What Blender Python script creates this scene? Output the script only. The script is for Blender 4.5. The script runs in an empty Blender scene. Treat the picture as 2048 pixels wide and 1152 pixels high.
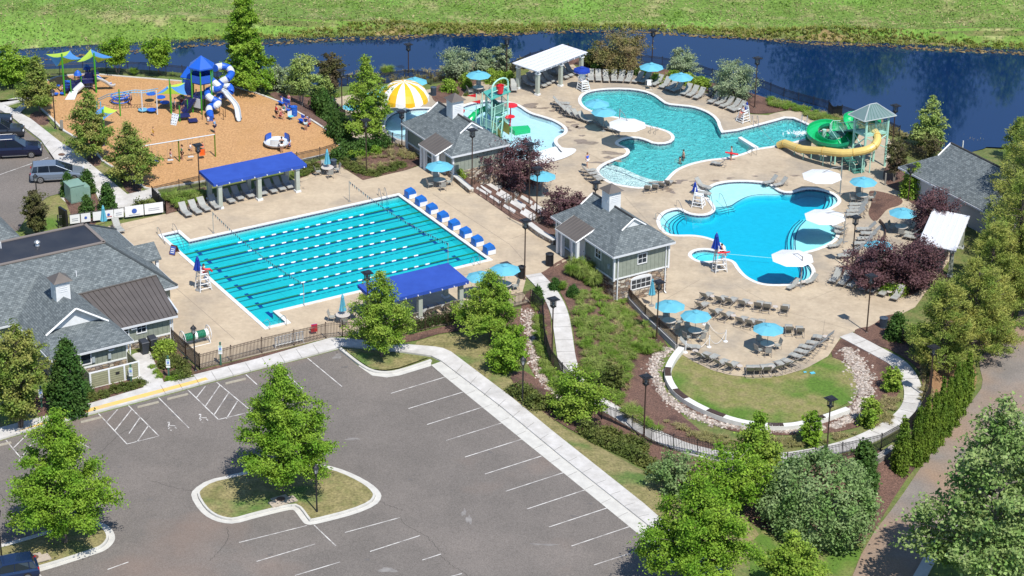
import bpy, math, random
import numpy as np
from mathutils import Vector, Matrix
from mathutils.geometry import delaunay_2d_cdt
R=math.radians
scene=bpy.context.scene; C=scene.collection
# ------------------------------------------------------------------ camera
FPX,PITCH,ROLL,HC=4752.53,0.4449598,0.0141022,88.3
cr,sr,cp,sp=math.cos(ROLL),math.sin(ROLL),math.cos(PITCH),math.sin(PITCH)
XR=Vector((cr,sr*sp,sr*cp)); UPV=Vector((-sr,cr*sp,cr*cp)); FW=Vector((0,cp,-sp))
cam=bpy.data.cameras.new('camera'); co=bpy.data.objects.new('camera',cam); C.objects.link(co)
m=Matrix((XR,UPV,-FW)).transposed().to_4x4(); m.translation=Vector((0,0,HC)); co.matrix_world=m
cam.sensor_width=36; cam.lens=36*FPX/2048; cam.clip_start=1; cam.clip_end=8000
scene.camera=co
# ------------------------------------------------------------------ light
SUN_EL=R(57.5); SUN_AZ=R(-62)          # direction towards the sun, from +X
w=bpy.data.worlds.new('World'); scene.world=w; w.use_nodes=True
nt=w.node_tree; bg=nt.nodes['Background']; sky=nt.nodes.new('ShaderNodeTexSky')
sky.sky_type='NISHITA'; sky.sun_disc=False; sky.sun_elevation=SUN_EL; sky.sun_rotation=math.pi/2-SUN_AZ
sky.air_density=.9; sky.dust_density=.1; sky.ozone_density=4
nt.links.new(sky.outputs[0],bg.inputs[0]); bg.inputs[1].default_value=.13
sl=bpy.data.lights.new('sun','SUN'); sl.energy=4.6; sl.angle=R(.5); sl.color=(1,.957,.885)
so=bpy.data.objects.new('sun',sl); C.objects.link(so)
sd=Vector((math.cos(SUN_EL)*math.cos(SUN_AZ),math.cos(SUN_EL)*math.sin(SUN_AZ),math.sin(SUN_EL)))
so.rotation_euler=sd.to_track_quat('Z','Y').to_euler(); so.location=(40,100,120)
vs=scene.view_settings; vs.view_transform='Standard'; vs.look='None'; vs.exposure=0.32; vs.gamma=1
scene.cycles.max_bounces=7; scene.cycles.transparent_max_bounces=24; scene.cycles.volume_bounces=0
scene.cycles.diffuse_bounces=3; scene.cycles.glossy_bounces=3; scene.cycles.transmission_bounces=4
# ------------------------------------------------------------------ projection
def ray(px,py):
    return XR*(px-1024)+UPV*(576-py)+FW*FPX
def W(px,py,z=0):
    r=ray(px,py); t=(z-HC)/r.z; return Vector((r.x*t,r.y*t,z))
U2=Vector((.8519,.5237,0)); V2=Vector((.5237,-.8519,0)); O2=W(508,633)
ANG=math.atan2(U2.y,U2.x)
def L(u,v,z=0): return O2+U2*u+V2*v+Vector((0,0,z))
# ------------------------------------------------------------------ terrain
UPPER=[(-900,240),(-300,230),(0,185),(60,165),(100,148),(200,144),(360,156),(470,170),(560,198),(680,275),(760,290),(835,322),(905,345),(942,384),(960,393),(1024,438),(1056,453),(1099,488),(1150,512),(1130,520),(1085,548),(1065,575),(1040,605),(900,660),(905,690),(1105,860),(1290,1010),(1400,1120),(1600,1400),(-900,1400)]
LOWER=[(645,215),(655,195),(700,185),(780,185),(868,178),(935,158),(985,155),(1060,130),(1140,112),(1190,140),(1300,145),(1400,175),(1480,195),(1560,210),(1640,235),(1740,245),(1800,280),(1830,330),(1900,390),(1960,480),(1900,560),(1830,620),(1812,640),(1740,700),(1752,760),(1745,820),(1700,852),(1600,862),(1480,857),(1380,828),(1330,790),(1313,745),(1335,708),(1350,694),(1305,654),(1238,580),(1245,530),(1205,500),(1110,452),(1090,440),(1030,398),(985,365),(935,340),(860,312),(800,300),(740,290),(665,245)]
ROAD=[(1690,1190),(1733,1084),(1796,1004),(1845,930),(1946,801),(1968,770),(1958,731),(1961,708),(2006,696),(2030,650),(2048,590),(2140,540),(2200,700),(2060,860),(2003,916),(1893,1064),(1850,1152),(1830,1190)]
FARSH=[(-400,128),(0,122),(60,119),(100,115),(230,104),(350,93),(430,89),(530,86),(600,84),(700,79),(760,77),(860,71),(1024,69),(1110,66),(1200,64),(1290,66),(1400,72),(1536,80),(1640,87),(1760,93),(1860,97),(1940,103),(2048,107),(2400,118)]
NEARSH=[(2400,285),(2048,268),(1985,266),(1925,264),(1905,275),(1890,279),(1840,266),(1790,250),(1690,230),(1600,200),(1540,182),(1480,166),(1400,150),(1300,128),(1200,122),(1100,118),(1000,112),(900,130),(850,138),(760,147),(700,157),(640,163),(540,152),(440,152),(350,143),(240,142),(90,142),(0,140),(-400,150)]
PATHC=[(1066,550,0),(1096,580,0),(1120,625,-.25),(1128,680,-.6),(1134,725,-.9),(1150,765,-1.2),(1180,797,-1.5),(1215,815,-1.7),(1280,855,-2.0),(1350,892,-2.2),(1430,913,-2.4),(1500,921,-2.4),(1570,918,-2.4),(1650,905,-2.4),(1720,885,-2.4),(1780,855,-2.4),(1817,826,-2.4),(1829,796,-2.4),(1822,761,-2.4),(1799,728,-2.4),(1758,706,-2.4),(1692,671,-2.4)]
ZW=-3.9
def wp(poly,z): return np.array([W(a,b,z)[:2] for a,b in poly])
def segdist(X,Y,a,b):
    d=b-a; L2=(d@d)+1e-9; t=np.clip(((X-a[0])*d[0]+(Y-a[1])*d[1])/L2,0,1)
    return np.hypot(X-a[0]-t*d[0],Y-a[1]-t*d[1]),t
def pip(X,Y,P):
    ins=np.zeros(X.shape,bool); n=len(P)
    for i in range(n):
        x1,y1=P[i]; x2,y2=P[(i+1)%n]
        if y1==y2: continue
        c=((y1>Y)!=(y2>Y)); xi=(x2-x1)*(Y-y1)/(y2-y1)+x1
        ins^=c&(X<xi)
    return ins
def pdist(X,Y,P):
    D=np.full(X.shape,1e9)
    for i in range(len(P)): D=np.minimum(D,segdist(X,Y,P[i],P[(i+1)%len(P)])[0])
    D[pip(X,Y,P)]=0; return D
POND=wp(FARSH,ZW).tolist()+wp(NEARSH,ZW).tolist(); POND=np.array(POND)
def hraw(X,Y):
    num=np.zeros(X.shape); den=np.zeros(X.shape)
    def add(D,z,k=1.):
        nonlocal num,den
        wgt=k/(D+.03)**2; num+=wgt*z; den+=wgt
    add(pdist(X,Y,wp(UPPER,0)),0.); add(pdist(X,Y,wp(LOWER,-2.4)),-2.4); add(pdist(X,Y,wp(ROAD,-3.2)),-3.2)
    add(pdist(X,Y,POND),ZW-.5)
    P=[W(a,b,z) for a,b,z in PATHC]
    D=np.full(X.shape,1e9); Z=np.zeros(X.shape)
    for p,q in zip(P,P[1:]):
        d,t=segdist(X,Y,np.array(p[:2]),np.array(q[:2])); c=d<D; D=np.where(c,d,D); Z=np.where(c,p.z+(q.z-p.z)*t,Z)
    add(np.maximum(0,D-1.5),Z)
    for yy,z in ((262,-2.2),(300,-1.0),(900,0)): add(np.abs(Y-yy)+1.,z,.8)
    return num/den
def axis(a,b,st,lo,hi):
    c=list(np.arange(a,b+1e-6,st)); s=st; x=c[0]; l=[]
    while x>lo: s*=1.35; x-=s; l.append(x)
    s=st; x=c[-1]; r=[]
    while x<hi: s*=1.35; x+=s; r.append(x)
    return np.array(l[::-1]+c+r)
GX=axis(-62,78,.5,-3000,3000); GY=axis(126,285,.5,-2500,5000)
XX,YY=np.meshgrid(GX,GY); HH=hraw(XX,YY)
far=(np.hypot(XX,YY-200)>250); HH[far]=np.where(HH[far]<-3,-2.5,HH[far])
import bisect
def h(x,y):
    i=min(max(bisect.bisect(GX,x)-1,0),len(GX)-2); j=min(max(bisect.bisect(GY,y)-1,0),len(GY)-2)
    fx=(x-GX[i])/(GX[i+1]-GX[i]); fy=(y-GY[j])/(GY[j+1]-GY[j])
    return float((HH[j,i]*(1-fx)+HH[j,i+1]*fx)*(1-fy)+(HH[j+1,i]*(1-fx)+HH[j+1,i+1]*fx)*fy)
def G(px,py,dz=0):
    z=-1.2
    for k in range(30):
        p=W(px,py,z); zn=h(p.x,p.y)
        if abs(zn-z)<.002: break
        z+=(zn-z)*.45
    p.z=h(p.x,p.y)+dz; return p
# ------------------------------------------------------------------ materials
MC={}
def lin(c):
    return tuple(((x/255)/12.92 if x/255<=.04045 else ((x/255+.055)/1.055)**2.4) for x in c)+(1,)
def mat(name,col,rough=.7,col2=None,scale=1.,bump=0.,bscale=None,metal=0.,spec=.4,detail=4,contrast=(.35,.65),island=0.,col3=None,scale3=.12,c3=(.5,.65),transl=0.,coat=0.,space='pos',grain=None):
    """general procedural material; colours are linear albedos"""
    if name in MC: return MC[name]
    m=bpy.data.materials.new(name); m.use_nodes=True; n=m.node_tree.nodes; l=m.node_tree.links
    b=n['Principled BSDF']; b.inputs['Roughness'].default_value=rough; b.inputs['Metallic'].default_value=metal
    b.inputs['Specular IOR Level'].default_value=spec; b.inputs['Coat Weight'].default_value=coat
    c=tuple(col)+(1,) if len(col)==3 else col; b.inputs['Base Color'].default_value=c
    if space=='pos': src=n.new('ShaderNodeNewGeometry').outputs['Position']
    else: src=n.new('ShaderNodeTexCoord').outputs['Object']
    out=None
    def noise(sc,det=4,rg=.6):
        t=n.new('ShaderNodeTexNoise'); t.inputs['Scale'].default_value=sc; t.inputs['Detail'].default_value=det; t.inputs['Roughness'].default_value=rg
        l.new(src,t.inputs['Vector']); return t.outputs['Fac']
    def mix(f,a,bb,mode='MIX'):
        x=n.new('ShaderNodeMix'); x.data_type='RGBA'; x.blend_type=mode
        for s,v in ((x.inputs['Factor'],f),(x.inputs['A'],a),(x.inputs['B'],bb)):
            if isinstance(v,(tuple,float,int)): s.default_value=v if not isinstance(v,tuple) else (tuple(v)+(1,))[:4]
            else: l.new(v,s)
        return x.outputs['Result']
    def ramp(f,a,bb):
        r=n.new('ShaderNodeMapRange'); r.inputs['From Min'].default_value=a; r.inputs['From Max'].default_value=bb; l.new(f,r.inputs['Value']); return r.outputs[0]
    if col2: out=mix(ramp(noise(scale,detail),*contrast),c,tuple(col2))
    if col3: out=mix(ramp(noise(scale3,3),*c3),out if out else c,tuple(col3))
    if grain:
        x=n.new('ShaderNodeMapRange'); x.inputs['From Min'].default_value=.3; x.inputs['From Max'].default_value=.7; x.inputs['To Min'].default_value=1-grain[1]; x.inputs['To Max'].default_value=1+grain[1]; l.new(noise(grain[0],3,.7),x.inputs['Value']); out=mix(1.,out if out else c,x.outputs[0],'MULTIPLY')
    if island:
        g=n.new('ShaderNodeNewGeometry'); x=n.new('ShaderNodeMapRange'); x.inputs['To Min'].default_value=1-island; x.inputs['To Max'].default_value=1+island
        l.new(g.outputs['Random Per Island'],x.inputs['Value'])
        out=mix(1.,out if out else c,x.outputs[0],'MULTIPLY')
    if out: l.new(out,b.inputs['Base Color'])
    if bump:
        bp=n.new('ShaderNodeBump'); bp.inputs['Strength'].default_value=bump; bp.inputs['Distance'].default_value=.03
        l.new(noise(bscale or scale*6,3),bp.inputs['Height']); l.new(bp.outputs[0],b.inputs['Normal'])
    if transl:
        t=n.new('ShaderNodeBsdfTranslucent'); mx=n.new('ShaderNodeMixShader'); mx.inputs[0].default_value=transl
        if out: l.new(out,t.inputs['Color'])
        else: t.inputs['Color'].default_value=c
        l.new(b.outputs[0],mx.inputs[1]); l.new(t.outputs[0],mx.inputs[2]); l.new(mx.outputs[0],n['Material Output'].inputs['Surface'])
    MC[name]=m; return m
def brickmat(name,c1,c2,mortar,bw,bh,msize=.02,bump=.3,rough=.8,noisec=None,offset=.5):
    if name in MC: return MC[name]
    m=bpy.data.materials.new(name); m.use_nodes=True; n=m.node_tree.nodes; l=m.node_tree.links; b=n['Principled BSDF']
    b.inputs['Roughness'].default_value=rough; b.inputs['Specular IOR Level'].default_value=.25
    tc=n.new('ShaderNodeTexCoord'); t=n.new('ShaderNodeTexBrick'); l.new(tc.outputs['UV'],t.inputs['Vector'])
    t.inputs['Color1'].default_value=c1+(1,); t.inputs['Color2'].default_value=c2+(1,); t.inputs['Mortar'].default_value=mortar+(1,)
    t.inputs['Scale'].default_value=1; t.inputs['Brick Width'].default_value=bw; t.inputs['Row Height'].default_value=bh; t.inputs['Mortar Size'].default_value=msize; t.offset=offset
    nz=n.new('ShaderNodeTexNoise'); nz.inputs['Scale'].default_value=2.5; nz.inputs['Detail'].default_value=5; l.new(tc.outputs['UV'],nz.inputs['Vector'])
    mr=n.new('ShaderNodeMapRange'); mr.inputs['To Min'].default_value=.72; mr.inputs['To Max'].default_value=1.28; l.new(nz.outputs['Fac'],mr.inputs['Value'])
    x=n.new('ShaderNodeMix'); x.data_type='RGBA'; x.blend_type='MULTIPLY'; x.inputs['Factor'].default_value=1
    l.new(t.outputs['Color'],x.inputs['A']); l.new(mr.outputs[0],x.inputs['B']); l.new(x.outputs['Result'],b.inputs['Base Color'])
    bp=n.new('ShaderNodeBump'); bp.inputs['Strength'].default_value=bump; bp.inputs['Distance'].default_value=.02; bp.invert=True
    l.new(t.outputs['Fac'],bp.inputs['Height']); l.new(bp.outputs[0],b.inputs['Normal'])
    MC[name]=m; return m
def watermat(name,bump,bscale,density,col,stretch=(1,1,1),ridge=False):
    m=bpy.data.materials.new(name); m.use_nodes=True; n=m.node_tree.nodes; l=m.node_tree.links; n.remove(n['Principled BSDF'])
    g=n.new('ShaderNodeNewGeometry'); mp=n.new('ShaderNodeMapping'); mp.inputs['Scale'].default_value=stretch; l.new(g.outputs['Position'],mp.inputs[0])
    nz=n.new('ShaderNodeTexNoise'); nz.inputs['Scale'].default_value=bscale; nz.inputs['Detail'].default_value=3; nz.inputs['Distortion'].default_value=1.2; l.new(mp.outputs[0],nz.inputs['Vector'])
    bp=n.new('ShaderNodeBump'); bp.inputs['Strength'].default_value=1; bp.inputs['Distance'].default_value=bump; hs=nz.outputs['Fac']
    if ridge:
        a=n.new('ShaderNodeMath'); a.operation='SUBTRACT'; a.inputs[1].default_value=.5; l.new(hs,a.inputs[0]); b2=n.new('ShaderNodeMath'); b2.operation='ABSOLUTE'; l.new(a.outputs[0],b2.inputs[0]); hs=b2.outputs[0]
    l.new(hs,bp.inputs['Height'])
    gl=n.new('ShaderNodeBsdfGlossy'); gl.inputs['Roughness'].default_value=.06; l.new(bp.outputs[0],gl.inputs['Normal'])
    rf=n.new('ShaderNodeBsdfRefraction'); rf.inputs['IOR'].default_value=1.33; rf.inputs['Roughness'].default_value=.02; l.new(bp.outputs[0],rf.inputs['Normal'])
    tr=n.new('ShaderNodeBsdfTransparent'); fr=n.new('ShaderNodeFresnel'); fr.inputs['IOR'].default_value=1.33; l.new(bp.outputs[0],fr.inputs['Normal'])
    mx=n.new('ShaderNodeMixShader'); l.new(fr.outputs[0],mx.inputs[0]); l.new(tr.outputs[0],mx.inputs[1]); l.new(gl.outputs[0],mx.inputs[2])
    l.new(mx.outputs[0],n['Material Output'].inputs['Surface'])
    if density:
        va=n.new('ShaderNodeVolumeAbsorption'); va.inputs['Color'].default_value=col+(1,); va.inputs['Density'].default_value=density
        l.new(va.outputs[0],n['Material Output'].inputs['Volume'])
    return m
# ------------------------------------------------------------------ mesh helpers
def link(name,me,m=None,parent=None):
    o=bpy.data.objects.new(name,me); C.objects.link(o)
    if m is not None and me is not None:
        for mm in (m if isinstance(m,(list,tuple)) else [m]): me.materials.append(mm)
    if parent is not None: o.parent=parent
    return o
def tag(o,label=None,cat=None,group=None,kind=None):
    if label: o['label']=label
    if cat: o['category']=cat
    if group: o['group']=group
    if kind: o['kind']=kind
    return o
def empty(name,loc=(0,0,0),rz=0,label=None,cat=None,group=None):
    o=bpy.data.objects.new(name,None); C.objects.link(o); o.location=loc; o.rotation_euler=(0,0,rz); o.empty_display_size=.3
    return tag(o,label,cat,group)
KIDS={}
def kids(o): return [c for c in C.objects if c.parent==o] if False else list(o.children)
def copytree(o,parent=None):
    c=o.copy(); C.objects.link(c); c.parent=parent
    for k in o.children: copytree(k,c)
    return c
class MB:
    def __init__(s): s.v=[]; s.f=[]; s.mi=[]; s.cur=0
    def face(s,pts):
        k=len(s.v); s.v+=[tuple(p) for p in pts]; s.f.append(tuple(range(k,k+len(pts)))); s.mi.append(s.cur); return s
    def add(s,vs,fs):
        k=len(s.v); s.v+=[tuple(p) for p in vs]
        for f in fs: s.f.append(tuple(i+k for i in f)); s.mi.append(s.cur)
        return s
    def box(s,c,d,rz=0,tilt=None):
        hx,hy,hz=d[0]/2,d[1]/2,d[2]/2; ca,sa=math.cos(rz),math.sin(rz); vs=[]
        for z in (-hz,hz):
            for x,y in ((-hx,-hy),(hx,-hy),(hx,hy),(-hx,hy)):
                p=Vector((x,y,z))
                if tilt: p=tilt@p
                vs.append((c[0]+p.x*ca-p.y*sa,c[1]+p.x*sa+p.y*ca,c[2]+p.z))
        return s.add(vs,[(3,2,1,0),(4,5,6,7),(0,1,5,4),(1,2,6,5),(2,3,7,6),(3,0,4,7)])
    def tube(s,pts,r,n=6,r2=None,closed=False):
        P=[Vector(p) for p in pts]; m_=len(P); rings=[]
        rad=r if isinstance(r,(list,tuple)) else [r+(0 if r2 is None else (r2-r)*i/(m_-1)) for i in range(m_)]
        up=None
        for i,p in enumerate(P):
            if closed: d=P[(i+1)%m_]-P[i-1]
            else: d=P[min(i+1,m_-1)]-P[max(i-1,0)]
            d.normalize()
            if up is None: up=Vector((0,0,1)) if abs(d.z)<.9 else Vector((1,0,0))
            a=d.cross(up)
            if a.length<1e-4: a=d.cross(Vector((0,1,.3)))
            a.normalize(); b=d.cross(a); up=-b if False else a.cross(d)
            rings.append([p+a*(math.cos(t*2*math.pi/n)*rad[i])+b*(math.sin(t*2*math.pi/n)*rad[i]) for t in range(n)])
        vs=[q for rr in rings for q in rr]; fs=[]
        for i in range(m_ if closed else m_-1):
            j=(i+1)%m_
            for t in range(n): fs.append((i*n+t,i*n+(t+1)%n,j*n+(t+1)%n,j*n+t))
        if not closed: fs.append(tuple(range(n-1,-1,-1))); fs.append(tuple((m_-1)*n+t for t in range(n)))
        return s.add(vs,fs)
    def lathe(s,prof,c=(0,0,0),n=16):
        vs=[];fs=[];m_=len(prof)
        for r,z in prof:
            for t in range(n): a=t*2*math.pi/n; vs.append((c[0]+r*math.cos(a),c[1]+r*math.sin(a),c[2]+z))
        for i in range(m_-1):
            for t in range(n): fs.append((i*n+t,i*n+(t+1)%n,(i+1)*n+(t+1)%n,(i+1)*n+t))
        fs.append(tuple(range(n-1,-1,-1))); fs.append(tuple((m_-1)*n+t for t in range(n)))
        return s.add(vs,fs)
    def prism(s,pts,z0,z1):
        n=len(pts); b=[(p[0],p[1],z0) for p in pts]+[(p[0],p[1],z1) for p in pts]
        return s.add(b,[tuple(range(n-1,-1,-1)),tuple(range(n,2*n))]+[(i,(i+1)%n,n+(i+1)%n,n+i) for i in range(n)])
    def build(s,name,m,parent=None,uv=False,smooth=False):
        me=bpy.data.meshes.new(name); me.from_pydata(s.v,[],s.f)
        if isinstance(m,(list,tuple)): me.polygons.foreach_set('material_index',s.mi)
        if uv: autouv(me)
        if smooth: me.polygons.foreach_set('use_smooth',[True]*len(me.polygons))
        me.update(); return link(name,me,m,parent)
def autouv(me):
    me.update(); ul=me.uv_layers.new(name='uv')
    for p in me.polygons:
        nn=p.normal; t=Vector((0,0,1)).cross(nn)
        if t.length<.05: t=U2.copy()
        t.normalize(); b=nn.cross(t)
        for li in p.loop_indices:
            q=me.vertices[me.loops[li].vertex_index].co; ul.data[li].uv=(q.dot(t),q.dot(b))
def quads(name,V,m,parent=None,tri=False):
    """V: (n,4,3) array of quads (or n,3,3)"""
    n,k=V.shape[0],V.shape[1]; me=bpy.data.meshes.new(name)
    me.vertices.add(n*k); me.vertices.foreach_set('co',V.reshape(-1).astype(np.float32))
    me.loops.add(n*k); me.loops.foreach_set('vertex_index',np.arange(n*k,dtype=np.int32))
    me.polygons.add(n); me.polygons.foreach_set('loop_start',np.arange(0,n*k,k,dtype=np.int32)); me.polygons.foreach_set('loop_total',np.full(n,k,dtype=np.int32))
    me.update(calc_edges=True); return link(name,me,m,parent)
# polygon helpers
def smooth_poly(P,it=2,closed=True):
    P=[Vector(p[:2]) for p in P]
    for _ in range(it):
        Q=[]; n=len(P)
        for i in range(n if closed else n-1):
            a,b=P[i],P[(i+1)%n]; Q+= [a*.75+b*.25,a*.25+b*.75]
        if not closed: Q=[P[0]]+Q+[P[-1]]
        P=Q
    return P
def area(P): return sum(P[i][0]*P[(i+1)%len(P)][1]-P[(i+1)%len(P)][0]*P[i][1] for i in range(len(P)))/2
def offset(P,d):
    """inset by d (positive = inwards)"""
    P=[Vector(p[:2]) for p in P]; s=1 if area(P)>0 else -1; out=[]; n=len(P)
    for i in range(n):
        a,b,c=P[i-1],P[i],P[(i+1)%n]; e1=(b-a); e2=(c-b)
        if e1.length<1e-6 or e2.length<1e-6: out.append(b); continue
        n1=Vector((-e1.y,e1.x)).normalized()*s; n2=Vector((-e2.y,e2.x)).normalized()*s
        k=n1+n2
        if k.length<.2: out.append(b+n1*d); continue
        k.normalize(); out.append(b+k*(d/max(.5,k.dot(n1))))
    return out
def dens(P,st=1.0):
    out=[];n=len(P)
    for i in range(n):
        a,b=Vector(P[i][:2]),Vector(P[(i+1)%n][:2]); k=max(1,int((b-a).length/st))
        out+=[a+(b-a)*(j/k) for j in range(k)]
    return out
def region(name,poly,dz,m,holes=(),flat=None,grid=1.0,kind='structure',label=None,zf=None,uv=False):
    """sheet over the terrain inside poly (world xy) minus holes; z = terrain + dz or flat"""
    st=.6 if flat is None else 4.
    loops=[dens(poly,st)]+[dens(q,st if flat is None else 3.) for q in holes]
    pts=[];edges=[]
    for lp in loops:
        k=len(pts); pts+=[Vector(p[:2]) for p in lp]; edges+=[(k+i,k+(i+1)%len(lp)) for i in range(len(lp))]
    if flat is None:
        A=np.array([p[:] for p in pts]); x0,y0=A.min(0); x1,y1=A.max(0)
        gx,gy=np.meshgrid(np.arange(x0+grid/2,x1,grid),np.arange(y0+grid/2,y1,grid)); gx=gx.ravel();gy=gy.ravel()
        ins=pip(gx,gy,np.array([p[:] for p in loops[0]]))
        pts+=[Vector((a,b)) for a,b in zip(gx[ins],gy[ins])]
    V,_,F,_,_,_=delaunay_2d_cdt(pts,edges,[],0,1e-5)
    A=np.array([v[:] for v in V]); T=np.array([f for f in F]); cc=A[T].mean(1)
    keep=pip(cc[:,0],cc[:,1],np.array([p[:] for p in loops[0]]))
    for lp in loops[1:]: keep&=~pip(cc[:,0],cc[:,1],np.array([p[:] for p in lp]))
    T=T[keep]
    vs=[(v[0],v[1],(flat if flat is not None else h(v[0],v[1])+dz)) for v in V]
    fs=[]
    for t in T:
        a,b,c=[V[i] for i in t]
        fs.append(tuple(int(i) for i in (t if (b-a).cross(c-a)>0 else t[::-1])))
    me=bpy.data.meshes.new(name); me.from_pydata(vs,[],fs)
    if uv: autouv(me)
    me.update(); o=link(name,me,m); 
    if kind: o['kind']=kind
    return o
def wpoly(P,z=None): return [ (G(*p) if z is None else W(p[0],p[1],z)).xy for p in P]
def ribbon(P,wd,closed=False):
    """left/right offset lines of a world polyline"""
    P=[Vector(p[:2]) for p in P]; n=len(P); Lf=[];Rt=[]
    for i in range(n):
        a=P[(i-1)%n] if closed or i>0 else P[0]; b=P[(i+1)%n] if closed or i<n-1 else P[-1]
        d=(b-a).normalized(); q=Vector((-d.y,d.x))*wd/2; Lf.append(P[i]+q); Rt.append(P[i]-q)
    return Lf,Rt
def strip(mb,A,B,z0,z1,zt=None):
    """solid strip between two lines, following terrain: top at h+z1, bottom at h+z0"""
    n=len(A)
    def H(p,k): return (p[0],p[1],h(p[0],p[1])+k)
    for i in range(n-1):
        a,b,c,d=A[i],A[i+1],B[i+1],B[i]
        mb.face([H(a,z1),H(d,z1),H(c,z1),H(b,z1)])
        mb.face([H(a,z0),H(a,z1),H(b,z1),H(b,z0)]); mb.face([H(d,z1),H(d,z0),H(c,z0),H(c,z1)])
    mb.face([H(A[0],z0),H(B[0],z0),H(B[0],z1),H(A[0],z1)]); mb.face([H(A[-1],z1),H(B[-1],z1),H(B[-1],z0),H(A[-1],z0)])
    return mb
#@@SURF
# ------------------------------------------------------------------ surfaces
M_ground=mat('ground grass',(.085,.13,.028),.95,(.17,.165,.06),.9,bump=.6,bscale=9,col3=(.12,.17,.035),scale3=.15,detail=8,grain=(5,.35))
M_dry=mat('dry lawn',(.16,.15,.055),.95,(.26,.22,.10),1.1,bump=.6,bscale=14,col3=(.085,.15,.03),scale3=.22,detail=9,c3=(.5,.66),grain=(5,.38))
M_lawn=mat('lawn',(.16,.175,.045),.95,(.24,.205,.09),.9,bump=.6,bscale=14,col3=(.085,.16,.02),scale3=.14,detail=9,c3=(.5,.62),grain=(5,.32))
M_mead=mat('meadow grass',(.125,.21,.035),.95,(.33,.29,.14),.28,bump=1,bscale=3,col3=(.15,.28,.045),scale3=.12,detail=10,contrast=(.52,.7),grain=(2.2,.4))
M_mulch=mat('bark mulch',(.105,.06,.045),.95,(.17,.095,.07),9,bump=.8,bscale=22,col3=(.075,.042,.034),scale3=.5,detail=6,grain=(9,.4))
M_chip=mat('wood chips',(.50,.29,.13),.95,(.35,.185,.08),5,bump=.8,bscale=12,col3=(.43,.24,.10),scale3=.25,detail=8,contrast=(.4,.7),grain=(7,.25))
M_conc=mat('walk concrete',(.57,.55,.525),.85,(.44,.42,.39),.8,bump=.1,bscale=30,col3=(.40,.385,.36),scale3=.3,detail=7,c3=(.58,.75),grain=(3,.07))
M_curb=mat('kerb concrete',(.56,.545,.50),.85,(.47,.455,.42),1.5,bump=.1,bscale=30,detail=7)
M_deck=mat('pool deck concrete',(.50,.405,.285),.8,(.42,.335,.235),.55,bump=.08,bscale=25,col3=(.34,.28,.21),scale3=.2,detail=12,c3=(.48,.72),grain=(2.5,.09))
M_decklow=mat('activity deck concrete',(.48,.395,.285),.8,(.39,.315,.225),.55,bump=.08,bscale=25,col3=(.31,.265,.21),scale3=.2,detail=12,c3=(.47,.68),grain=(2.5,.10))
def asphaltmat():
    m=mat('asphalt',(.163,.144,.128),.9,(.143,.127,.113),.35,bump=.35,bscale=28,col3=(.188,.164,.145),scale3=.11,detail=9,c3=(.5,.75))
    n=m.node_tree.nodes; l=m.node_tree.links; b=n['Principled BSDF']; src=b.inputs['Base Color'].links[0].from_socket
    g=n.new('ShaderNodeNewGeometry'); t=n.new('ShaderNodeTexNoise'); t.inputs['Scale'].default_value=14; t.inputs['Detail'].default_value=3; l.new(g.outputs['Position'],t.inputs['Vector'])
    r=n.new('ShaderNodeMapRange'); r.inputs['From Min'].default_value=.3; r.inputs['From Max'].default_value=.7; r.inputs['To Min'].default_value=.72; r.inputs['To Max'].default_value=1.3; l.new(t.outputs['Fac'],r.inputs['Value'])
    x=n.new('ShaderNodeMix'); x.data_type='RGBA'; x.blend_type='MULTIPLY'; x.inputs['Factor'].default_value=1; l.new(src,x.inputs['A']); l.new(r.outputs[0],x.inputs['B']); 
    # reddish clay staining
    t2=n.new('ShaderNodeTexNoise'); t2.inputs['Scale'].default_value=.07; t2.inputs['Detail'].default_value=4; l.new(g.outputs['Position'],t2.inputs['Vector'])
    r2=n.new('ShaderNodeMapRange'); r2.inputs['From Min'].default_value=.56; r2.inputs['From Max'].default_value=.72; r2.inputs['To Max'].default_value=.45; l.new(t2.outputs['Fac'],r2.inputs['Value'])
    y=n.new('ShaderNodeMix'); y.data_type='RGBA'; l.new(r2.outputs[0],y.inputs['Factor']); l.new(x.outputs['Result'],y.inputs['A']); y.inputs['B'].default_value=(.26,.17,.125,1)
    l.new(y.outputs['Result'],b.inputs['Base Color']); return m
M_asph=asphaltmat()
M_road=mat('old road asphalt',(.235,.205,.18),.95,(.18,.16,.143),.5,bump=.3,bscale=20,col3=(.27,.19,.135),scale3=.14,detail=7,c3=(.38,.62),grain=(7,.2))
M_paint=mat('white road paint',(.62,.60,.57),.75,(.30,.28,.265),1.3,detail=9,contrast=(.42,.62))
M_yel=mat('worn yellow paint',(.72,.47,.14),.75,(.55,.42,.24),1.8,detail=9,contrast=(.5,.75))
M_cop=mat('white coping',(.72,.71,.68),.6,(.6,.59,.56),3)
M_plas=mat('pool plaster',(.58,.66,.66),.6,(.5,.6,.6),2,space='pos')
M_plas2=mat('white pool plaster',(.72,.76,.76),.6,(.64,.70,.70),2)
M_navy=brickmat('navy tile band',(.012,.016,.06),(.03,.03,.09),(.3,.3,.32),.3,.15,.02,0,.3)
M_navyp=mat('navy tile',(.012,.02,.09),.4,(.02,.035,.13),3)
M_lane=mat('lane tile blue',(.015,.05,.26),.4,(.02,.07,.3),3)
M_rock=mat('river stones',(.50,.45,.40),.8,(.26,.20,.16),3,island=.45)
# water
M_w_lap=watermat('lap water',.02,2.6,2.0,(.02,.91,.945))
M_w_act=watermat('activity water',.34,1.6,1.0,(.10,.90,.925),ridge=True)
M_w_fam=watermat('family water',.008,1.6,2.2,(.02,.885,.955))
M_w_pond=mat('pond water',(.002,.018,.066),.05,(.003,.021,.078),.05,bump=.02,bscale=1.1,spec=.8)
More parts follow.
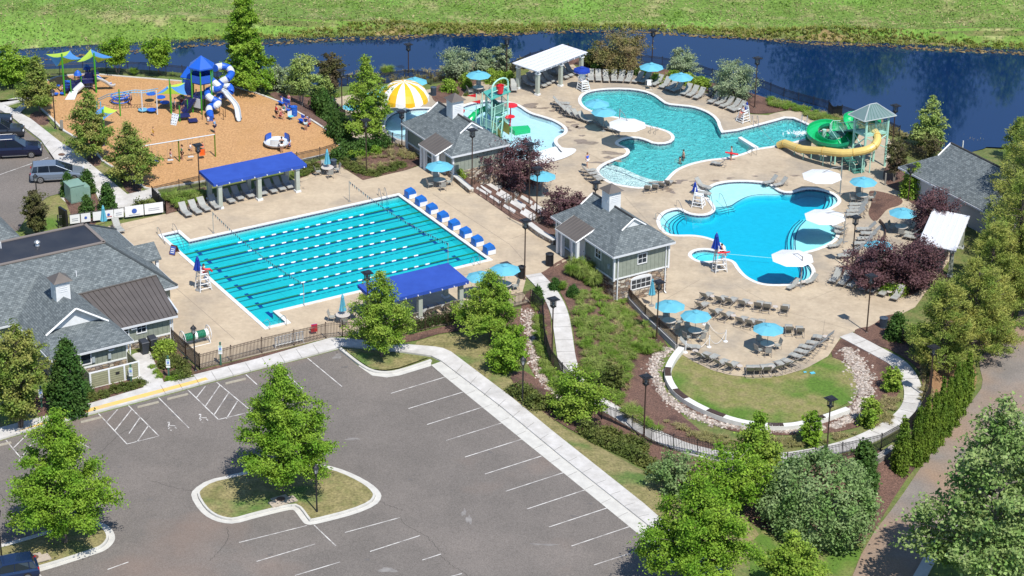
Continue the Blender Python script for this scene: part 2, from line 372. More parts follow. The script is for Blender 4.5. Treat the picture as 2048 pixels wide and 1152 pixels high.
# pools (coping outer outline in pixels, all on the lower deck except the lap pool)
P_act=[(1155,200),(1160,190),(1174,182),(1204,177),(1249,176),(1286,180),(1311,189),(1326,200),(1336,207),(1356,209),(1386,212),(1411,220),(1429,230),(1440,242),(1443,254),(1449,265),(1536,243),(1578,231),(1618,247),(1650,266),(1610,282),(1558,294),(1509,301),(1496,308),(1461,318),(1419,322),(1386,329),(1361,339),(1349,348),(1336,363),(1324,373),(1286,379),(1249,375),(1219,368),(1199,356),(1190,345),(1194,335),(1209,325),(1236,315),(1249,310),(1254,303),(1246,296),(1231,291),(1229,284),(1244,276),(1272,273),(1295,279),(1310,286),(1334,285),(1344,277),(1338,267),(1320,260),(1290,253),(1249,240),(1204,232),(1174,222),(1159,211)]
P_fam=[(1406,388),(1410,378),(1424,368),(1449,362),(1486,360),(1536,364),(1551,373),(1563,382),(1581,384),(1596,379),(1618,375),(1648,379),(1671,387),(1683,398),(1682,408),(1666,418),(1650,424),(1640,432),(1655,441),(1672,450),(1681,465),(1677,480),(1658,493),(1631,503),(1608,508),(1604,515),(1623,527),(1633,543),(1627,558),(1606,568),(1573,573),(1536,573),(1511,568),(1486,555),(1471,538),(1464,525),(1449,520),(1430,526),(1399,527),(1379,518),(1374,508),(1386,499),(1411,496),(1436,501),(1446,497),(1436,488),(1414,478),(1386,473),(1354,474),(1332,471),(1316,457),(1311,440),(1322,425),(1342,417),(1362,416),(1376,425),(1394,429),(1414,428),(1425,420),(1421,410),(1411,400)]
P_spl=[(905,228),(917,213),(949,203),(987,200),(1024,204),(1044,212),(1061,225),(1086,232),(1111,240),(1131,252),(1137,262),(1131,270),(1116,277),(1114,286),(1124,296),(1136,304),(1111,316),(1071,325),(1010,322),(950,290),(915,260)]
P_umb=[(762,250),(768,236),(785,224),(812,217),(845,214),(880,216),(905,226),(915,240),(912,258),(895,274),(865,284),(835,287),(805,284),(778,276),(765,264)]
lapUV=[(0,-18.9),(1.45,-18.9),(1.45,-16.5),(22.8,-16.5),(22.8,0),(1.75,0),(1.75,2.4),(0,2.4)]
ZD=-2.4
pools=[]
for nm,P,it in (('act',P_act,1),('fam',P_fam,2),('spl',P_spl,2),('umb',P_umb,2)):
    pools.append((nm,smooth_poly(wpoly(P,ZD),it)))
lap_in=[L(u,v).xy for u,v in lapUV]; lap_out=offset(lap_in,-.35)
holes_low=[p for _,p in pools]
# ground sheet
HG=HH.copy()
for P,dep in [(lap_out,2.6)]+[(p,2.6) for p in holes_low]:
    A=np.array([q[:] for q in P]); HG[pip(XX,YY,A)]-=dep
nx,ny=len(GX),len(GY)
me=bpy.data.meshes.new('ground'); vs=np.stack([XX.ravel(),YY.ravel(),HG.ravel()],1)
idx=np.arange(nx*ny).reshape(ny,nx); F=np.stack([idx[:-1,:-1],idx[:-1,1:],idx[1:,1:],idx[1:,:-1]],-1).reshape(-1,4)
me.vertices.add(len(vs)); me.vertices.foreach_set('co',vs.ravel()); me.loops.add(F.size); me.loops.foreach_set('vertex_index',F.ravel().astype(np.int32))
me.polygons.add(len(F)); me.polygons.foreach_set('loop_start',np.arange(0,F.size,4,dtype=np.int32)); me.polygons.foreach_set('loop_total',np.full(len(F),4,dtype=np.int32)); me.update(calc_edges=True)
tag(link('ground',me,M_ground),kind='structure')
# pond
pw=[Vector(p) for p in offset([Vector(q) for q in POND],-4)]
o=region('pond_water',pw,0,M_w_pond,flat=ZW,kind='structure')
bb=[(-3000,3.2),(3000,3.2)]
# meadow
mp=[Vector((-90,300)),Vector((110,300))]+[W(a,b-3,-3.6).xy+Vector((0,2.2)) for a,b in FARSH[::-1]]
region('meadow',mp,.05,M_mead,grid=1.2)
shl=[W(a,b,ZW).xy for a,b in FARSH]; 
M_mud=mat('bank mud and dead reed',(.2,.14,.06),.95,(.3,.24,.1),1.2,bump=1,bscale=5,col3=(.09,.10,.03),scale3=.4,detail=8)
region('pond_bank',[p+Vector((0,1.5+.5*math.sin(p.x*.4))) for p in shl]+[p+Vector((0,-.3)) for p in shl[::-1]],.06,M_mud,grid=.8)
# asphalt lot
LOT=[(-60,903),(0,883),(50,868),(197,828),(257,812),(317,796),(375,780),(417,768),(512,743),(614,717),(677,700),(717,733),(744,752),(774,755),(799,752),(862,732),(890,755),(1043,879.5),(1169,981),(1290,1080),(1400,1172),(1480,1240),(-200,1240)]
region('parking_lot',wpoly(LOT,0),.0,M_asph,flat=.035)
LOT2=[(-120,190),(-40,212),(0,222),(22,238),(52,262),(82,285),(104,316),(122,345),(132,384),(95,394),(62,420),(37,461),(-10,474),(-140,500)]
region('parking_lot',wpoly(LOT2,0),.0,M_asph,flat=.035)
# sidewalks
def kerbwalk(name,poly,z=.15,mm=None):
    mb=MB(); pts=wpoly(poly,0); mb.prism([(p.x,p.y) for p in pts] if area(pts)>0 else [(p.x,p.y) for p in pts][::-1],-.1,z); o=mb.build(name,mm or M_conc); o['kind']='structure'; return o
SW1=[(-60,876),(0,858),(82,837),(125,826),(287,778),(512,721),(662,678),(692,679),(760,687),(870,696),(886,699),(902,706),(1024,798),(1104,864),(1289,1011),(1324,1042),(1480,1172),(1440,1172),(1290,1048),(1126,918),(1000,814),(882,724),(862,714),(789,704),(682,694),(677,698),(614,715),(512,740.5),(417,765.5),(375,777.5),(317,793.5),(257,809.5),(197,825.5),(50,865.5),(0,880.5),(-60,900)]
kerbwalk('sidewalk',SW1)
GUT=[(862,731),(882,724),(1000,814),(1126,918),(1290,1048),(1440,1172),(1400,1172),(1290,1080),(1169,981),(1043,879.5),(890,755)]
region('gutter',wpoly(GUT,0),0,M_curb,flat=.05)
YL=[(30,871),(125,838),(287,794),(411,761.5),(417,765.5),(375,777.5),(317,793.5),(257,809.5),(197,825.5),(50,865.5)]
region('yellow_kerb_marking',wpoly([(a,b-3.4) for a,b in YL],0),0,M_yel,flat=.155)
SW2=[(-150,130),(-60,178),(0,207),(30,222),(57,200),(62,204),(40,228),(62,240),(122,287),(150,305),(175,325),(215,358),(255,391),(290,383),(312,378),(322,392),(290,400),(262,412),(250,425),(225,440),(205,418),(187,378),(160,348),(134,350),(122,341),(104,313),(82,282),(52,259),(22,235),(0,222),(-40,210),(-150,180)]
kerbwalk('sidewalk',SW2)
kerbwalk('sidewalk',[(-40,205),(15,212),(60,199),(56,195),(40,196),(-40,214)],.148)
SW3=[(265,712),(272,709),(300,706),(328,768),(288,779),(262,735)]
kerbwalk('sidewalk',SW3,.148)
# joints across the walks
def joints(name,A,B,n,z,wd=.035,mm=None):
    mb=MB()
    for i in range(1,n):
        t=i/n
        a=W(A[0][0]+(A[1][0]-A[0][0])*t,A[0][1]+(A[1][1]-A[0][1])*t,z); b=W(B[0][0]+(B[1][0]-B[0][0])*t,B[0][1]+(B[1][1]-B[0][1])*t,z)
        d=(b-a).normalized(); q=Vector((-d.y,d.x,0))*wd/2
        mb.face([a-q,b-q,b+q,a+q])
    o=mb.build(name,mm or mat('concrete joint line',(.2,.19,.175),.9)); o['kind']='structure'; return o  # joints are thin darker strips laid on the concrete
joints('sidewalk_joint',((896,707),(1470,1166)),((884,723),(1446,1166)),20,.155)
joints('gutter_joint',((882,727),(1290,1051)),((866,733),(1268,1062)),12,.056,.03)
joints('sidewalk_joint',((287,779),(660,680)),((297,796),(672,697)),11,.155)
joints('sidewalk_joint',((4,211),(252,393)),((0,219),(220,416)),13,.155)
# kerbed islands
def island(poly,name,mm,cw=.45,it=2,fill=None):
    P=smooth_poly(wpoly(poly,0),it); 
    if area(P)<0: P=P[::-1]
    region('gutter',P,0,M_curb,holes=[offset(P,cw-.02)],flat=.05)
    Q=offset(P,cw); Q2=offset(P,cw+.16)
    mb=MB(); n=len(Q)
    for i in range(n):
        j=(i+1)%n; a,b,c,d=Q[i],Q[j],Q2[j],Q2[i]
        mb.face([(a.x,a.y,.0),(b.x,b.y,.0),(b.x,b.y,.18),(a.x,a.y,.18)]); mb.face([(a.x,a.y,.18),(b.x,b.y,.18),(c.x,c.y,.18),(d.x,d.y,.18)]); mb.face([(d.x,d.y,.18),(c.x,c.y,.18),(c.x,c.y,0),(d.x,d.y,0)])
    mb.build('kerb',M_curb)['kind']='structure'
    region(name,Q2,0,fill or M_dry,flat=.16); return Q2
ISL=[(381,994),(386,980),(415,961),(462,951),(530,933),(600,926),(637,929),(674,936),(712,951),(744,969),(760,984),(764,996),(752,1012),(712,1029),(655,1044),(624,1051),(612,1050),(606,1046),(590,1023),(584,1020),(560,1025),(512,1037),(470,1049),(443,1047),(418,1038),(398,1022)]
IS1=island(ISL,'island_lawn',M_dry,it=1)
IS2=island([(-120,1116),(0,1090),(50,1076),(120,1055),(170,1043),(200,1044),(222,1056),(231,1072),(229,1085),(214,1101),(187,1111),(110,1136),(70,1147),(0,1166),(-120,1196)],'island_lawn',M_dry)
region('island_lawn',wpoly([(684,699),(789,708.5),(858,717),(800,738),(772,743),(744,741),(722,727)],0),0,M_dry,flat=.15)
mb=MB(); K=[W(a,b,0).xy for a,b in [(680,699),(718,730),(744,745),(773,748),(800,744),(862,723)]]; K=smooth_poly(K,2,False); A,B=ribbon(K,.25); strip(mb,A,B,-.1,.17); A2=[p.copy() for p in B]; mb.build('kerb',M_curb)['kind']='structure'
region('gutter',[W(a,b,0).xy for a,b in [(717,733),(744,752),(774,756),(799,752),(862,733),(862,722),(800,740),(773,744),(744,742),(722,729)]],0,M_curb,flat=.05)
# painted lines
def line(a,b,wd=.085,z=.045,mb=None,n=1):
    p,q=W(a[0],a[1],0),W(b[0],b[1],0); d=(q-p).normalized(); k=Vector((-d.y,d.x,0))*wd/2; z=Vector((0,0,z))
    mb.face([p-k+z,q-k+z,q+k+z,p+k+z])
mb=MB()
inn=[(890,755),(926,785),(964,815.5),(1003,847),(1043,879.5),(1083,913),(1126,946.5),(1169,981),(1214,1017),(1259.5,1054)]
out=[(781.5,787.7),(817,818),(854,850),(892,882),(930,915),(970,949),(1011.5,983.5),(1054,1019),(1098,1055),(1143,1093)]
for a,b in zip(inn,out): line(a,b,mb=mb)
line((1188,1131),(1290,1098),mb=mb)
for a,b in (((615,717),(684,774)),((555,732),(605,779)),((317,796),(378,857)),
  ((375,780),(437,840)),((437,840),(504,824)),((433,765),(504,824)),((197,828),(254,889)),((254,889),(318,873)),((257,812),(318,873)),
  ((411,773),(393,796)),((440,771),(411,813)),((457,787),(428,831)),((475,803),(453,838)),((235,820),(214,844)),((263,820),(230,862)),((280,836),(258,868)),((297,852),(274,885)),
  ((12,881),(40,915)),((55,869),(27,897)),((72,877),(36,925)),((100,848),(178,896)),((492,750),(514,770)),
  ((614,1052),(478,1086)),((628,1051),(672,1093)),((800,1036),(690,1066)),((840,1072),(740,1104)),((882,1109),(845,1121)),((924,1148),(880,1160)),((513,1124),(630,1089)),((590,1152),(680,1125)),((257,1125),(215,1140)),((75,1146),(85,1156)),((-20,357),(97,316)),((0,262),(30,256))):
    line(a,b,mb=mb)
mb.build('parking_marking',M_paint)['kind']='structure'
# worn wheelchair symbols on the bays: broken arcs
mb=MB()
for (x,y) in ((345,858),(408,842)):
    c=W(x,y,0)
    for k in range(9):
        if k in (2,3,6,8): continue
        a0,a1=k*.6,k*.6+.45; p=[Vector((c.x+math.cos(a)*.33,c.y+math.sin(a)*.33,.046)) for a in (a0,a1)]; q=[Vector((c.x+math.cos(a)*.24,c.y+math.sin(a)*.24,.046)) for a in (a0,a1)]
        mb.face([q[0],p[0],p[1],q[1]])
    for dx,dy,ww,hh in ((-.35,.5,.1,.6),(-.1,.45,.5,.09),(-.42,.95,.18,.18)): mb.face([(c.x+dx-ww/2,c.y+dy-hh/2,.046),(c.x+dx+ww/2,c.y+dy-hh/2,.046),(c.x+dx+ww/2,c.y+dy+hh/2,.046),(c.x+dx-ww/2,c.y+dy+hh/2,.046)])
mb.build('parking_symbol',M_paint)['kind']='structure'
# asphalt cracks and a rubbed pale streak
mb=MB(); rg=random.Random(4)
for P in ([(760,1002),(772,1011),(790,1016),(806,1021)],[(800,1038),(811,1050),(825,1058),(848,1070),(866,1087),(880,1102),(893,1108)],[(878,1110),(890,1120),(905,1132),(935,1152)],[(305,963),(340,975),(384,982)],[(454,1055),(457,1072),(448,1092),(430,1112),(418,1122)],[(300,835),(240,870),(200,905)],[(0,988),(20,1012),(60,1040)],[(1000,835),(1010,838),(1045,846)]):
    Q=[W(a,b,0) for a,b in P]; D=[]
    for a,b in zip(Q,Q[1:]):
        for k in range(6): D.append(a+(b-a)*k/6+Vector((rg.uniform(-.06,.06),rg.uniform(-.1,.1),0)))
    D.append(Q[-1]); A,B=ribbon([d.xy for d in D],.03)
    for i in range(len(D)-1): mb.face([(A[i].x,A[i].y,.041),(B[i].x,B[i].y,.041),(B[i+1].x,B[i+1].y,.041),(A[i+1].x,A[i+1].y,.041)])
mb.build('asphalt_crack',mat('crack',(.05,.046,.044),.95))['kind']='structure'
# decks
DECKU=[(217,453),(332,428),(355,424),(405,405),(420,398),(585,360),(632,343),(655,328),(676,330),(726,361),(812,341),(845,330),(885,338),(905,347),(942,381),(962,391),(1024,436),(1056,451),(1099,486),(1132,500),(1152,512),(1081,549),(1053,554),(1045,585),(1060,604),(890,651),(700,671),(662,675),(400,738),(345,690),(300,660),(240,560),(190,470)]
region('pool_deck',wpoly(DECKU,0),0,M_deck,holes=[lap_out],flat=.035)
DECKL=[(650,218),(662,198),(700,190),(780,190),(868,178),(870,200),(905,196),(925,180),(945,165),(985,163),(1020,160),(1030,172),(1060,140),(1140,122),(1165,148),(1190,150),(1300,152),(1400,183),(1475,203),(1490,210),(1491,222),(1500,229),(1536,231),(1551,226),(1575,222),(1598,222),(1640,240),(1660,252),(1740,262),(1775,275),(1796,300),(1785,325),(1768,340),(1770,362),(1812,385),(1870,400),(1910,440),(1900,520),(1870,560),(1830,615),(1800,630),(1740,655),(1704,665),(1681,676),(1656,713),(1611,738),(1568,751),(1536,754),(1499,755),(1461,751),(1424,741),(1386,723),(1368,712),(1350,694),(1305,653),(1238,578),(1245,532),(1205,500),(1110,454),(1085,440),(1040,402),(985,365),(935,340),(860,312),(800,302),(740,292),(700,280),(665,245)]
deckl=wpoly(DECKL,ZD)
region('pool_deck',deckl,0,M_decklow,holes=holes_low,flat=ZD+.035)
# deck joints and wet stains
mb=MB()
def dj(P,z,wd=.03):
    Q=[W(a,b,z) for a,b in P]
    for p,q in zip(Q,Q[1:]):
        d=(q-p).normalized(); k=Vector((-d.y,d.x,0))*wd/2; e=Vector((0,0,.042)); mb.face([p-k+e,q-k+e,q+k+e,p+k+e])
for P in ([(865,388),(1020,490),(1046,520)],[(640,430),(760,400)],[(850,570),(1050,520)],[(350,575),(408,625),(470,680)],[(1024,478),(1056,466)],[(600,365),(660,345),(700,358)],[(217,470),(320,440)],[(420,420),(560,385)]): dj(P,0,.04)
for P in ([(1250,395),(1320,470)],[(1100,420),(1250,385),(1400,352)],[(1340,600),(1440,640),(1560,700)],[(1470,570),(1560,620),(1700,660)],[(1160,300),(1240,340)],[(1000,170),(1100,200),(1160,215)],[(1500,235),(1560,300)],[(1620,600),(1720,560)],[(1400,560),(1330,600)],[(1650,640),(1640,700)]): dj(P,ZD,.03)
mb.build('deck_joint',mat('deck joint',(.24,.2,.16),.9))['kind']='structure'
rg=random.Random(8)
def blob(cx,cy,wd,ht,z,mb,sd,n=22):
    r_=random.Random(sd); ph=[r_.uniform(0,6) for _ in range(3)]; c=W(cx,cy,z); c2=W(cx+wd,cy,z); c3=W(cx,cy-ht,z); ax=(c2-c).length; ay=(c3-c).length
    P=[]
    for i in range(n):
        t=i*2*math.pi/n; k=1+.3*math.sin(2*t+ph[0])+.22*math.sin(3*t+ph[1])+.15*math.sin(5*t+ph[2]); P.append((c.x+ax*k*math.cos(t),c.y+ay*k*math.sin(t),z+.043))
    mb.face(P)
mb=MB()
for i,(x,y,a,b) in enumerate([(1060,212,20,4),(1085,217,12,2),(1105,222,8,2),(1128,235,9,2),(1140,245,8,2),(1132,258,10,4),(1150,252,10,3),(1160,256,8,3),(1164,272,5,2),(1170,285,20,5),(1225,307,24,3),(1219,316,10,3),(1200,326,18,2),(1328,365,20,3),(1345,367,18,2),(1362,362,12,2),(1332,378,9,4),(1342,384,8,3),(1300,382,6,2),(1235,322,10,2),(1430,362,10,1.5),(1390,363,8,1.5),(1460,357,8,1.5),(1590,352,10,1.3),(1510,353,7,1),(1550,345,6,1),(600,364,5,1),(606,377,3,1),(1140,222,6,2)]): blob(x,y,a,b,ZD if x>700 else 0,mb,i)
mb.build('wet_patch',mat('wet concrete',(.2,.155,.115),.35,(.28,.22,.17),3))['kind']='structure'
mb=MB()
for i,(x,y,a,b) in enumerate([(1180,1008,5,1.6),(1147,1033,6,1.6),(575,742,8,2),(690,735,7,1.5),(460,800,6,2),(300,1000,5,2),(350,830,6,2),(900,800,4,1.4),(980,905,5,1.6),(1060,970,4,1.4),(820,960,4,1.4),(240,935,4,1.5),(540,1110,5,1.6),(735,1120,6,1.6)]): blob(x,y,a,b,0,mb,40+i)
mb.build('oil_stain',mat('oil stain',(.115,.105,.098),.7,(.15,.138,.13),3))['kind']='structure'
mb=MB()
for i,(x,y,a,b) in enumerate([(705,879,16,2.2),(938,1040,5,9),(928,1026,4,7),(775,1141,14,6),(675,714,10,4),(150,980,30,3),(1090,1090,22,2)]): blob(x,y,a,b,0,mb,70+i)
mb.build('scuffed_patch',mat('scuffed asphalt',(.26,.245,.23),.9,(.18,.165,.155),1.6,detail=9))['kind']='structure'
# pool builder
def poolbuild(nm,out,z,depth,watmat,zones=(),wl=.14,cw=.34,floor=None):
    inn_=offset(out,cw)
    if area(out)<0: out=out[::-1]; inn_=inn_[::-1]
    wid=[empty('swimming_pool',(sum(p.x for p in out)/len(out),sum(p.y for p in out)/len(out),z))][0]
    n=len(out); mb=MB(); t=z+.06
    for i in range(n):
        j=(i+1)%n; a,b,c,d=out[i],out[j],inn_[j],inn_[i]
        mb.face([(a.x,a.y,z-.05),(b.x,b.y,z-.05),(b.x,b.y,t),(a.x,a.y,t)]); mb.face([(a.x,a.y,t),(b.x,b.y,t),(c.x,c.y,t),(d.x,d.y,t)]); mb.face([(d.x,d.y,t),(c.x,c.y,t),(c.x,c.y,t-.06),(d.x,d.y,t-.06)])
    ob=[mb.build('coping',M_cop)]
    mb=MB(); zt=z-.0; z1=z-.2
    for i in range(n):
        j=(i+1)%n; c,d=inn_[j],inn_[i]; mb.face([(d.x,d.y,zt),(c.x,c.y,zt),(c.x,c.y,z1),(d.x,d.y,z1)])
    ob.append(mb.build('tile_band',M_navy,uv=True)); mb=MB()
    for i in range(n):
        j=(i+1)%n; c,d=inn_[j],inn_[i]; mb.face([(d.x,d.y,z1),(c.x,c.y,z1),(c.x,c.y,z-depth),(d.x,d.y,z-depth)])
    ob.append(mb.build('pool_wall',M_plas)); 
    ob.append(region('pool_floor',inn_,0,floor or M_plas,flat=z-depth,kind=None))
    if nm!='x':
        wi=offset(out,cw+.004); mb=MB(); zs=z-wl; m_=len(wi)
        wo=region('water',wi,0,watmat,flat=zs,kind=None)
        # close the volume
        me=wo.data; vs=[v.co[:] for v in me.vertices]; fs=[tuple(p.vertices) for p in me.polygons]; k=len(vs)
        zb=z-depth-.3; vs2=vs+[(v[0],v[1],zb) for v in vs]; fs2=fs+[tuple(i+k for i in f[::-1]) for f in fs]
        ed={}
        for f in fs:
            for a,b in zip(f,f[1:]+f[:1]): ed[(a,b)]=1
        for (a,b) in ed:
            if (b,a) not in ed: fs2.append((b,a,a+k,b+k))
        me2=bpy.data.meshes.new('water'); me2.from_pydata(vs2,[],fs2); me2.materials.append(watmat); me2.update(); wo.data=me2; ob.append(wo)
    for o_ in ob: 
        o_.parent=wid; o_.matrix_parent_inverse=Matrix.Translation(-wid.location)
    return wid,ob,inn_
def addpart(wid,o):
    o.parent=wid; o.matrix_parent_inverse=Matrix.Translation(-wid.location); return o
def zonepoly(px,z): return smooth_poly([W(a,b,z).xy for a,b in px],2)
def zone(wid,P,zt,zb,m,name='shelf'):
    mb=MB(); P=P if area(P)>0 else P[::-1]; mb.prism([(p.x,p.y) for p in P],zb,zt); return addpart(wid,mb.build(name,m))
def edge(wid,px,z,wd,name='edge_tile',m=None,zz=None):
    K=smooth_poly([W(a,b,z).xy for a,b in px],2,False); A,B=ribbon(K,wd); mb=MB()
    for i in range(len(K)-1): mb.face([(A[i].x,A[i].y,z),(B[i].x,B[i].y,z),(B[i+1].x,B[i+1].y,z),(A[i+1].x,A[i+1].y,z)])
    return addpart(wid,mb.build(name,m or M_navyp))
# --- lap pool
wid,ob,_=poolbuild('lap',lap_out,.035,.74,M_w_lap,cw=.35)
tag(wid,'large rectangular lap pool with seven lane ropes and step bays at two corners','swimming pool')
mb=MB()
for i in range(8):
    v=-16.5+(i+.5)*16.5/8; zf=.035-.74+.005
    for (a,b,c,d) in ((1.9,21.4,v-.15,v+.15),(1.75,2.1,v-.55,v+.55),(21.2,21.55,v-.55,v+.55)):
        mb.face([L(a,c,zf),L(a,d,zf),L(b,d,zf),L(b,c,zf)]) if a!=1.9 else mb.face([L(2.1,c,zf),L(2.1,d,zf),L(21.2,d,zf),L(21.2,c,zf)])
addpart(wid,mb.build('lane_line',M_lane))
mb=MB()
for k in range(5):
    for side,v0 in ((1,-18.9),(-1,2.4)):
        vv=v0+side*k*.38; b_=L(.72 if side>0 else .87,vv+side*.19,-.22-k*.09)
        mb.box((b_.x,b_.y,b_.z-.3),(1.45 if side>0 else 1.75,.38,.6),ANG)
addpart(wid,mb.build('step',M_plas2))
mb=MB()
for k in range(5):
    for side,v0,w_ in ((1,-18.9,1.45),(-1,2.4,1.75)):
        vv=v0+side*(k+1)*.38-side*.03; b_=L(w_/2,vv,-.22-k*.09+.003)
        mb.box((b_.x,b_.y,b_.z),(w_,.05,.01),ANG)
addpart(wid,mb.build('step_edge_tile',M_navyp))
# lane ropes
M_fg=mat('green float',(.0,.13,.06),.5); M_fw=mat('white float',(.75,.76,.74),.5); M_fr=mat('red float',(.5,.03,.03),.5)
ordn=['first','second','third','fourth','fifth','sixth','seventh','eighth','ninth','tenth','eleventh','twelfth','thirteenth','fourteenth']
M_float=[M_fg,M_fw,M_fr]
proto=None
for i in range(7):
    v=-16.5+(i+1)*16.5/8
    if proto is None:
        root=empty('lane_rope',L(0,v,-.09),ANG)
        a=MB(); b=MB(); a.tube([(0,0,0),(22.8,0,0)],.012,4)
        u=.15; k=0
        while u<22.6:
            ln=.42; end=u<4.6 or u>18.2
            a.cur=0
            tgt=b if (k%2==0 and not end) else a
            tgt.tube([(u,0,0),(u+ln*(1 if end or k%2 else .95),0,0)],.062,6)
            u+=ln+(.0 if end else .14); k+=1
        k0=len(a.v); a.v+=b.v; a.f+=[tuple(i_+k0 for i_ in f_) for f_ in b.f]; a.mi+=[1]*len(b.f); a.build('float_line',[M_fg,M_fw],root); proto=root; r=root
    else: r=copytree(proto); r.location=L(0,v,-.09)
    tag(r,('%s green and white lane rope from the near side of the lap pool'%ordn[6-i]) if i>=3 else ('%s green and white lane rope from the far side of the lap pool'%ordn[i]),'lane rope','lane ropes across the lap pool')
# --- activity pool
P=dict(pools)['act']
wid,ob,_=poolbuild('act',P,ZD,.66,M_w_act,cw=.36)
tag(wid,'freeform activity pool with rippled turquoise water beside the water slides','swimming pool')
Z=zonepoly([(1190,345),(1199,330),(1240,337),(1270,352),(1300,363),(1326,367),(1324,380),(1286,384),(1230,378),(1195,362)],ZD-.45)
zone(wid,Z,ZD-.22,ZD-1.3,M_plas2)
edge(wid,[(1199,333),(1240,343),(1270,357),(1300,367),(1324,370)],ZD-.21,.09)
edge(wid,[(1240,286),(1262,282),(1285,287),(1300,293)],ZD-.65,.08)
K=[W(1476,277,ZD).xy,W(1482,275,ZD).xy,W(1517,296,ZD).xy,W(1512,300,ZD).xy]; mb=MB(); mb.prism(K if area(K)>0 else K[::-1],ZD-1.2,ZD+.12); addpart(wid,mb.build('divider_wall',M_cop))
# --- family pool
P=dict(pools)['fam']
wid,ob,_=poolbuild('fam',P,ZD,.80,M_w_fam,cw=.36,floor=M_plas2)
tag(wid,'smooth blue family pool with a pale beach shelf, curved steps and a small spa bay','swimming pool')
def shelf(px,d,m_=M_plas2,nm='shelf'): return zone(wid,zonepoly(px,ZD-d),ZD-d,ZD-1.0,m_,nm)
shelf([(1400,392),(1408,370),(1440,358),(1500,356),(1545,362),(1572,384),(1560,391),(1530,390),(1499,392),(1478,401),(1462,412),(1425,414),(1410,403)],.22)
edge(wid,[(1570,390),(1551,389),(1530,388),(1499,391),(1476,402),(1461,413),(1428,416)],ZD-.215,.1)
for k,(dx,dy) in enumerate(((0,0),(3,4),(6,8))):
    shelf([(1424+dx,409+dy),(1463+dx,406+dy),(1466+dx,414+dy),(1428+dx,420+dy)],.30+.12*k,M_plas2,'step'); edge(wid,[(1428+dx,421+dy),(1447+dx,417+dy),(1466+dx,413+dy)],ZD-.295-.12*k,.06)
for k in range(4):
    dx=k*9.5
    shelf([(1300,470),(1298,430),(1320,410),(1352+dx,412),(1366+dx*.5,424),(1345+dx*.7,434+k*1.5),(1330+dx*.8,446+k*1),(1328+dx*.85,460),(1335+dx*.8,472+k*1.5),(1330+dx,490)],.24+.13*k,M_plas2,'step')
    edge(wid,[(1366+dx*.5,424+k),(1346+dx*.7,433+k*1.5),(1331+dx*.8,445+k),(1329+dx*.85,460),(1336+dx*.8,471+k*1.5)],ZD-.235-.13*k,.09)
shelf([(1612,440),(1640,434),(1690,440),(1692,490),(1640,510),(1590,512),(1586,494),(1590,470),(1600,452)],.26)
for k in range(3): edge(wid,[(1612-k*6,440),(1597-k*7,455),(1590-k*8,475),(1590-k*8,497),(1594-k*8,508)],ZD-.255-k*.13,.1)
for k in range(2): shelf([(1606-k*9,440),(1640,432),(1640,510),(1584-k*9,512),(1580-k*9,494),(1583-k*9,470),(1594-k*9,450)],.39+.13*k,M_plas2,'step')
for k in range(3):
    shelf([(1650-k*5,380),(1700,385),(1700,420),(1655-k*5,424),(1664-k*7,412),(1668-k*7,400),(1662-k*7,388)],.24+.13*k,M_plas2,'step'); edge(wid,[(1650-k*5,380),(1661-k*7,389),(1667-k*7,400),(1663-k*7,412),(1652-k*5,422)],ZD-.235-.13*k,.08)
    shelf([(1602-k*3,512),(1640,520),(1640,570),(1600-k*3,575),(1612-k*6,558),(1615-k*6,543),(1610-k*5,528)],.28+.13*k,M_plas2,'step'); edge(wid,[(1598-k*3,516),(1610-k*6,529),(1614-k*6,543),(1611-k*6,557),(1596-k*3,570)],ZD-.275-.13*k,.08)
shelf([(1370,508),(1380,497),(1411,491),(1440,500),(1441,522),(1420,530),(1390,530)],.42)
edge(wid,[(1390,523),(1394,513),(1412,508),(1432,511)],ZD-.415,.07)
# --- splash pad pool and umbrella pool
M_w_shal=watermat('shallow water',.006,2,.2,(.25,.86,.95))
wid,ob,_=poolbuild('spl',dict(pools)['spl'],ZD,.5,M_w_shal,cw=.36,floor=mat('pale blue plaster',(.50,.66,.74),.6,(.45,.61,.7),2))
tag(wid,'shallow pale blue splash pool around the bucket play structure','wading pool')
zone(wid,zonepoly([(1040,318),(1085,300),(1120,290),(1130,300),(1140,306),(1100,322),(1060,332)],ZD-.1),ZD-.1,ZD-.8,M_plas2,'beach')
wid,ob,_=poolbuild('umb',dict(pools)['umb'],ZD,.5,M_w_shal,cw=.36,floor=MC['pale blue plaster'])
tag(wid,'round shallow wading pool under the yellow and white mushroom canopy','wading pool')
kerbless=region('beach_apron',[p for p in smooth_poly(wpoly([(1114,290),(1124,298),(1154,298),(1150,308),(1130,318),(1100,327),(1070,333),(1060,329),(1100,321),(1128,308),(1118,300)],ZD),2)],0,M_cop,flat=ZD+.105)
# --- wood-chip playground
PLAY=[(97,162),(115,155),(150,151),(192,150),(250,155),(362,164),(470,176),(512,188),(560,206),(594,226),(625,244),(662,268),(677,279),(677,298),(672,304),(594,322),(410,362),(307,379),(292,376),(262,356),(207,322),(187,295),(130,262),(100,232),(82,216),(78,200),(86,178)]
pl=wpoly(PLAY,0); region('playground_surface',pl,0,M_chip,flat=.04)
A=pl if area(pl)>0 else pl[::-1]; mb=MB(); Q=offset(A,-.22); n=len(A)
for i in range(n):
    j=(i+1)%n; a,b,c,d=Q[i],Q[j],A[j],A[i]
    for f in ([(a,0),(b,0),(b,.12),(a,.12)],[(a,.12),(b,.12),(c,.12),(d,.12)],[(d,.12),(c,.12),(c,0),(d,0)]): mb.face([(p.x,p.y,z) for p,z in f])
mb.build('playground_kerb',M_curb)['kind']='structure'
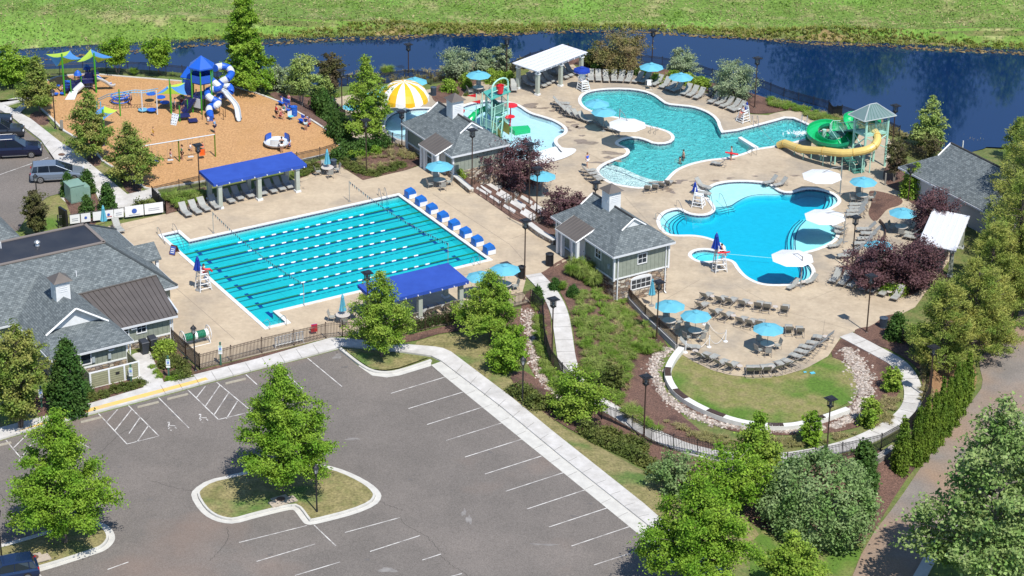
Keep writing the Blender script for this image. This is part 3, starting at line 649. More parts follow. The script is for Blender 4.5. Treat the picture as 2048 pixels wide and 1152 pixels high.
# --- mulch beds, lawns, gravel, path on the terrain
def bed(px,name='mulch_bed',m_=M_mulch,dz=.05,it=1,**k): return region(name,smooth_poly(wpoly(px),it),dz,m_,grid=.8,**k)
def dbed(px,name='mulch_bed',m_=M_mulch,z=ZD,dz=.06,it=2): return region(name,smooth_poly(wpoly(px,z),it),0,m_,flat=z+dz)
bed([(1053,556),(1081,549),(1120,520),(1160,508),(1236,575),(1345,694),(1318,712),(1308,745),(1330,795),(1400,842),(1480,868),(1600,872),(1700,862),(1760,835),(1800,790),(1800,750),(1780,728),(1690,680),(1681,676),(1656,715),(1700,730),(1725,800),(1640,838),(1560,850),(1440,836),(1360,800),(1350,820),(1420,880),(1430,905),(1350,885),(1280,850),(1215,803),(1160,780),(1150,740),(1150,680),(1140,620),(1105,560)],dz=.045)
bed([(1692,671),(1740,655),(1780,625),(1812,640),(1810,690),(1860,760),(1880,830),(1846,850),(1842,800),(1845,750),(1820,722),(1760,690)])
bed([(1046,590),(1075,575),(1100,620),(1104,680),(1110,735),(1100,790),(1060,740),(1040,690),(1040,640)],dz=.05)
bed([(1015,745),(1060,740),(1150,830),(1200,815),(1280,870),(1350,905),(1460,935),(1460,1000),(1380,985),(1290,935),(1200,890),(1120,850),(1040,790)],dz=.045)
bed([(1520,980),(1560,935),(1700,905),(1790,900),(1800,870),(1900,830),(1860,900),(1800,975),(1736,1085),(1680,1085),(1560,1070),(1500,1050),(1480,1010)],dz=.05)
bed([(1865,640),(1880,700),(1930,700),(1955,740),(1950,790),(1860,900),(1850,870),(1855,810)],m_=mat('pine straw',(.22,.12,.06),.95,(.3,.18,.09),4,bump=.6,bscale=12),name='pine_straw_bed',dz=.055)
bed([(1900,690),(1960,700),(2000,690),(2040,600),(2048,540),(1960,560),(1880,640)],m_=MC['pine straw'],name='pine_straw_bed',dz=.04)
bed([(690,676),(812,672),(896,652),(1062,612),(1070,640),(1000,665),(900,662),(812,688),(760,684)],dz=.05)
bed([(375,748),(400,741),(525,709),(662,678),(692,680),(662,684),(470,738),(390,756)],dz=.045,it=0)
bed([(295,724),(345,690),(398,742),(375,755),(328,768)],dz=.05,it=0)
bed([(60,815),(170,812),(180,815),(285,775),(130,820),(80,835)],dz=.05,it=0); bed([(55,800),(180,740),(285,765),(288,777),(125,824),(82,834)],dz=.055,it=0)
bed([(95,396),(130,388),(170,372),(188,380),(205,420),(225,442),(160,460),(110,470),(60,470),(40,466),(62,422)],m_=M_lawn,name='lawn')
bed([(125,392),(168,368),(186,380),(200,410),(190,460),(150,455),(138,420)],dz=.06)
bed([(30,222),(78,212),(100,250),(175,320),(205,330),(260,360),(292,380),(256,391),(215,357),(122,287)],m_=M_dry,name='lawn',dz=.05)
bed([(55,232),(78,220),(100,240),(95,252),(72,250)],dz=.06); bed([(170,315),(195,310),(205,330),(185,335)],dz=.06); bed([(240,360),(285,372),(280,388),(256,390)],dz=.065)
bed([(332,430),(325,395),(410,375),(420,400),(350,424)],dz=.06,it=0); bed([(590,362),(585,340),(640,322),(650,330),(632,345)],dz=.06,it=0)
bed([(676,330),(700,300),(780,285),(840,300),(845,328),(812,341),(726,361)],dz=.06,it=0)
bed([(530,185),(640,180),(700,280),(677,300),(678,278),(560,204)],dz=.05)
bed([(905,708),(1105,866),(1290,1013),(1326,1062),(1480,1190),(1560,1190),(1530,1080),(1460,1010),(1380,990),(1200,895),(1110,850),(1015,745),(1000,670),(900,664),(812,690),(880,697)],m_=M_dry,name='lawn',dz=.04)
bed([(1500,1055),(1600,1085),(1690,1090),(1733,1086),(1686,1185),(1500,1185)],m_=M_lawn,name='lawn',dz=.045)
bed([(-60,790),(60,800),(82,836),(0,857),(-60,872)],m_=M_dry,name='lawn',dz=.06)
dbed([(868,178),(862,190),(868,204),(885,207),(905,206),(922,196),(930,182),(945,172),(960,165),(940,155),(890,160)])
dbed([(1130,132),(1155,128),(1190,148),(1300,148),(1360,168),(1420,185),(1480,204),(1540,215),(1560,205),(1480,180),(1400,160),(1300,130),(1140,108)],dz=.055)
dbed([(1470,205),(1495,204),(1560,205),(1640,225),(1680,250),(1655,252),(1600,221),(1570,221),(1545,227),(1502,229),(1492,221)])
dbed([(1765,345),(1780,322),(1800,318),(1830,340),(1850,390),(1830,400),(1800,385),(1768,368)])
dbed([(1735,383),(1752,382),(1790,391),(1808,402),(1800,412),(1775,418),(1765,430),(1752,445),(1742,440),(1735,425),(1745,405)])
dbed([(1664,540),(1690,530),(1830,520),(1860,560),(1820,600),(1750,580),(1676,556)]); dbed([(1810,385),(1900,370),(1930,420),(1870,420),(1820,410)])
dbed([(1704,664),(1720,656),(1748,654),(1770,660),(1800,680),(1780,700),(1750,690)])
AMP=[(1368,713),(1386,724),(1424,742),(1461,752),(1499,756),(1536,755),(1568,752),(1611,739),(1656,713),(1686,723),(1706,738),(1711,761),(1718,793),(1686,812),(1643,832),(1590,846),(1540,848),(1480,840),(1420,822),(1380,800),(1350,772),(1341,742),(1345,724),(1360,708)]
bed([(900,345),(942,382),(960,393),(1024,438),(1056,453),(1082,468),(1108,484),(1112,462),(1100,432),(1062,395),(1020,372),(985,352),(940,330)],dz=.05,it=0)
dbed(AMP,'lawn',M_lawn,dz=.05,it=1)
# path
K=smooth_poly([W(a,b,z).xy for a,b,z in PATHC],3,False); mb=MB(); A,B=ribbon(K,1.5); strip(mb,A,B,-.2,.10); mb.build('path',M_conc)['kind']='structure'
mb=MB()
for i in range(4,len(K)-4,4):
    a=A[i];b=B[i]; d=(A[i+1]-A[i-1]).normalized()*.02; f=lambda p:(p.x,p.y,h(p.x,p.y)+.106); mb.face([f(a-d),f(b-d),f(b+d),f(a+d)])
mb.build('path_joint',MC['concrete joint line'])['kind']='structure'
# service road
region('road',smooth_poly(wpoly(ROAD,-3.2),1),0,M_road,flat=-3.16)
mb=MB(); K=[W(a,b,-3.2).xy for a,b in [(1830,1172),(1868,1104),(1898,1060),(1950,985),(2008,905),(2100,780)]]; A,B=ribbon(K,.9); strip(mb,A,B,-.2,.12); mb.build('kerb',M_curb)['kind']='structure'
# low retaining wall by the road
mb=MB()
K=[W(a,b,-3).xy for a,b in [(1757,912),(1784,903),(1788,925)]]
K=[G(1752,925).xy,G(1770,915).xy,G(1786,903).xy]
A,B=ribbon(K,.45); strip(mb,A,B,-.6,.5)
tag(mb.build('retaining_wall',brickmat('block wall',(.33,.31,.28),(.26,.24,.22),(.12,.11,.1),.4,.2,.02),uv=True),'low grey block retaining wall end beside the arborvitae row','retaining wall')
# river stones
def stones(name,bands,n,lo,hi,label,cat='gravel',seed=1):
    rg=random.Random(seed); V=[];
    mb=MB()
    tot=0
    for i in range(n):
        k=rg.randrange(len(bands)-1); t=rg.random(); (x0,y0,w0),(x1,y1,w1)=bands[k],bands[k+1]
        x=x0+(x1-x0)*t; y=y0+(y1-y0)*t; wd=w0+(w1-w0)*t
        dx=(x1-x0);dy=(y1-y0)*2.3; l_=math.hypot(dx,dy)+1e-6; r_=rg.gauss(0,.42)*wd
        p=G(x-dy/l_*r_,y+dx/l_*r_/2.3); s=rg.uniform(lo,hi); 
        a=rg.uniform(0,6.3); vs=[]
        for (rr,zz) in ((1,.0),(.6,.75)):
            for q in range(5): aa=a+q*1.257; vs.append((p.x+math.cos(aa)*s*rr*rg.uniform(.8,1.2),p.y+math.sin(aa)*s*rr*rg.uniform(.7,1.1),p.z+.03+zz*s*rg.uniform(.7,1)))
        mb.add(vs,[(0,1,6,5),(1,2,7,6),(2,3,8,7),(3,4,9,8),(4,0,5,9),(5,6,7,8,9)])
    o=mb.build(name,M_rock); return tag(o,label,cat,kind='stuff')
stones('river_stone',[(1338,697,14),(1318,710,17),(1306,733,17),(1312,761,13),(1328,790,13),(1352,812,15),(1386,832,15),(1436,850,13),(1520,862,11),(1600,862,11),(1650,856,14)],1700,.06,.15,'white and tan river stones curving below the seat wall',seed=3)
stones('river_stone',[(1690,697,14),(1708,722,22),(1724,750,25),(1730,780,23),(1722,808,22),(1700,838,16),(1664,856,14)],2000,.06,.15,'white river stones in a broad band right of the oval lawn',seed=5)
stones('river_stone',[(1052,618,20),(1062,660,18),(1060,700,10),(1072,735,14),(1100,775,15),(1135,810,8)],900,.06,.13,'pinkish river stones in the swale left of the upper path',seed=6)
# ------------------------------------------------------------------ buildings
def stonemat():
    m=bpy.data.materials.new('ledge stone'); m.use_nodes=True; n=m.node_tree.nodes; l=m.node_tree.links; b=n['Principled BSDF']; b.inputs['Roughness'].default_value=.9
    tc=n.new('ShaderNodeTexCoord'); mp=n.new('ShaderNodeMapping'); mp.inputs['Scale'].default_value=(2.3,5.2,2.3); l.new(tc.outputs['UV'],mp.inputs[0])
    v=n.new('ShaderNodeTexVoronoi'); v.inputs['Scale'].default_value=1; l.new(mp.outputs[0],v.inputs['Vector'])
    e=n.new('ShaderNodeTexVoronoi'); e.feature='DISTANCE_TO_EDGE'; e.inputs['Scale'].default_value=1; l.new(mp.outputs[0],e.inputs['Vector'])
    s=n.new('ShaderNodeSeparateColor'); l.new(v.outputs['Color'],s.inputs[0])
    r=n.new('ShaderNodeValToRGB'); cr_=r.color_ramp; cr_.interpolation='CONSTANT'
    cols=[(0,(.20,.145,.105)),(.2,(.42,.34,.25)),(.4,(.30,.21,.145)),(.6,(.52,.46,.37)),(.8,(.25,.22,.2))]
    cr_.elements[0].position=0; cr_.elements[0].color=cols[0][1]+(1,); cr_.elements[1].position=.2; cr_.elements[1].color=cols[1][1]+(1,)
    for p_,c_ in cols[2:]: q=cr_.elements.new(p_); q.color=c_+(1,)
    l.new(s.outputs[0],r.inputs[0])
    g=n.new('ShaderNodeMapRange'); g.inputs['From Max'].default_value=.08; l.new(e.outputs['Distance'],g.inputs['Value'])
    x=n.new('ShaderNodeMix'); x.data_type='RGBA'; l.new(g.outputs[0],x.inputs['Factor']); x.inputs['A'].default_value=(.06,.05,.045,1); l.new(r.outputs[0],x.inputs['B']); l.new(x.outputs['Result'],b.inputs['Base Color'])
    bp=n.new('ShaderNodeBump'); bp.inputs['Strength'].default_value=.8; bp.inputs['Distance'].default_value=.05; l.new(g.outputs[0],bp.inputs['Height']); l.new(bp.outputs[0],b.inputs['Normal'])
    return m
M_stone=stonemat()
M_shing=brickmat('grey asphalt shingles',(.10,.118,.125),(.185,.21,.215),(.06,.07,.075),.30,.17,.012,.3,.9)
M_shingd=brickmat('dark cap shingles',(.08,.09,.095),(.11,.12,.125),(.05,.05,.05),.3,.2,.01,.2,.9)
M_board=brickmat('sage board and batten',(.25,.275,.225),(.26,.285,.235),(.15,.17,.14),.42,60,.018,.5,.7,offset=0)
M_clap=brickmat('olive clapboard',(.30,.30,.19),(.31,.31,.2),(.16,.16,.1),60,.19,.02,.5,.7)
M_white=mat('white trim paint',(.74,.75,.75),.5,(.66,.67,.67),2)
M_seam=mat('brown standing seam metal',(.115,.10,.09),.5,(.14,.122,.11),.6,metal=.2)
M_seamd=mat('seam edge',(.05,.042,.038),.5)
M_memb=mat('dark roof membrane',(.022,.025,.035),.55,(.035,.037,.045),.5,bump=.1,bscale=3,detail=8)
M_glass=mat('window glass',(.02,.03,.04),.08,spec=.6)
M_fascia=mat('fascia gutter',(.60,.62,.64),.4)
def slab(mb,pts,t=.12):
    """roof plane with thickness; pts ccw from above"""
    n=len(pts); lo=[Vector(p)-Vector((0,0,t)) for p in pts]
    mb.face(pts); mb.face(lo[::-1])
    for i in range(n): mb.face([lo[i],lo[(i+1)%n],pts[(i+1)%n],pts[i]])
def ccw(pts):
    a=sum(pts[i][0]*pts[(i+1)%len(pts)][1]-pts[(i+1)%len(pts)][0]*pts[i][1] for i in range(len(pts)))
    return pts if a>0 else pts[::-1]
def planes(name,Ls,m,par,t=.12):
    mb=MB()
    for P in Ls: slab(mb,ccw([L(*p) for p in P]),t)
    return mb.build(name,m,par,uv=True)
def fascia(par,segs,name='gutter'):
    mb=MB()
    for a,b in segs:
        a=L(*a);b=L(*b); c=(a+b)/2; d=b-a; ang=math.atan2(d.y,d.x); mb.box((c.x,c.y,c.z-.13),(d.length,.12,.17),ang)
    return mb.build(name,M_fascia,par)
def ubox(mb,u0,u1,v0,v1,z0,z1):
    c=L((u0+u1)/2,(v0+v1)/2,(z0+z1)/2); mb.box(c,(abs(u1-u0),abs(v1-v0),abs(z1-z0)),ANG)
def wallbox(par,u0,u1,v0,v1,z0,z1,m,name='wall'):
    mb=MB(); ubox(mb,u0,u1,v0,v1,z0,z1); return mb.build(name,m,par,uv=True)
def window(par,u,v,z,w_,h_,face,name='window',cols=2,rows=2):
    """face: 'S' (towards +V) or 'W' (towards -U) or 'E'"""
    f=MB(); p=MB(); t=.09
    def put(mb,a0,a1,z0,z1,d0,d1):
        if face=='S': ubox(mb,u+a0,u+a1,v+d0,v+d1,z0,z1)
        elif face=='W': ubox(mb,u-d1,u-d0,v+a0,v+a1,z0,z1)
        else: ubox(mb,u+d0,u+d1,v+a0,v+a1,z0,z1)
    put(f,-w_/2-t,w_/2+t,z-h_/2-t,z-h_/2,.0,.07); put(f,-w_/2-t,w_/2+t,z+h_/2,z+h_/2+t,.0,.07)
    put(f,-w_/2-t,-w_/2,z-h_/2,z+h_/2,.0,.068); put(f,w_/2,w_/2+t,z-h_/2,z+h_/2,.0,.068)
    for k in range(1,cols): x=-w_/2+w_*k/cols; put(f,x-.02,x+.02,z-h_/2,z+h_/2,.02,.052)
    for k in range(1,rows): y=z-h_/2+h_*k/rows; put(f,-w_/2,w_/2,y-.02,y+.02,.02,.048)
    put(p,-w_/2,w_/2,z-h_/2,z+h_/2,.005,.03)
    fo=f.build(name,M_white,par); p.build('pane',M_glass,fo); return fo
def cupola(par,u,v,zb,s=1.15,hh=1.5,rot=0):
    mb=MB(); ubox(mb,u-s/2,u+s/2,v-s/2,v+s/2,zb-.9,zb+hh); 
    o=mb.build('cupola',M_white,par)
    mb=MB()
    for k in range(5):
        z=zb+.35+k*.17; ubox(mb,u-s*.3,u+s*.3,v+s/2,v+s/2+.02,z,z+.06); ubox(mb,u-s/2-.02,u-s/2,v-s*.3,v+s*.3,z,z+.06)
    mb.build('louvre',M_fascia,o)
    mb=MB(); e=s/2+.22; z=zb+hh; C4=[L(u-e,v-e,z),L(u+e,v-e,z),L(u+e,v+e,z),L(u-e,v+e,z)]; T=L(u,v,z+.62)
    for i in range(4): mb.face(ccw([C4[i],C4[(i+1)%4],T]))
    mb.face(ccw(C4)[::-1]); mb.build('cupola_roof',M_seam,o)
    return o
def dutch(label,u0,u1,v0,v1,ze,gv=1.9,zg_drop=.7,sl=.68,base=0,low=None):
    par=empty('pool_building',L((u0+u1)/2,(v0+v1)/2,base),0,label,'building'); inv=Matrix.Translation(-par.location)
    um=(u0+u1)/2; w2=(u1-u0)/2; zr=ze+sl*w2; g=w2*.34; zg=zr-sl*g
    R_=[];a,b=v0+gv,v1-gv
    planes('roof',[[(u0,v0,ze),(um-g,a,zg),(um,a,zr),(um,b,zr),(um-g,b,zg),(u0,v1,ze)],[(u1,v0,ze),(um+g,a,zg),(um,a,zr),(um,b,zr),(um+g,b,zg),(u1,v1,ze)],
      [(u0,v1,ze),(um-g,b,zg),(um+g,b,zg),(u1,v1,ze)],[(u0,v0,ze),(um-g,a,zg),(um+g,a,zg),(u1,v0,ze)]],M_shing,par)
    for s_,vv in ((1,b+.03),(-1,a-.03)):
        mb=MB(); mb.face([L(um-g,vv,zg-.02),L(um+g,vv,zg-.02),L(um,vv,zr-.06)][::s_])
        for q in (-1,1):
            A=L(um+q*(g+.15),vv+s_*.12,zg-.12);B=L(um,vv+s_*.12,zr-.02); d=B-A; mb.tube([A,B],.085,4)
        mb.build('gable_trim',M_white,par)
    rc=MB(); 
    A=L(um,a-.1,zr+.02);B=L(um,b+.1,zr+.02); rc.tube([A,B],.09,6); rc.build('ridge_cap',M_shingd,par)
    fascia(par,[((u0,v0,ze),(u0,v1,ze)),((u0,v1,ze),(u1,v1,ze)),((u1,v1,ze),(u1,v0,ze)),((u1,v0,ze),(u0,v0,ze))])
    return par,um,zr
def fix(par):
    for k in par.children:
        if not k.get('_f'): k.matrix_parent_inverse=Matrix.Translation(-Vector(par.location)); k['_f']=1
        for q in k.children: pass
def awning(par,v0,v1,ue,ut,ze,zt,posts=True):
    mb=MB(); slab(mb,ccw([L(ue,v0,ze),L(ut,v0,zt),L(ut,v1,zt),L(ue,v1,ze)]),.08)
    n=int((v1-v0)/.42)
    for k in range(n+1):
        v=v0+.05+(v1-v0-.1)*k/n; mb.cur=1; mb.tube([L(ue,v,ze+.02),L(ut,v,zt+.02)],.022,4)
    mb.cur=0
    o=mb.build('awning_roof',[M_seam,M_seamd],par)
    mb=MB(); 
    a,b=L(ue,v0,ze-.1),L(ue,v1,ze-.1); c=(a+b)/2; mb.box(c,(.08,(b-a).length,.14),ANG)
    a,b=L(ue,v1+.02,ze-.08),L(ut,v1+.02,zt-.08); mb.tube([a,b],.07,4)
    a,b=L(ue,v0-.02,ze-.08),L(ut,v0-.02,zt-.08); mb.tube([a,b],.07,4)
    mb.build('awning_trim',M_white,par)
    if posts:
        for v in (v0+.15,v1-.15,v0+.85,v1-.85):
            mb=MB(); ubox(mb,ue+.12,ue+.4,v-.14,v+.14,0,ze+.05); mb.build('awning_post',M_white,par)
def downspout(par,u,v,z0,z1):
    mb=MB(); mb.tube([L(u,v,z1),L(u,v,z0+.2),L(u+.0,v+.25,z0+.05)],.06,6); mb.build('downspout',M_white,par)
# --- snack building
par,um,zr=dutch('grey shingled snack building standing on a stone lower storey beside the family pool',29.7,36.2,-.5,9.6,2.6)
wallbox(par,30.1,35.8,-.1,9.2,.12,2.55,M_board,'siding_wall'); wallbox(par,30.15,35.75,-.05,9.15,-2.8,.12,M_stone,'stone_wall')
mb=MB()
ubox(mb,30.05,35.85,9.12,9.24,.06,.2); ubox(mb,30.04,30.16,-.1,9.2,.06,.2)
for (u,v) in ((30.08,9.22),(35.82,9.22),(30.08,-.12),(35.82,-.12)): ubox(mb,u-.08,u+.08,v-.08,v+.08,.0,2.5)
for v in (9.22,): ubox(mb,30.05,35.85,v-.1,v+.03,2.32,2.5)
ubox(mb,30.03,30.13,-.1,9.2,2.32,2.5)
mb.build('corner_trim',M_white,par)
wallbox(par,30.06,30.14,-.1,1.3,.05,.75,M_stone,'stone_wall'); wallbox(par,30.06,30.14,4.4,5.6,.05,.75,M_stone,'stone_wall')
window(par,33.0,9.2,1.55,.85,.85,'S'); window(par,30.1,6.7,1.65,.8,.8,'W')
f=window(par,33.0,9.15,-.85,2.0,.85,'S',cols=4,rows=2)
mb=MB(); pts=[]
for k in range(9): a=math.pi*k/8; pts.append((33+math.cos(a)*1.1,-.35+math.sin(a)*.28))
A=[L(x,9.25,z) for x,z in pts]; B=[L(x,9.15,z) for x,z in pts]; mb.face(A); 
for i in range(8): mb.face([A[i],A[i+1],B[i+1],B[i]])
mb.build('window_arch',M_white,par)
awning(par,1.7,5.1,28.75,30.75,2.45,3.3)
for v in (2.6,4.2):
    mb=MB(); ubox(mb,30.0,30.09,v-.45,v+.45,.05,2.1); d=mb.build('door',M_white,par); mb=MB(); mb.lathe([(.0,0),(.04,.01),(.04,.05),(0,.06)],L(29.98,v+.33,1.0),8); mb.build('handle',mat('dark metal',(.03,.03,.03),.4),d)
downspout(par,30.0,.3,0,2.5); downspout(par,30.45,9.28,-2.35,2.5); downspout(par,35.5,9.28,-2.35,2.5)
mb=MB(); ubox(mb,30.0,30.1,8.3,8.6,.9,1.3); mb.build('electric_box',mat('box grey',(.35,.4,.42),.5),par)
cupola(par,um,4.2,zr+.05,1.2,1.35); fix(par)
# --- bath house by the splash pool
par,um,zr=dutch('grey shingled bath house with a white cupola between the lap pool deck and the splash pool',28.9,35.3,-26.9,-17.0,2.6)
wallbox(par,29.3,34.9,-26.5,-17.4,.7,2.55,M_board,'siding_wall'); wallbox(par,29.27,34.93,-26.53,-17.37,-2.8,.7,M_stone,'stone_wall')
mb=MB(); 
for (u,v) in ((29.28,-17.38),(34.9,-17.38),(29.28,-26.5)): ubox(mb,u-.09,u+.09,v-.09,v+.09,0,2.5)
ubox(mb,29.22,29.3,-26.5,-17.4,.66,.78); mb.build('corner_trim',M_white,par)
awning(par,-21.6,-18.3,27.9,29.9,2.45,3.25)
for v in (-20.8,-19.2):
    mb=MB(); ubox(mb,29.2,29.29,v-.45,v+.45,.05,2.1); mb.build('door',M_white,par)
downspout(par,29.2,-26.2,0,2.5); downspout(par,29.25,-17.3,0,2.5)
cupola(par,um,-21.9,zr+.05,1.2,1.35); fix(par)
# --- far right building
par,um,zr=dutch('large grey shingled building partly hidden behind the pines at far right',68.2,76.0,1.6,15.5,.25,gv=2.9,base=-2.5)
wallbox(par,68.7,75.5,2.1,15,-3.4,.2,mat('pale siding',(.5,.52,.53),.7),'wall'); fix(par)
mb=MB(); p=W(1925,298,-2.4); mb.tube([(p.x,p.y,-3),(p.x,p.y,-1.5)],.06,8); tag(mb.build('marker_post',M_white),'small white marker post on the grass behind the far right roof','post')
# --- main clubhouse
par=empty('clubhouse',L(-14,-8,0),0,'large grey shingled clubhouse with a flat dark roof deck and brown metal lean-to','building')
ze=2.4; s_=.711; zt=5.6; ue,vn,vs=-5.04,-17.3,-4.04; ut=-9.55; v1,v2=-12.8,-8.53; UL=-40
planes('shingle_roof',[[(ue,vs,ze),(UL,vs,ze),(UL,v2,zt),(ut,v2,zt)],[(ue,vs,ze),(ut,v2,zt),(ut,v1,zt),(ue,vn,ze)],[(ue,vn,ze),(ut,v1,zt),(UL,v1,zt),(UL,vn,ze)]],M_shing,par)
planes('flat_roof',[[(ut,v2,zt+.02),(ut,v1,zt+.02),(UL,v1,zt+.02),(UL,v2,zt+.02)]],M_memb,par,.1)
mb=MB()
for a,b in (((ut,v2),(UL,v2)),((ut,v2),(ut,v1)),((ut,v1),(UL,v1))):
    A=L(a[0],a[1],zt+.04);B=L(b[0],b[1],zt+.04); c=(A+B)/2; d=B-A; mb.box(c,(d.length+.1,.28,.1),math.atan2(d.y,d.x))
mb.build('roof_edge_flashing',mat('tan flashing',(.2,.17,.15),.6),par)
mb=MB(); mb.tube([L(ue,vs,ze+.03),L(ut,v2,zt+.03)],.1,6); mb.build('hip_cap',M_shing,par); mb=MB(); mb.tube([L(ue,vn,ze+.03),L(ut,v1,zt+.03)],.1,6); mb.build('hip_cap',M_shing,par)
fascia(par,[((ue,vs,ze),(UL,vs,ze)),((ue,vs,ze),(ue,vn,ze)),((ue,vn,ze),(UL,vn,ze))])
wallbox(par,UL,ue-.5,vn+.5,vs-.5,.5,ze-.05,M_board,'siding_wall'); wallbox(par,UL,ue-.47,vn+.47,vs-.47,-.2,.5,M_stone,'stone_wall')
# entry gable on the pool side
planes('entry_gable_roof',[[(-4.3,-10.5,3.75),(-7.5,-10.5,3.75),(-7.2,-9.0,2.75),(-4.3,-9.0,2.75)],[(-4.3,-10.5,3.75),(-7.5,-10.5,3.75),(-7.2,-12.0,2.75),(-4.3,-12.0,2.75)]],M_shing,par)
mb=MB(); mb.face([L(-4.42,-9.1,2.6),L(-4.42,-12,2.6),L(-4.42,-10.5,3.6)]); mb.build('gable_face',M_white,par)
for v in (-9.3,-11.7): mb=MB(); ubox(mb,-4.75,-4.5,v-.12,v+.12,0,2.7); mb.build('entry_post',M_white,par)
# metal lean-to
P0=(-6.75,-5.0,3.12);P1=(-13.6,-5.0,3.12);P2=(-13.2,.95,2.38);P3=(-7.3,1.05,2.38)
P0=(-6.45,-5.1,3.2)
mb=MB(); slab(mb,ccw([L(*p) for p in (P0,P1,P2,P3)]),.1); mb.cur=1; n=15
for k in range(n+1):
    t=k/n; a=Vector(P0).lerp(Vector(P1),t); b=Vector(P3).lerp(Vector(P2),t); mb.tube([L(a.x,a.y,a.z+.025),L(b.x,b.y,b.z+.025)],.022,4)
mb.tube([L(P0[0],P0[1],P0[2]+.05),L(P1[0],P1[1],P1[2]+.05)],.07,4)
mb.build('metal_roof',[M_seam,M_seamd],par)
fascia(par,[(P3,P2)]); fascia(par,[(P3,P0)],'rake_board')
wallbox(par,-14,-7.8,-4.6,.6,.65,2.3,M_board,'siding_wall'); wallbox(par,-14,-7.77,-4.6,.63,-.1,.65,M_stone,'stone_wall')
mb=MB(); ubox(mb,-7.88,-7.72,.52,.68,0,2.3); ubox(mb,-13,-7.8,.6,.66,.6,.72); mb.build('corner_trim',M_white,par)
window(par,-11.9,.6,1.75,.75,.75,'S'); window(par,-10.35,.6,1.75,.75,.75,'S')
# wing with the white gable
ul,ur,ve=-19.26,-12.26,3.55; uc=(ul+ur)/2; zr=4.75; gv=.1; gz=3.17; gl=ul+(gz-ze)/.671*1.0; gl=ul+1.15; gr=ur-1.15
planes('wing_roof',[[(ul,ve,ze),(gl,gv,gz),(uc,gv,zr),(uc,-7.4,zr),(ul,-4.0,ze)],[(ur,ve,ze),(gr,gv,gz),(uc,gv,zr),(uc,-7.4,zr),(ur,-4.0,ze)],[(ul,ve,ze),(gl,gv,gz),(gr,gv,gz),(ur,ve,ze)]],M_shing,par)
mb=MB(); mb.face([L(gl,gv+.05,gz),L(gr,gv+.05,gz),L(uc,gv+.05,zr-.1)]); mb.build('gable_face',M_white,par)
mb=MB()
for q in (gl-.3,gr+.3):
    A=L(q,gv+.45,gz-.15);B=L(uc,gv+.45,zr+.02); A2=L(q,gv,gz-.15);B2=L(uc,gv,zr+.02); mb.tube([A,B],.1,4)
mb.build('rake_board',M_white,par)
planes('gable_overhang',[[(gl-.3,gv+.42,gz-.1),(gl-.3,gv-.3,gz-.1),(uc,gv-.3,zr+.04),(uc,gv+.42,zr+.04)],[(gr+.3,gv+.42,gz-.1),(gr+.3,gv-.3,gz-.1),(uc,gv-.3,zr+.04),(uc,gv+.42,zr+.04)]],M_shing,par,.06)
fascia(par,[((ul,ve,ze),(ur,ve,ze)),((ur,ve,ze),(ur,-4,ze)),((ul,ve,ze),(ul,-4,ze))])
wallbox(par,ul+.45,ur-.45,-4,ve-.45,.75,ze-.05,M_board,'siding_wall'); wallbox(par,ul+.42,ur-.42,-4,ve-.42,-.1,.75,M_stone,'stone_wall')
mb=MB(); ubox(mb,ur-.52,ur-.36,ve-.52,ve-.36,0,2.3); ubox(mb,ul+.5,ur-.5,ve-.45,ve-.39,.7,.82); mb.build('corner_trim',M_white,par)
window(par,-16.2,ve-.45,1.6,.8,1.0,'S',cols=1,rows=1)
downspout(par,ur-.2,ve-.3,0,2.3); downspout(par,-7.65,.7,0,2.3)
for (u,v,z) in ((-14.1,ve-.42,1.9),(-11.1,.63,1.95)):
    mb=MB(); ubox(mb,u-.25,u+.25,v,v+.3,z,z+.08); ubox(mb,u-.2,u+.2,v+.05,v+.25,z-.08,z); mb.build('wall_lamp',M_fascia,par)
mb=MB(); ubox(mb,-14.35,-14.1,ve-.4,ve-.28,1.1,1.55); ubox(mb,-15.7,-15.45,ve-.4,ve-.3,1.1,1.6); mb.build('electric_box',MC['box grey'],par)
cupola(par,uc,-2.7,zr+.05,1.2,1.25)
mb=MB(); p=W(75,493,zt); mb.lathe([(.0,.0),(.18,0),(.2,.1),(.12,.28),(.26,.34),(.26,.42),(.12,.55),(0,.57)],p,12); mb.build('roof_vent',mat('galvanised metal',(.5,.5,.5),.35,metal=.7),par)
for (x,y,z) in ((2,497,zt),(153,555,4.0)): mb=MB(); p=W(x,y,z); mb.tube([p,p+Vector((0,0,.6))],.05,8); mb.build('vent_pipe',M_white,par)
planes('back_wing_roof',[[(-13.0,-18.2,2.6),(-40,-18.2,2.6),(-40,-23,5),(-16,-23,5)],[(-13.0,-18.2,2.6),(-16,-23,5),(-13,-28,2.6)],[(-13,-28,2.6),(-16,-23,5),(-40,-23,5),(-40,-28,2.6)]],M_shing,par)
wallbox(par,-40,-13.5,-27.5,-16,0,2.5,M_board,'siding_wall'); fix(par)
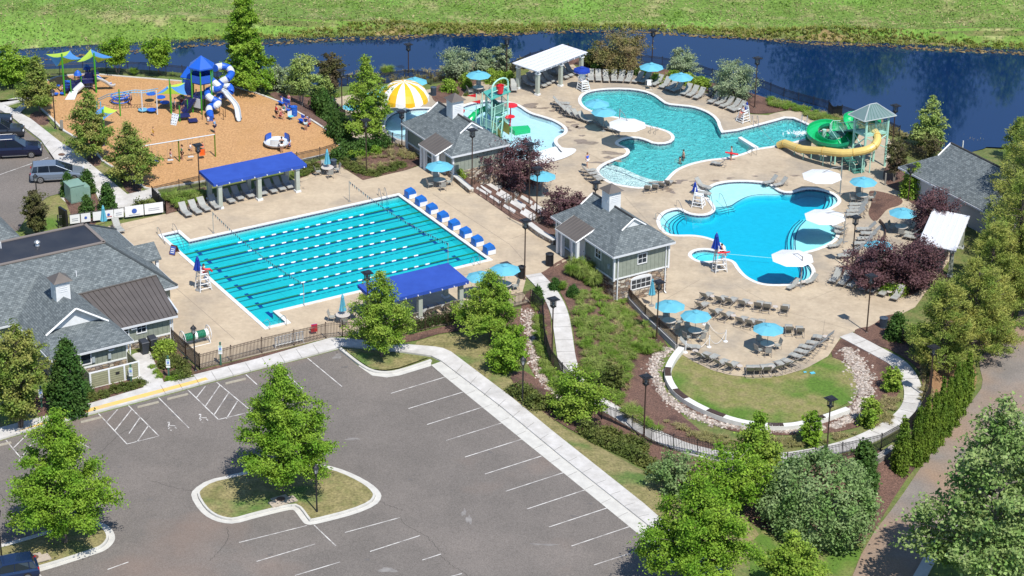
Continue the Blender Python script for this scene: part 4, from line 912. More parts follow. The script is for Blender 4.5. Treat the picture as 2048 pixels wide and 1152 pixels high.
# utility screen wall of clapboard
par=empty('utility_enclosure',L(-14.4,5,0),0,'olive clapboard utility screen with white corner posts against the clubhouse','screen wall')
a=W(184,781,0);b=W(276,752,0)
def uvof(p): d=p-O2; return d.dot(U2),d.dot(V2)
ua,va=uvof(a); ub,vb=uvof(b); vv=(va+vb)/2
wallbox(par,ua,ub,vv-.06,vv+.02,.08,1.35,M_clap,'panel'); wallbox(par,ub-.06,ub+.02,3.2,vv-.06,.08,1.35,M_clap,'panel'); wallbox(par,ua-.02,ua+.06,3.2,vv-.06,.08,1.35,M_clap,'panel')
for u in (ua,ua+(ub-ua)*.38,ua+(ub-ua)*.7,ub):
    mb=MB(); ubox(mb,u-.07,u+.07,vv-.06,vv+.08,0,1.45); mb.build('post',M_white,par)
mb=MB(); ubox(mb,ua,ub,vv-.07,vv+.04,1.35,1.44); ubox(mb,ua,ub,vv-.0,vv+.045,.0,.08); mb.build('rail',M_white,par)
mb=MB(); ubox(mb,ua+(ub-ua)*.52,ua+(ub-ua)*.6,vv+.03,vv+.05,.75,.98); mb.build('sign_plate',MC['dark metal'],par); fix(par)
# --- planter walls and terraces between the two levels
def wall(pxs,zs,wd,z0,z1,label,m_=M_stone,cap=True,name='stone_wall',cat='wall'):
    K=[W(a,b,z1 if zs is None else zs).xy for a,b in pxs]; A,B=ribbon(K,wd); mb=MB(); o=empty(name,(K[0].x,K[0].y,0),0,label,cat)
    for i in range(len(K)-1):
        mb.prism([(A[i].x,A[i].y),(B[i].x,B[i].y),(B[i+1].x,B[i+1].y),(A[i+1].x,A[i+1].y)],z0,z1)
    mb.build('wall_body',m_,o,uv=True)
    if cap:
        A,B=ribbon(K,wd+.12); mb=MB()
        for i in range(len(K)-1): mb.prism([(A[i].x,A[i].y),(B[i].x,B[i].y),(B[i+1].x,B[i+1].y),(A[i+1].x,A[i+1].y)],z1,z1+.08)
        mb.build('cap_stone',M_curb,o)
    fix(o); return o
wall([(904,347),(943,380)],.4,.4,-.6,.45,'short stone planter wall with a pale cap under the plum tree, lap pool side')
wall([(1058,448),(1082,466),(1111,482)],.4,.45,-.6,.45,'stone planter wall with pale cap left of the snack building entrance')
# terraces: concrete treads with stone risers
tr=empty('terraced_seating',W(1020,420,-1),0,'concrete terrace slabs with stone risers stepping down to the activity deck','terrace')
cs=[(942,377,0),(1024,434,0),(1058,449,0)]; lo=[(985,355,-2.3),(1062,395,-2.3),(1098,425,-2.3)]
for k in range(6):
    t0,t1=k/6,(k+1)/6; z=-.05-.4*k
    for q,(ta,tb) in enumerate(((.06,.48),(.54,.96))):
        def at(t,s): 
            A=W(cs[0][0],cs[0][1],0).lerp(W(cs[2][0],cs[2][1],0),s); B=W(lo[0][0],lo[0][1],-2.3).lerp(W(lo[2][0],lo[2][1],-2.3),s); return A.lerp(B,t)
        P=[at(t0,ta),at(t0,tb),at(t1,tb),at(t1,ta)]; P=[(p.x,p.y) for p in P]; P=P if area(P)>0 else P[::-1]
        mb=MB(); mb.prism(P,z-1.2,z-.18); mb.build('riser',M_stone,tr,uv=True)
        mb=MB(); mb.prism([(p.x,p.y) for p in offset(P,.03)],z-.19,z-.14); mb.build('planting_bed',M_mulch,tr)
        for a_,b_ in ((0,.45),(.55,1)):
            if (k+q+int(a_*2))%3==2: continue
            w0=ta+(tb-ta)*a_; w1=ta+(tb-ta)*b_; P=[at(t0+.015,w0),at(t0+.015,w1),at(t0+.135,w1),at(t0+.135,w0)]; P=[(p.x,p.y) for p in P]; P=P if area(P)>0 else P[::-1]; mb=MB(); mb.prism(P,z-.3,z); mb.build('tread',M_conc,tr)
fix(tr)
M_iron=mat('brown iron',(.045,.028,.022),.5,(.06,.035,.026),3); M_black=mat('black iron',(.018,.018,.02),.45)
def rail(P,label,zb=.0,hh=.95,post=1.3,m_=M_iron):
    """P: world points with z"""
    o=empty('handrail',P[0],0,label,'handrail'); mb=MB()
    for k in (hh,hh*.55): mb.tube([p+Vector((0,0,k)) for p in P],.025,5)
    for i in range(len(P)-1):
        d=(P[i+1]-P[i]).length; n=max(1,int(d/post))
        for j in range(n+1):
            p=P[i].lerp(P[i+1],j/n); m2=MB(); m2.tube([p,p+Vector((0,0,hh))],.03,5); m2.build('post',m_,o)
    mb.build('rail',m_,o); fix(o); return o
rail([W(958,392,0),W(1018,432,0)],'brown iron handrail along the upper edge of the terraces')
rail([W(1020,440,0),W(1052,458,0)],'short brown handrail beside the lamp at the top of the steps')
for i,s in enumerate((.0,.5,1.)):
    rail([at(.02,s)+Vector((0,0,.0)),at(.5,s)+Vector((0,0,-1.15)),at(1,s)+Vector((0,0,-2.3))] if 0 else [Vector(at(0,s)[:2]+(0,)) if 0 else Vector((at(t,s).x,at(t,s).y,-2.35*t)) for t in (0,.5,1)],['brown stair rail descending at the left end of the terraces','brown stair rail descending through the middle of the terraces','brown stair rail descending at the right end of the terraces'][i])
# white seat wall round the oval lawn, with dark slatted benches let into it
SWC=[(1363,694),(1345,716),(1333,742),(1342,768),(1360,789),(1395,810),(1440,830),(1490,844),(1540,850),(1590,849),(1640,836),(1696,816)]
K=smooth_poly([W(a,b,-1.95).xy for a,b in SWC],2,False); A,B=ribbon(K,.55)
sw=empty('seat_wall',(K[0].x,K[0].y,ZD),0,'low curved white seat wall around the oval lawn with dark slatted seats','seat wall')
mb=MB()
for i in range(len(K)-1): mb.prism([(A[i].x,A[i].y),(B[i].x,B[i].y),(B[i+1].x,B[i+1].y),(A[i+1].x,A[i+1].y)],ZD-.4,ZD+.45) if area([A[i],B[i],B[i+1],A[i+1]])>0 else mb.prism([(A[i].x,A[i].y),(A[i+1].x,A[i+1].y),(B[i+1].x,B[i+1].y),(B[i].x,B[i].y)],ZD-.4,ZD+.45)
mb.build('wall_body',mat('white stucco',(.70,.70,.66),.8,(.6,.6,.56),1.5,detail=7),sw)
cum=[0]
for p,q in zip(K,K[1:]): cum.append(cum[-1]+(q-p).length)
M_slat=mat('dark bench slats',(.055,.035,.028),.6,(.08,.05,.04),6)
def atl(s):
    s=max(0,min(cum[-1],s)); i=min(bisect.bisect(cum,s)-1,len(K)-2); t=(s-cum[i])/(cum[i+1]-cum[i]); d=(K[i+1]-K[i]).normalized(); return K[i].lerp(K[i+1],t),d
for f0,f1 in ((.165,.225),(.32,.39),(.49,.555),(.70,.75),(.86,.90)):
    mb=MB(); s=f0*cum[-1]
    while s<f1*cum[-1]:
        p,d=atl(s); mb.box((p.x,p.y,ZD+.49),(.09,.5,.05),math.atan2(d.y,d.x)); s+=.125
    mb.build('bench_slats',M_slat,sw)
fix(sw)
# curb under the fence by the building
mb=MB(); K=[W(a,b,-1.9).xy for a,b in [(1243,572),(1262,600),(1290,630),(1318,656),(1354,690)]]; A,B=ribbon(K,.25)
for i in range(len(K)-1):
    P=[(A[i].x,A[i].y),(B[i].x,B[i].y),(B[i+1].x,B[i+1].y),(A[i+1].x,A[i+1].y)]; mb.prism(P if area(P)>0 else P[::-1],ZD-.4,ZD+.55)
tag(mb.build('retaining_kerb',M_conc),'pale concrete retaining kerb under the fence right of the grass slope','retaining wall')
# small curved wood edging and the others
mb=MB(); K=smooth_poly([W(a,b,ZD).xy for a,b in [(1759,445),(1768,455),(1772,470),(1766,482)]],2,False); A,B=ribbon(K,.12); 
for i in range(len(K)-1):
    P=[(A[i].x,A[i].y),(B[i].x,B[i].y),(B[i+1].x,B[i+1].y),(A[i+1].x,A[i+1].y)]; mb.prism(P if area(P)>0 else P[::-1],ZD,ZD+.35)
tag(mb.build('edging_wall',M_slat),'dark curved timber edging beside the loungers left of the white pergola','edging')
# --- blue canopies
M_blue=mat('royal blue canvas',(.03,.085,.42),.75,(.024,.07,.36),.9,transl=.12,detail=6)
M_col=mat('pale sage column',(.40,.43,.37),.6,(.36,.39,.33),2)
def canopy(label,u0,u1,vb,vf,zb,zf,posts):
    o=empty('shade_canopy',L((u0+u1)/2,(vb+vf)/2,0),0,label,'shade canopy','blue canvas canopies by the lap pool')
    mb=MB(); nU,nV=12,6; P=[[L(u0+(u1-u0)*i/nU,vb+(vf-vb)*j/nV,zb+(zf-zb)*j/nV-.05*math.sin(math.pi*i/nU*3)**2*math.sin(math.pi*j/nV)) for j in range(nV+1)] for i in range(nU+1)]
    for i in range(nU):
        for j in range(nV): mb.face([P[i][j],P[i][j+1],P[i+1][j+1],P[i+1][j]])
    dn=Vector((0,0,-.3))
    for i in range(nU): mb.face([P[i][nV],P[i][nV]+dn,P[i+1][nV]+dn,P[i+1][nV]]); mb.face([P[i][0],P[i+1][0],P[i+1][0]+dn,P[i][0]+dn])
    for j in range(nV): mb.face([P[0][j],P[0][j]+dn,P[0][j+1]+dn,P[0][j+1]]); mb.face([P[nU][j],P[nU][j+1],P[nU][j+1]+dn,P[nU][j]+dn])
    mb.build('canvas',M_blue,o)
    mb=MB()
    for v in (vb+.45,vf-.45): ubox(mb,u0+.2,u1-.2,v-.05,v+.05,zf-.42,zf-.28)
    n=8
    for k in range(n): u=u0+.3+(u1-u0-.6)*k/(n-1); ubox(mb,u-.04,u+.04,vb-.1,vf+.1,zf-.27,zf-.17)
    mb.build('beam',M_white,o)
    for (u,v) in posts:
        c=MB(); ubox(c,u-.19,u+.19,v-.19,v+.19,.05,zf-.42); po=c.build('column',M_col,o)
        c=MB(); ubox(c,u-.27,u+.27,v-.27,v+.27,.03,.22); ubox(c,u-.25,u+.25,v-.25,v+.25,zf-.5,zf-.4); c.build('base',M_white,po)
    fix(o); return o
canopy('blue canvas canopy over the lounger row at the playground side of the lap pool',6.35,15.9,-24.75,-21.55,2.95,2.8,[(u,v) for u in (7.1,11.1,15.05) for v in (-24.25,-21.95)])
canopy('blue canvas canopy behind the iron fence at the parking side of the lap pool',7.6,16.3,4.25,7.85,2.95,2.75,[(u,v) for u in (8.15,11.85,15.8) for v in (4.75,7.3)])
# --- white slatted pergolas
def pergola(label,cr4,z,posts,zb=ZD,n=58):
    P=[W(a,b,z) for a,b in cr4]; o=empty('pergola',((P[0]+P[2])/2)*1,0,label,'pergola'); o.location.z=zb
    d=(P[1]-P[0]); e=(P[3]-P[0]); mb=MB(); ang=math.atan2(e.y,e.x)
    for k in range(n+1):
        c=P[0]+d*(k/n)+e/2; mb.box((c.x,c.y,z),(e.length,d.length/n*.62,.05),ang)
    mb.build('slats',mat('white vinyl',(.74,.75,.78),.5),o)
    mb=MB(); ang2=math.atan2(d.y,d.x); c=P[0]+d*.5+e*.5; mb.box((c.x,c.y,z-.033),(d.length*.985,e.length*.985,.012),ang2); mb.build('shade_sheet',mat('translucent sheet',(.6,.62,.66),.6,transl=.35),o)
    mb=MB()
    for k in range(6): c=P[0]+e*((k+.3)/5.6)+d/2; mb.box((c.x,c.y,z+.05),(d.length*.99,.06,.05),ang2)
    mb.build('batten',MC['white vinyl'],o)
    mb=MB()
    for k in range(9): c=P[0]+d*((k+.25)/8.5)+e/2; mb.box((c.x,c.y,z-.14),(e.length*1.0,.07,.18),ang)
    mb.build('rafter',MC['white vinyl'],o)
    mb=MB()
    for t in (.12,.88): c=P[0]+e*t+d/2; mb.box((c.x,c.y,z-.32),(d.length*.96,.1,.2),ang2)
    mb.build('beam',MC['white vinyl'],o)
    for s,t in posts:
        c=P[0]+d*s+e*t; m2=MB(); m2.box((c.x,c.y,(zb+z-.42)/2),(.36,.36,z-.42-zb),ang2); po=m2.build('column',M_col,o)
        m2=MB(); m2.box((c.x,c.y,zb+.12),(.5,.5,.2),ang2); m2.box((c.x,c.y,z-.5),(.48,.48,.12),ang2); m2.build('base',M_white,po)
    fix(o); return o
pergola('white slatted pergola over loungers by the pond, right of the bucket structure',[(1076,143),(1175,105),(1128,90),(1025,126)],.55,[(.06,.12),(.52,.12),(.94,.12),(.06,.88),(.52,.88),(.94,.88)])
pergola('white slatted pergola beside the pines at the right',[(1836,486),(1866,418),(1943,430),(1912,502)],.55,[(.1,.12),(.9,.12),(.1,.88),(.9,.88)])
# ------------------------------------------------------------------ vegetation
def leafmat(name,c,c2,isl=.35,tr=.3,sc=.6):
    return mat(name,c,.65,c2,sc,detail=3,island=isl,transl=tr,contrast=(.38,.62),spec=.25)
LM={'oak':leafmat('oak leaves',(.13,.27,.018),(.25,.38,.04)),
 'lime':leafmat('lime oak leaves',(.17,.30,.028),(.28,.38,.055)),
 'maple':leafmat('young maple leaves',(.16,.26,.04),(.30,.30,.08)),
 'dark':leafmat('dark holly leaves',(.045,.115,.02),(.08,.15,.03)),
 'olive':leafmat('boxwood leaves',(.10,.14,.03),(.16,.18,.045)),
 'silver':leafmat('silver shrub leaves',(.23,.31,.16),(.34,.40,.24)),
 'purple':leafmat('purple leaves',(.10,.05,.06),(.17,.09,.095)),
 'bronze':leafmat('bronze leaves',(.10,.075,.045),(.12,.13,.04)),
 'pine':leafmat('pine needles',(.19,.28,.05),(.40,.40,.10),sc=.35),
 'sage':leafmat('sage shrub leaves',(.15,.26,.07),(.26,.35,.15)),'reed':leafmat('reed blades',(.24,.30,.05),(.32,.31,.09)),
 'arbor':leafmat('arborvitae leaves',(.10,.18,.02),(.17,.25,.03)),
 'birch':leafmat('pale green leaves',(.24,.34,.08),(.36,.44,.14)),
 'autumn':leafmat('russet leaves',(.17,.18,.05),(.26,.19,.09)),
 'willow':leafmat('willow oak leaves',(.15,.26,.06),(.30,.38,.14)),
 'grass':leafmat('bright grass',(.15,.26,.03),(.25,.31,.08),.3),
 'tan':leafmat('tan grass',(.26,.25,.09),(.35,.30,.15),.3),
 'meadow':leafmat('meadow blades',(.12,.235,.02),(.40,.36,.18),.35,sc=.3)}
M_bark=mat('bark',(.15,.12,.10),.95,(.09,.07,.06),4,bump=.5); M_pale=mat('pale bark',(.36,.32,.27),.9,(.25,.21,.18),5)
def prof(kind,t):
    if kind=='oak': return np.minimum(1,((t+.05)/.22))**.5*np.clip(1-t**1.55,0,1)**.8*1.04
    if kind=='round': return np.sqrt(np.clip(1-(2*t-1)**2,0,1))**.8
    if kind=='cone': return np.minimum(1,(t+.06)/.12)*np.clip(1-t,0,1)**.75
    if kind=='bullet': return np.minimum(1,(t+.25)/.3)*np.clip(1-t**1.8,0,1)**.6
    if kind=='column': return np.minimum(1,(t+.15)/.2)*np.clip((1-t)/.55,0,1)**.8
    if kind=='vase': return (.45+.55*t)*np.sqrt(np.clip(1-np.maximum(0,(t-.55)/.45)**2,0,1))
    if kind=='spread': return np.sqrt(np.clip(1-((t-.4)/.6)**2,0,1))
    return np.ones_like(t)
def crown(kind,zb,H,R_,n,cs,rng,droop=.1,solid=False,per=26):
    K=max(6,n//per); t=[]
    while len(t)<K:
        q=rng.random(K*3); keep=rng.random(K*3)<prof(kind,q)*(1 if not solid else 1); t+=list(q[keep])
    t=np.array(t[:K]); a=rng.random(K)*2*np.pi
    f=(np.sqrt(rng.uniform(.1,1,K)) if not solid else rng.uniform(.82,1,K))
    ph=rng.uniform(0,6.28,4); irr=1+(.16*np.sin(3*a+ph[0]+4*t)+.14*np.sin(5*a+ph[1]-9*t)+.10*np.sin(2*a+ph[2]+13*t))*(0.35 if solid else 1)
    r=R_*prof(kind,t)*f*irr
    if solid: r=np.maximum(0,r-cs*.4)
    c=np.stack([r*np.cos(a),r*np.sin(a),zb+(H-zb)*t-droop*r*f],1)
    rad=np.stack([np.cos(a),np.sin(a),np.zeros(K)],1)
    m_=n//K; g=rng.normal(size=(K,m_,3)); szv=rng.uniform(.6,1.35,K)[:,None,None]*cs
    tan=np.stack([-rad[:,1],rad[:,0],np.zeros(K)],1)
    p=c[:,None,:]+rad[:,None,:]*g[...,0:1]*.55*szv+tan[:,None,:]*g[...,1:2]*.42*szv
    p[...,2]+=(g[...,2:3]*(.2 if not solid else .4)*szv)[...,0]-.12*np.abs(g[...,0])*cs
    return p.reshape(-1,3),np.repeat(rad,m_,0),c
def bcrown(kind,zb,H,R_,n,cs,rng):
    nb=int(16+H*5.5); C_=[];RD=[];BR_=[]; g=rng.uniform(0,6); asym=rng.uniform(0,6.28)
    for i in range(nb):
        t=(i+rng.uniform(0,1))/nb; az=g+i*2.4+rng.normal()*.35; ln=R_*float(prof(kind,np.array([t]))[0])*rng.uniform(.55,1.2)*(1+.12*math.cos(az-asym))
        rise=(.05+.75*t) if kind!='cone' else .1*t; zc=zb+(H-zb)*t; z0=max(zb*.8,zc-rise*ln); d=np.array([math.cos(az),math.sin(az)]); tip=np.array([d[0]*ln,d[1]*ln,zc+.02*H])
        BR_.append((z0,tip)); m_=max(2,int(ln/cs*3.0))
        for k in range(m_):
            f=rng.uniform(.22,1.0)**.75; sd=rng.normal()*.30*ln*(1.25-f); c=np.array([0,0,z0])*(1-f)+tip*f; c[0]-=d[1]*sd; c[1]+=d[0]*sd; c[2]+=rng.normal()*.10*cs+.12*ln*math.sin(math.pi*f)*.4; c[2]+=rng.normal()*.07*ln; C_.append(c); RD.append((d[0],d[1],0))
    C_=np.array(C_);RD=np.array(RD); K=len(C_); m_=max(4,n//K); gg=rng.normal(size=(K,m_,3)); tan=np.stack([-RD[:,1],RD[:,0],np.zeros(K)],1); sz=rng.uniform(.55,1.3,K)[:,None,None]*cs
    P=C_[:,None,:]+RD[:,None,:]*gg[...,0:1]*.5*sz+tan[:,None,:]*gg[...,1:2]*.36*sz; P[...,2]+=(gg[...,2:3]*.23*sz)[...,0]-.08*np.abs(gg[...,0])*cs
    return P.reshape(-1,3),np.repeat(RD,m_,0),BR_
def leaves(P,rad,s,rng,up=.8,asp=.6):
    n=len(P); N=rng.normal(size=(n,3))*.6+rad*.35; N[:,2]+=up; N/=np.linalg.norm(N,axis=1)[:,None]
    A=np.cross(N,rng.normal(size=(n,3))); A/=np.linalg.norm(A,axis=1)[:,None]; B=np.cross(N,A)
    sz=(s*rng.uniform(.6,1.3,n))[:,None]; a=A*sz; b=B*sz*asp
    return np.stack([P-a,P-b+a*.1,P+a,P+b+a*.1],1)
def pxm(p): return FPX/((p-Vector((0,0,HC))).dot(FW))
def plantmesh(root,kind,H,R_,n,lm,ls,seed,zb=None,trunk=True,cs=None,solid=False,multi=1,bark=None,limbs=10,droop=.1,tr=None,lean=None,up=.8,per=26):
    rng=np.random.default_rng(seed); zb=H*.2 if zb is None else zb; cs=cs or max(.35,R_*.3)
    if solid: P,rad,cc=crown(kind,zb,H,R_,n,cs,rng,droop,solid,per); BR_=[]
    else: P,rad,BR_=bcrown(kind,zb,H,R_,int(n*1.45),cs*.85,rng); ls=ls*.72
    P[:,2]=np.maximum(P[:,2],.06)
    if lean: P[:,0]+=lean[0]*P[:,2]; P[:,1]+=lean[1]*P[:,2]
    quads('crown',leaves(P,rad,ls,rng,up),LM[lm],root)
    if trunk:
        mb=MB(); r0=tr or max(.05,H*.017); rr=random.Random(seed)
        for k in range(multi):
            a=k*2*math.pi/multi+rr.random(); sp=0 if multi==1 else R_*.28
            top=Vector((math.cos(a)*sp,math.sin(a)*sp,zb+(H-zb)*(.75 if kind in('oak','cone','pine') else .45)))
            if lean: top.x+=lean[0]*top.z; top.y+=lean[1]*top.z
            b=Vector((math.cos(a)*sp*.15,math.sin(a)*sp*.15,-.1)); mid=b.lerp(top,.5)+Vector((rr.uniform(-.05,.05)*R_,rr.uniform(-.05,.05)*R_,0))
            mb.tube([b,mid,top],[r0/(multi**.4),r0*.7/(multi**.4),r0*.22],7)
        if limbs:
            for z0,tip in BR_:
                e=Vector(tip); s0=Vector((0,0,z0)); 
                if lean: s0.x+=lean[0]*s0.z; s0.y+=lean[1]*s0.z
                mm=s0.lerp(e,.5)+Vector((0,0,.05*e.xy.length)); mb.tube([s0,mm,e],[r0*.36,r0*.22,r0*.07],4)
        mb.build('trunk',bark or M_bark,root)
seedc=[100]
def tree(base,topy,wpx,kind,lm,label,n=5000,ls=.2,name='tree',cat='tree',group=None,z=None,dz=0,**k):
    p=G(*base) if z is None else W(base[0],base[1],z); s=pxm(p); H=(base[1]-topy)/(s*.9); R_=wpx/(2*s); seedc[0]+=7
    if H<0.3: H=.3
    root=empty(name,p,0,label,cat,group); plantmesh(root,kind,H,R_,n,lm,ls,seedc[0],**k); return root
# --- large trees of the car park
tree((131,1088),820,218,'oak','oak','large bright green oak on the kerbed island at the lower left',n=34000,ls=.125,cs=.75,name='oak_tree',zb=1.6,limbs=26)
tree((566,988),735,212,'oak','oak','large bright green oak on the teardrop island in the middle of the car park',n=34000,ls=.125,cs=.75,name='oak_tree',zb=1.7,limbs=26)
tree((763,716),546,134,'oak','lime','yellow green oak on the small kerbed lawn in front of the blue canopy',n=16000,ls=.12,cs=.6,name='oak_tree',zb=1.2,limbs=20)
tree((981,684),546,134,'oak','lime','yellow green oak beside the iron fence near the round shrubs',n=16000,ls=.12,cs=.6,name='oak_tree',zb=1.4,limbs=20)
tree((1158,850),742,116,'round','lime','small dense lime green tree between hedge and curving path',n=9500,ls=.14,cs=.6,zb=.7,limbs=16,name='round_tree')
tree((1386,1175),950,230,'oak','oak','large airy green tree at the corner of the car park kerb, bottom centre',n=30000,ls=.13,cs=.8,name='oak_tree',zb=1.5,limbs=26,lean=(.0,.0))
tree((1458,1026),900,150,'round','oak','loose green multi-stemmed tree behind the big tree at the bottom',n=9000,ls=.15,cs=.6,zb=.8,multi=4,bark=M_pale,name='round_tree')
tree((1508,985),826,118,'oak','lime','bright green tree in front of the path below the seat wall',n=9500,ls=.15,cs=.6,zb=1.0,name='oak_tree')
tree((1577,1200),1062,132,'oak','lime','yellow green tree cut by the bottom edge on the small lawn',n=9500,ls=.15,cs=.6,zb=1.2,name='oak_tree')
tree((1345,985),905,95,'round','sage','loose dark green shrub left of the multi-stemmed tree by the path',n=3500,ls=.14,zb=.2,name='shrub',cat='shrub')
tree((1012,745),672,78,'round','oak','big loose round shrub right of the oak near the iron fence',n=5500,ls=.13,zb=.1,name='shrub',cat='shrub')
tree((1025,700),650,60,'round','oak','rounded green shrub just behind the big loose shrub',n=3000,ls=.13,zb=.1,name='shrub',cat='shrub')
tree((1968,1190),795,330,'oak','willow','huge pale-branched oak filling the lower right corner',n=19000,ls=.22,cs=1.0,name='oak_tree',zb=2.0,limbs=60,bark=M_pale,tr=.26,per=40)
tree((2075,1010),800,170,'oak','willow','second pale-branched oak at the right edge above the road',n=12000,ls=.2,cs=1.0,name='oak_tree',zb=2.4,limbs=36,bark=M_pale,per=40)
# --- left side
tree((42,858),658,112,'round','maple','wide yellow green crape myrtle at the left edge in front of the clubhouse',n=15000,ls=.14,cs=.6,zb=1.0,multi=4,name='crape_myrtle')
tree((140,826),676,74,'bullet','dark','tall pointed dark holly between the clubhouse wing and the car park',n=13000,ls=.12,cs=.35,zb=.1,solid=True,limbs=0,name='holly_tree')
tree((74,472),386,62,'vase','bronze','bronze green multi-stemmed crape myrtle on the lawn by the parked minivan',n=5500,ls=.13,zb=.6,multi=5,name='crape_myrtle')
for i,(b,t,w_,lb) in enumerate((((80,228),122,74,'young maple at the top of the sidewalk by the playground corner'),((184,320),190,96,'tall two-tiered young maple between sidewalk and playground'),((261,372),252,108,'young maple by the bench at the lower playground corner'))):
    tree(b,t,w_,'oak','maple',lb,n=8500,ls=.15,cs=.6,zb=1.1,name='maple_tree',limbs=14)
tree((22,172),96,70,'round','oak','round green tree at the left edge above the sidewalk',n=6000,ls=.16,zb=.3,name='round_tree')
tree((60,165),118,40,'round','oak','low round tree beside the left edge, next to the round green tree',n=2500,ls=.16,zb=.3,name='round_tree')
tree((236,148),80,76,'vase','oak','pale-stemmed tree beside the pond behind the small play structure, left one',n=5000,ls=.16,zb=1.3,multi=6,bark=M_pale,name='crape_myrtle')
tree((320,150),85,78,'vase','oak','pale-stemmed tree beside the pond behind the playground, right one',n=5000,ls=.16,zb=1.3,multi=6,bark=M_pale,name='crape_myrtle')
tree((492,176),-8,122,'cone','oak','tall feathery bald cypress behind the playground tube slides',n=22000,ls=.17,cs=.65,zb=.6,name='cypress_tree',limbs=30)
tree((603,212),117,66,'round','birch','pale green birch with thin white stems beside the playground',n=6500,ls=.14,zb=1.4,multi=5,bark=M_pale,name='birch_tree')
tree((556,185),134,52,'round','silver','grey green willow shrub between the bald cypress and the birch',n=3500,ls=.14,zb=.2,name='willow_shrub',cat='shrub')
tree((664,190),112,62,'vase','bronze','dark bronze-leaved tree by the pond left of the tall yellow green tree',n=4500,ls=.15,zb=.8,multi=4,name='bronze_tree')
tree((648,196),150,46,'round','birch','low pale shrub beneath the bronze-leaved tree',n=2200,ls=.13,zb=.1,name='shrub',cat='shrub')
tree((733,288),122,98,'oak','lime','tall loose yellow green tree left of the mushroom canopy',n=10500,ls=.15,cs=.65,zb=1.2,name='oak_tree',limbs=18)
# --- pond side
for i,(b,t,w_,lb) in enumerate((((912,158),100,92,'silver green shrub mass by the pond left of the tall lamp'),((968,155),102,60,'silver green shrub by the pond, smaller, next to the tall lamp'),((1004,150),92,44,'silver green shrub behind the lamp left of the pergola'))):
    tree(b,t,w_,'vase','silver',lb,n=5200,ls=.12,zb=.2,multi=4,name='silver_shrub',cat='shrub')
tree((1361,152),96,66,'round','silver','silver green round shrub between the two parasols by the pond',n=5500,ls=.12,zb=.1,name='silver_shrub',cat='shrub')
tree((1468,200),124,92,'round','silver','large silver green round shrub behind the loungers by the pond',n=8500,ls=.12,zb=.1,name='silver_shrub',cat='shrub')
tree((1247,146),68,108,'spread','autumn','wide russet and green crape myrtle behind the row of eight loungers',n=9500,ls=.13,zb=1.0,multi=5,bark=M_pale,name='crape_myrtle')
tree((1185,132),98,44,'round','olive','olive green shrub at the right corner post of the pond pergola',n=2500,ls=.13,zb=.1,name='shrub',cat='shrub')
tree((1856,305),198,64,'column','birch','pale green upright tree by the pond right of the slide tower',n=7500,ls=.14,zb=.6,name='upright_tree')
tree((1851,312),266,66,'round','bronze','dark bronze shrub at the foot of the pale upright tree',n=2200,ls=.13,zb=.1,name='shrub',cat='shrub')
tree((1788,364),284,58,'vase','bronze','thin bronze crape myrtle on the mulch bed beside the slide tower',n=3600,ls=.13,zb=1.1,multi=5,bark=M_pale,name='crape_myrtle')
tree((1826,392),326,50,'bullet','lime','bright green pointed holly at the corner of the far right roof, left one',n=6500,ls=.12,zb=.1,solid=True,cs=.35,limbs=0,name='holly_tree')
tree((1856,394),342,46,'bullet','lime','bright green pointed holly at the corner of the far right roof, right one',n=5500,ls=.12,zb=.1,solid=True,cs=.35,limbs=0,name='holly_tree')
# --- purple-leaved trees
for b,t,w_,lb,n in (((975,372),272,94,'dark purple plum tree right of the bath house, left half of the pair',8500),((1040,380),282,96,'dark purple plum tree right of the bath house, right half of the pair',8500),((1120,452),380,64,'small open purple plum tree left of the snack building roof',3600),((1158,448),388,50,'thin purple plum tree behind the snack building roof corner',2200),((1862,468),384,94,'purple tree against the far right roof above the pergola',6500),((1750,575),484,100,'wide purple tree under the tall lamp, left half of the pair',7500),((1832,578),478,104,'wide purple tree left of the pines, right half of the pair',7500)):
    tree(b,t,w_*1.16,'spread','purple',lb,n=int(n*1.05),ls=.13,zb=.6,multi=3,name='plum_tree')
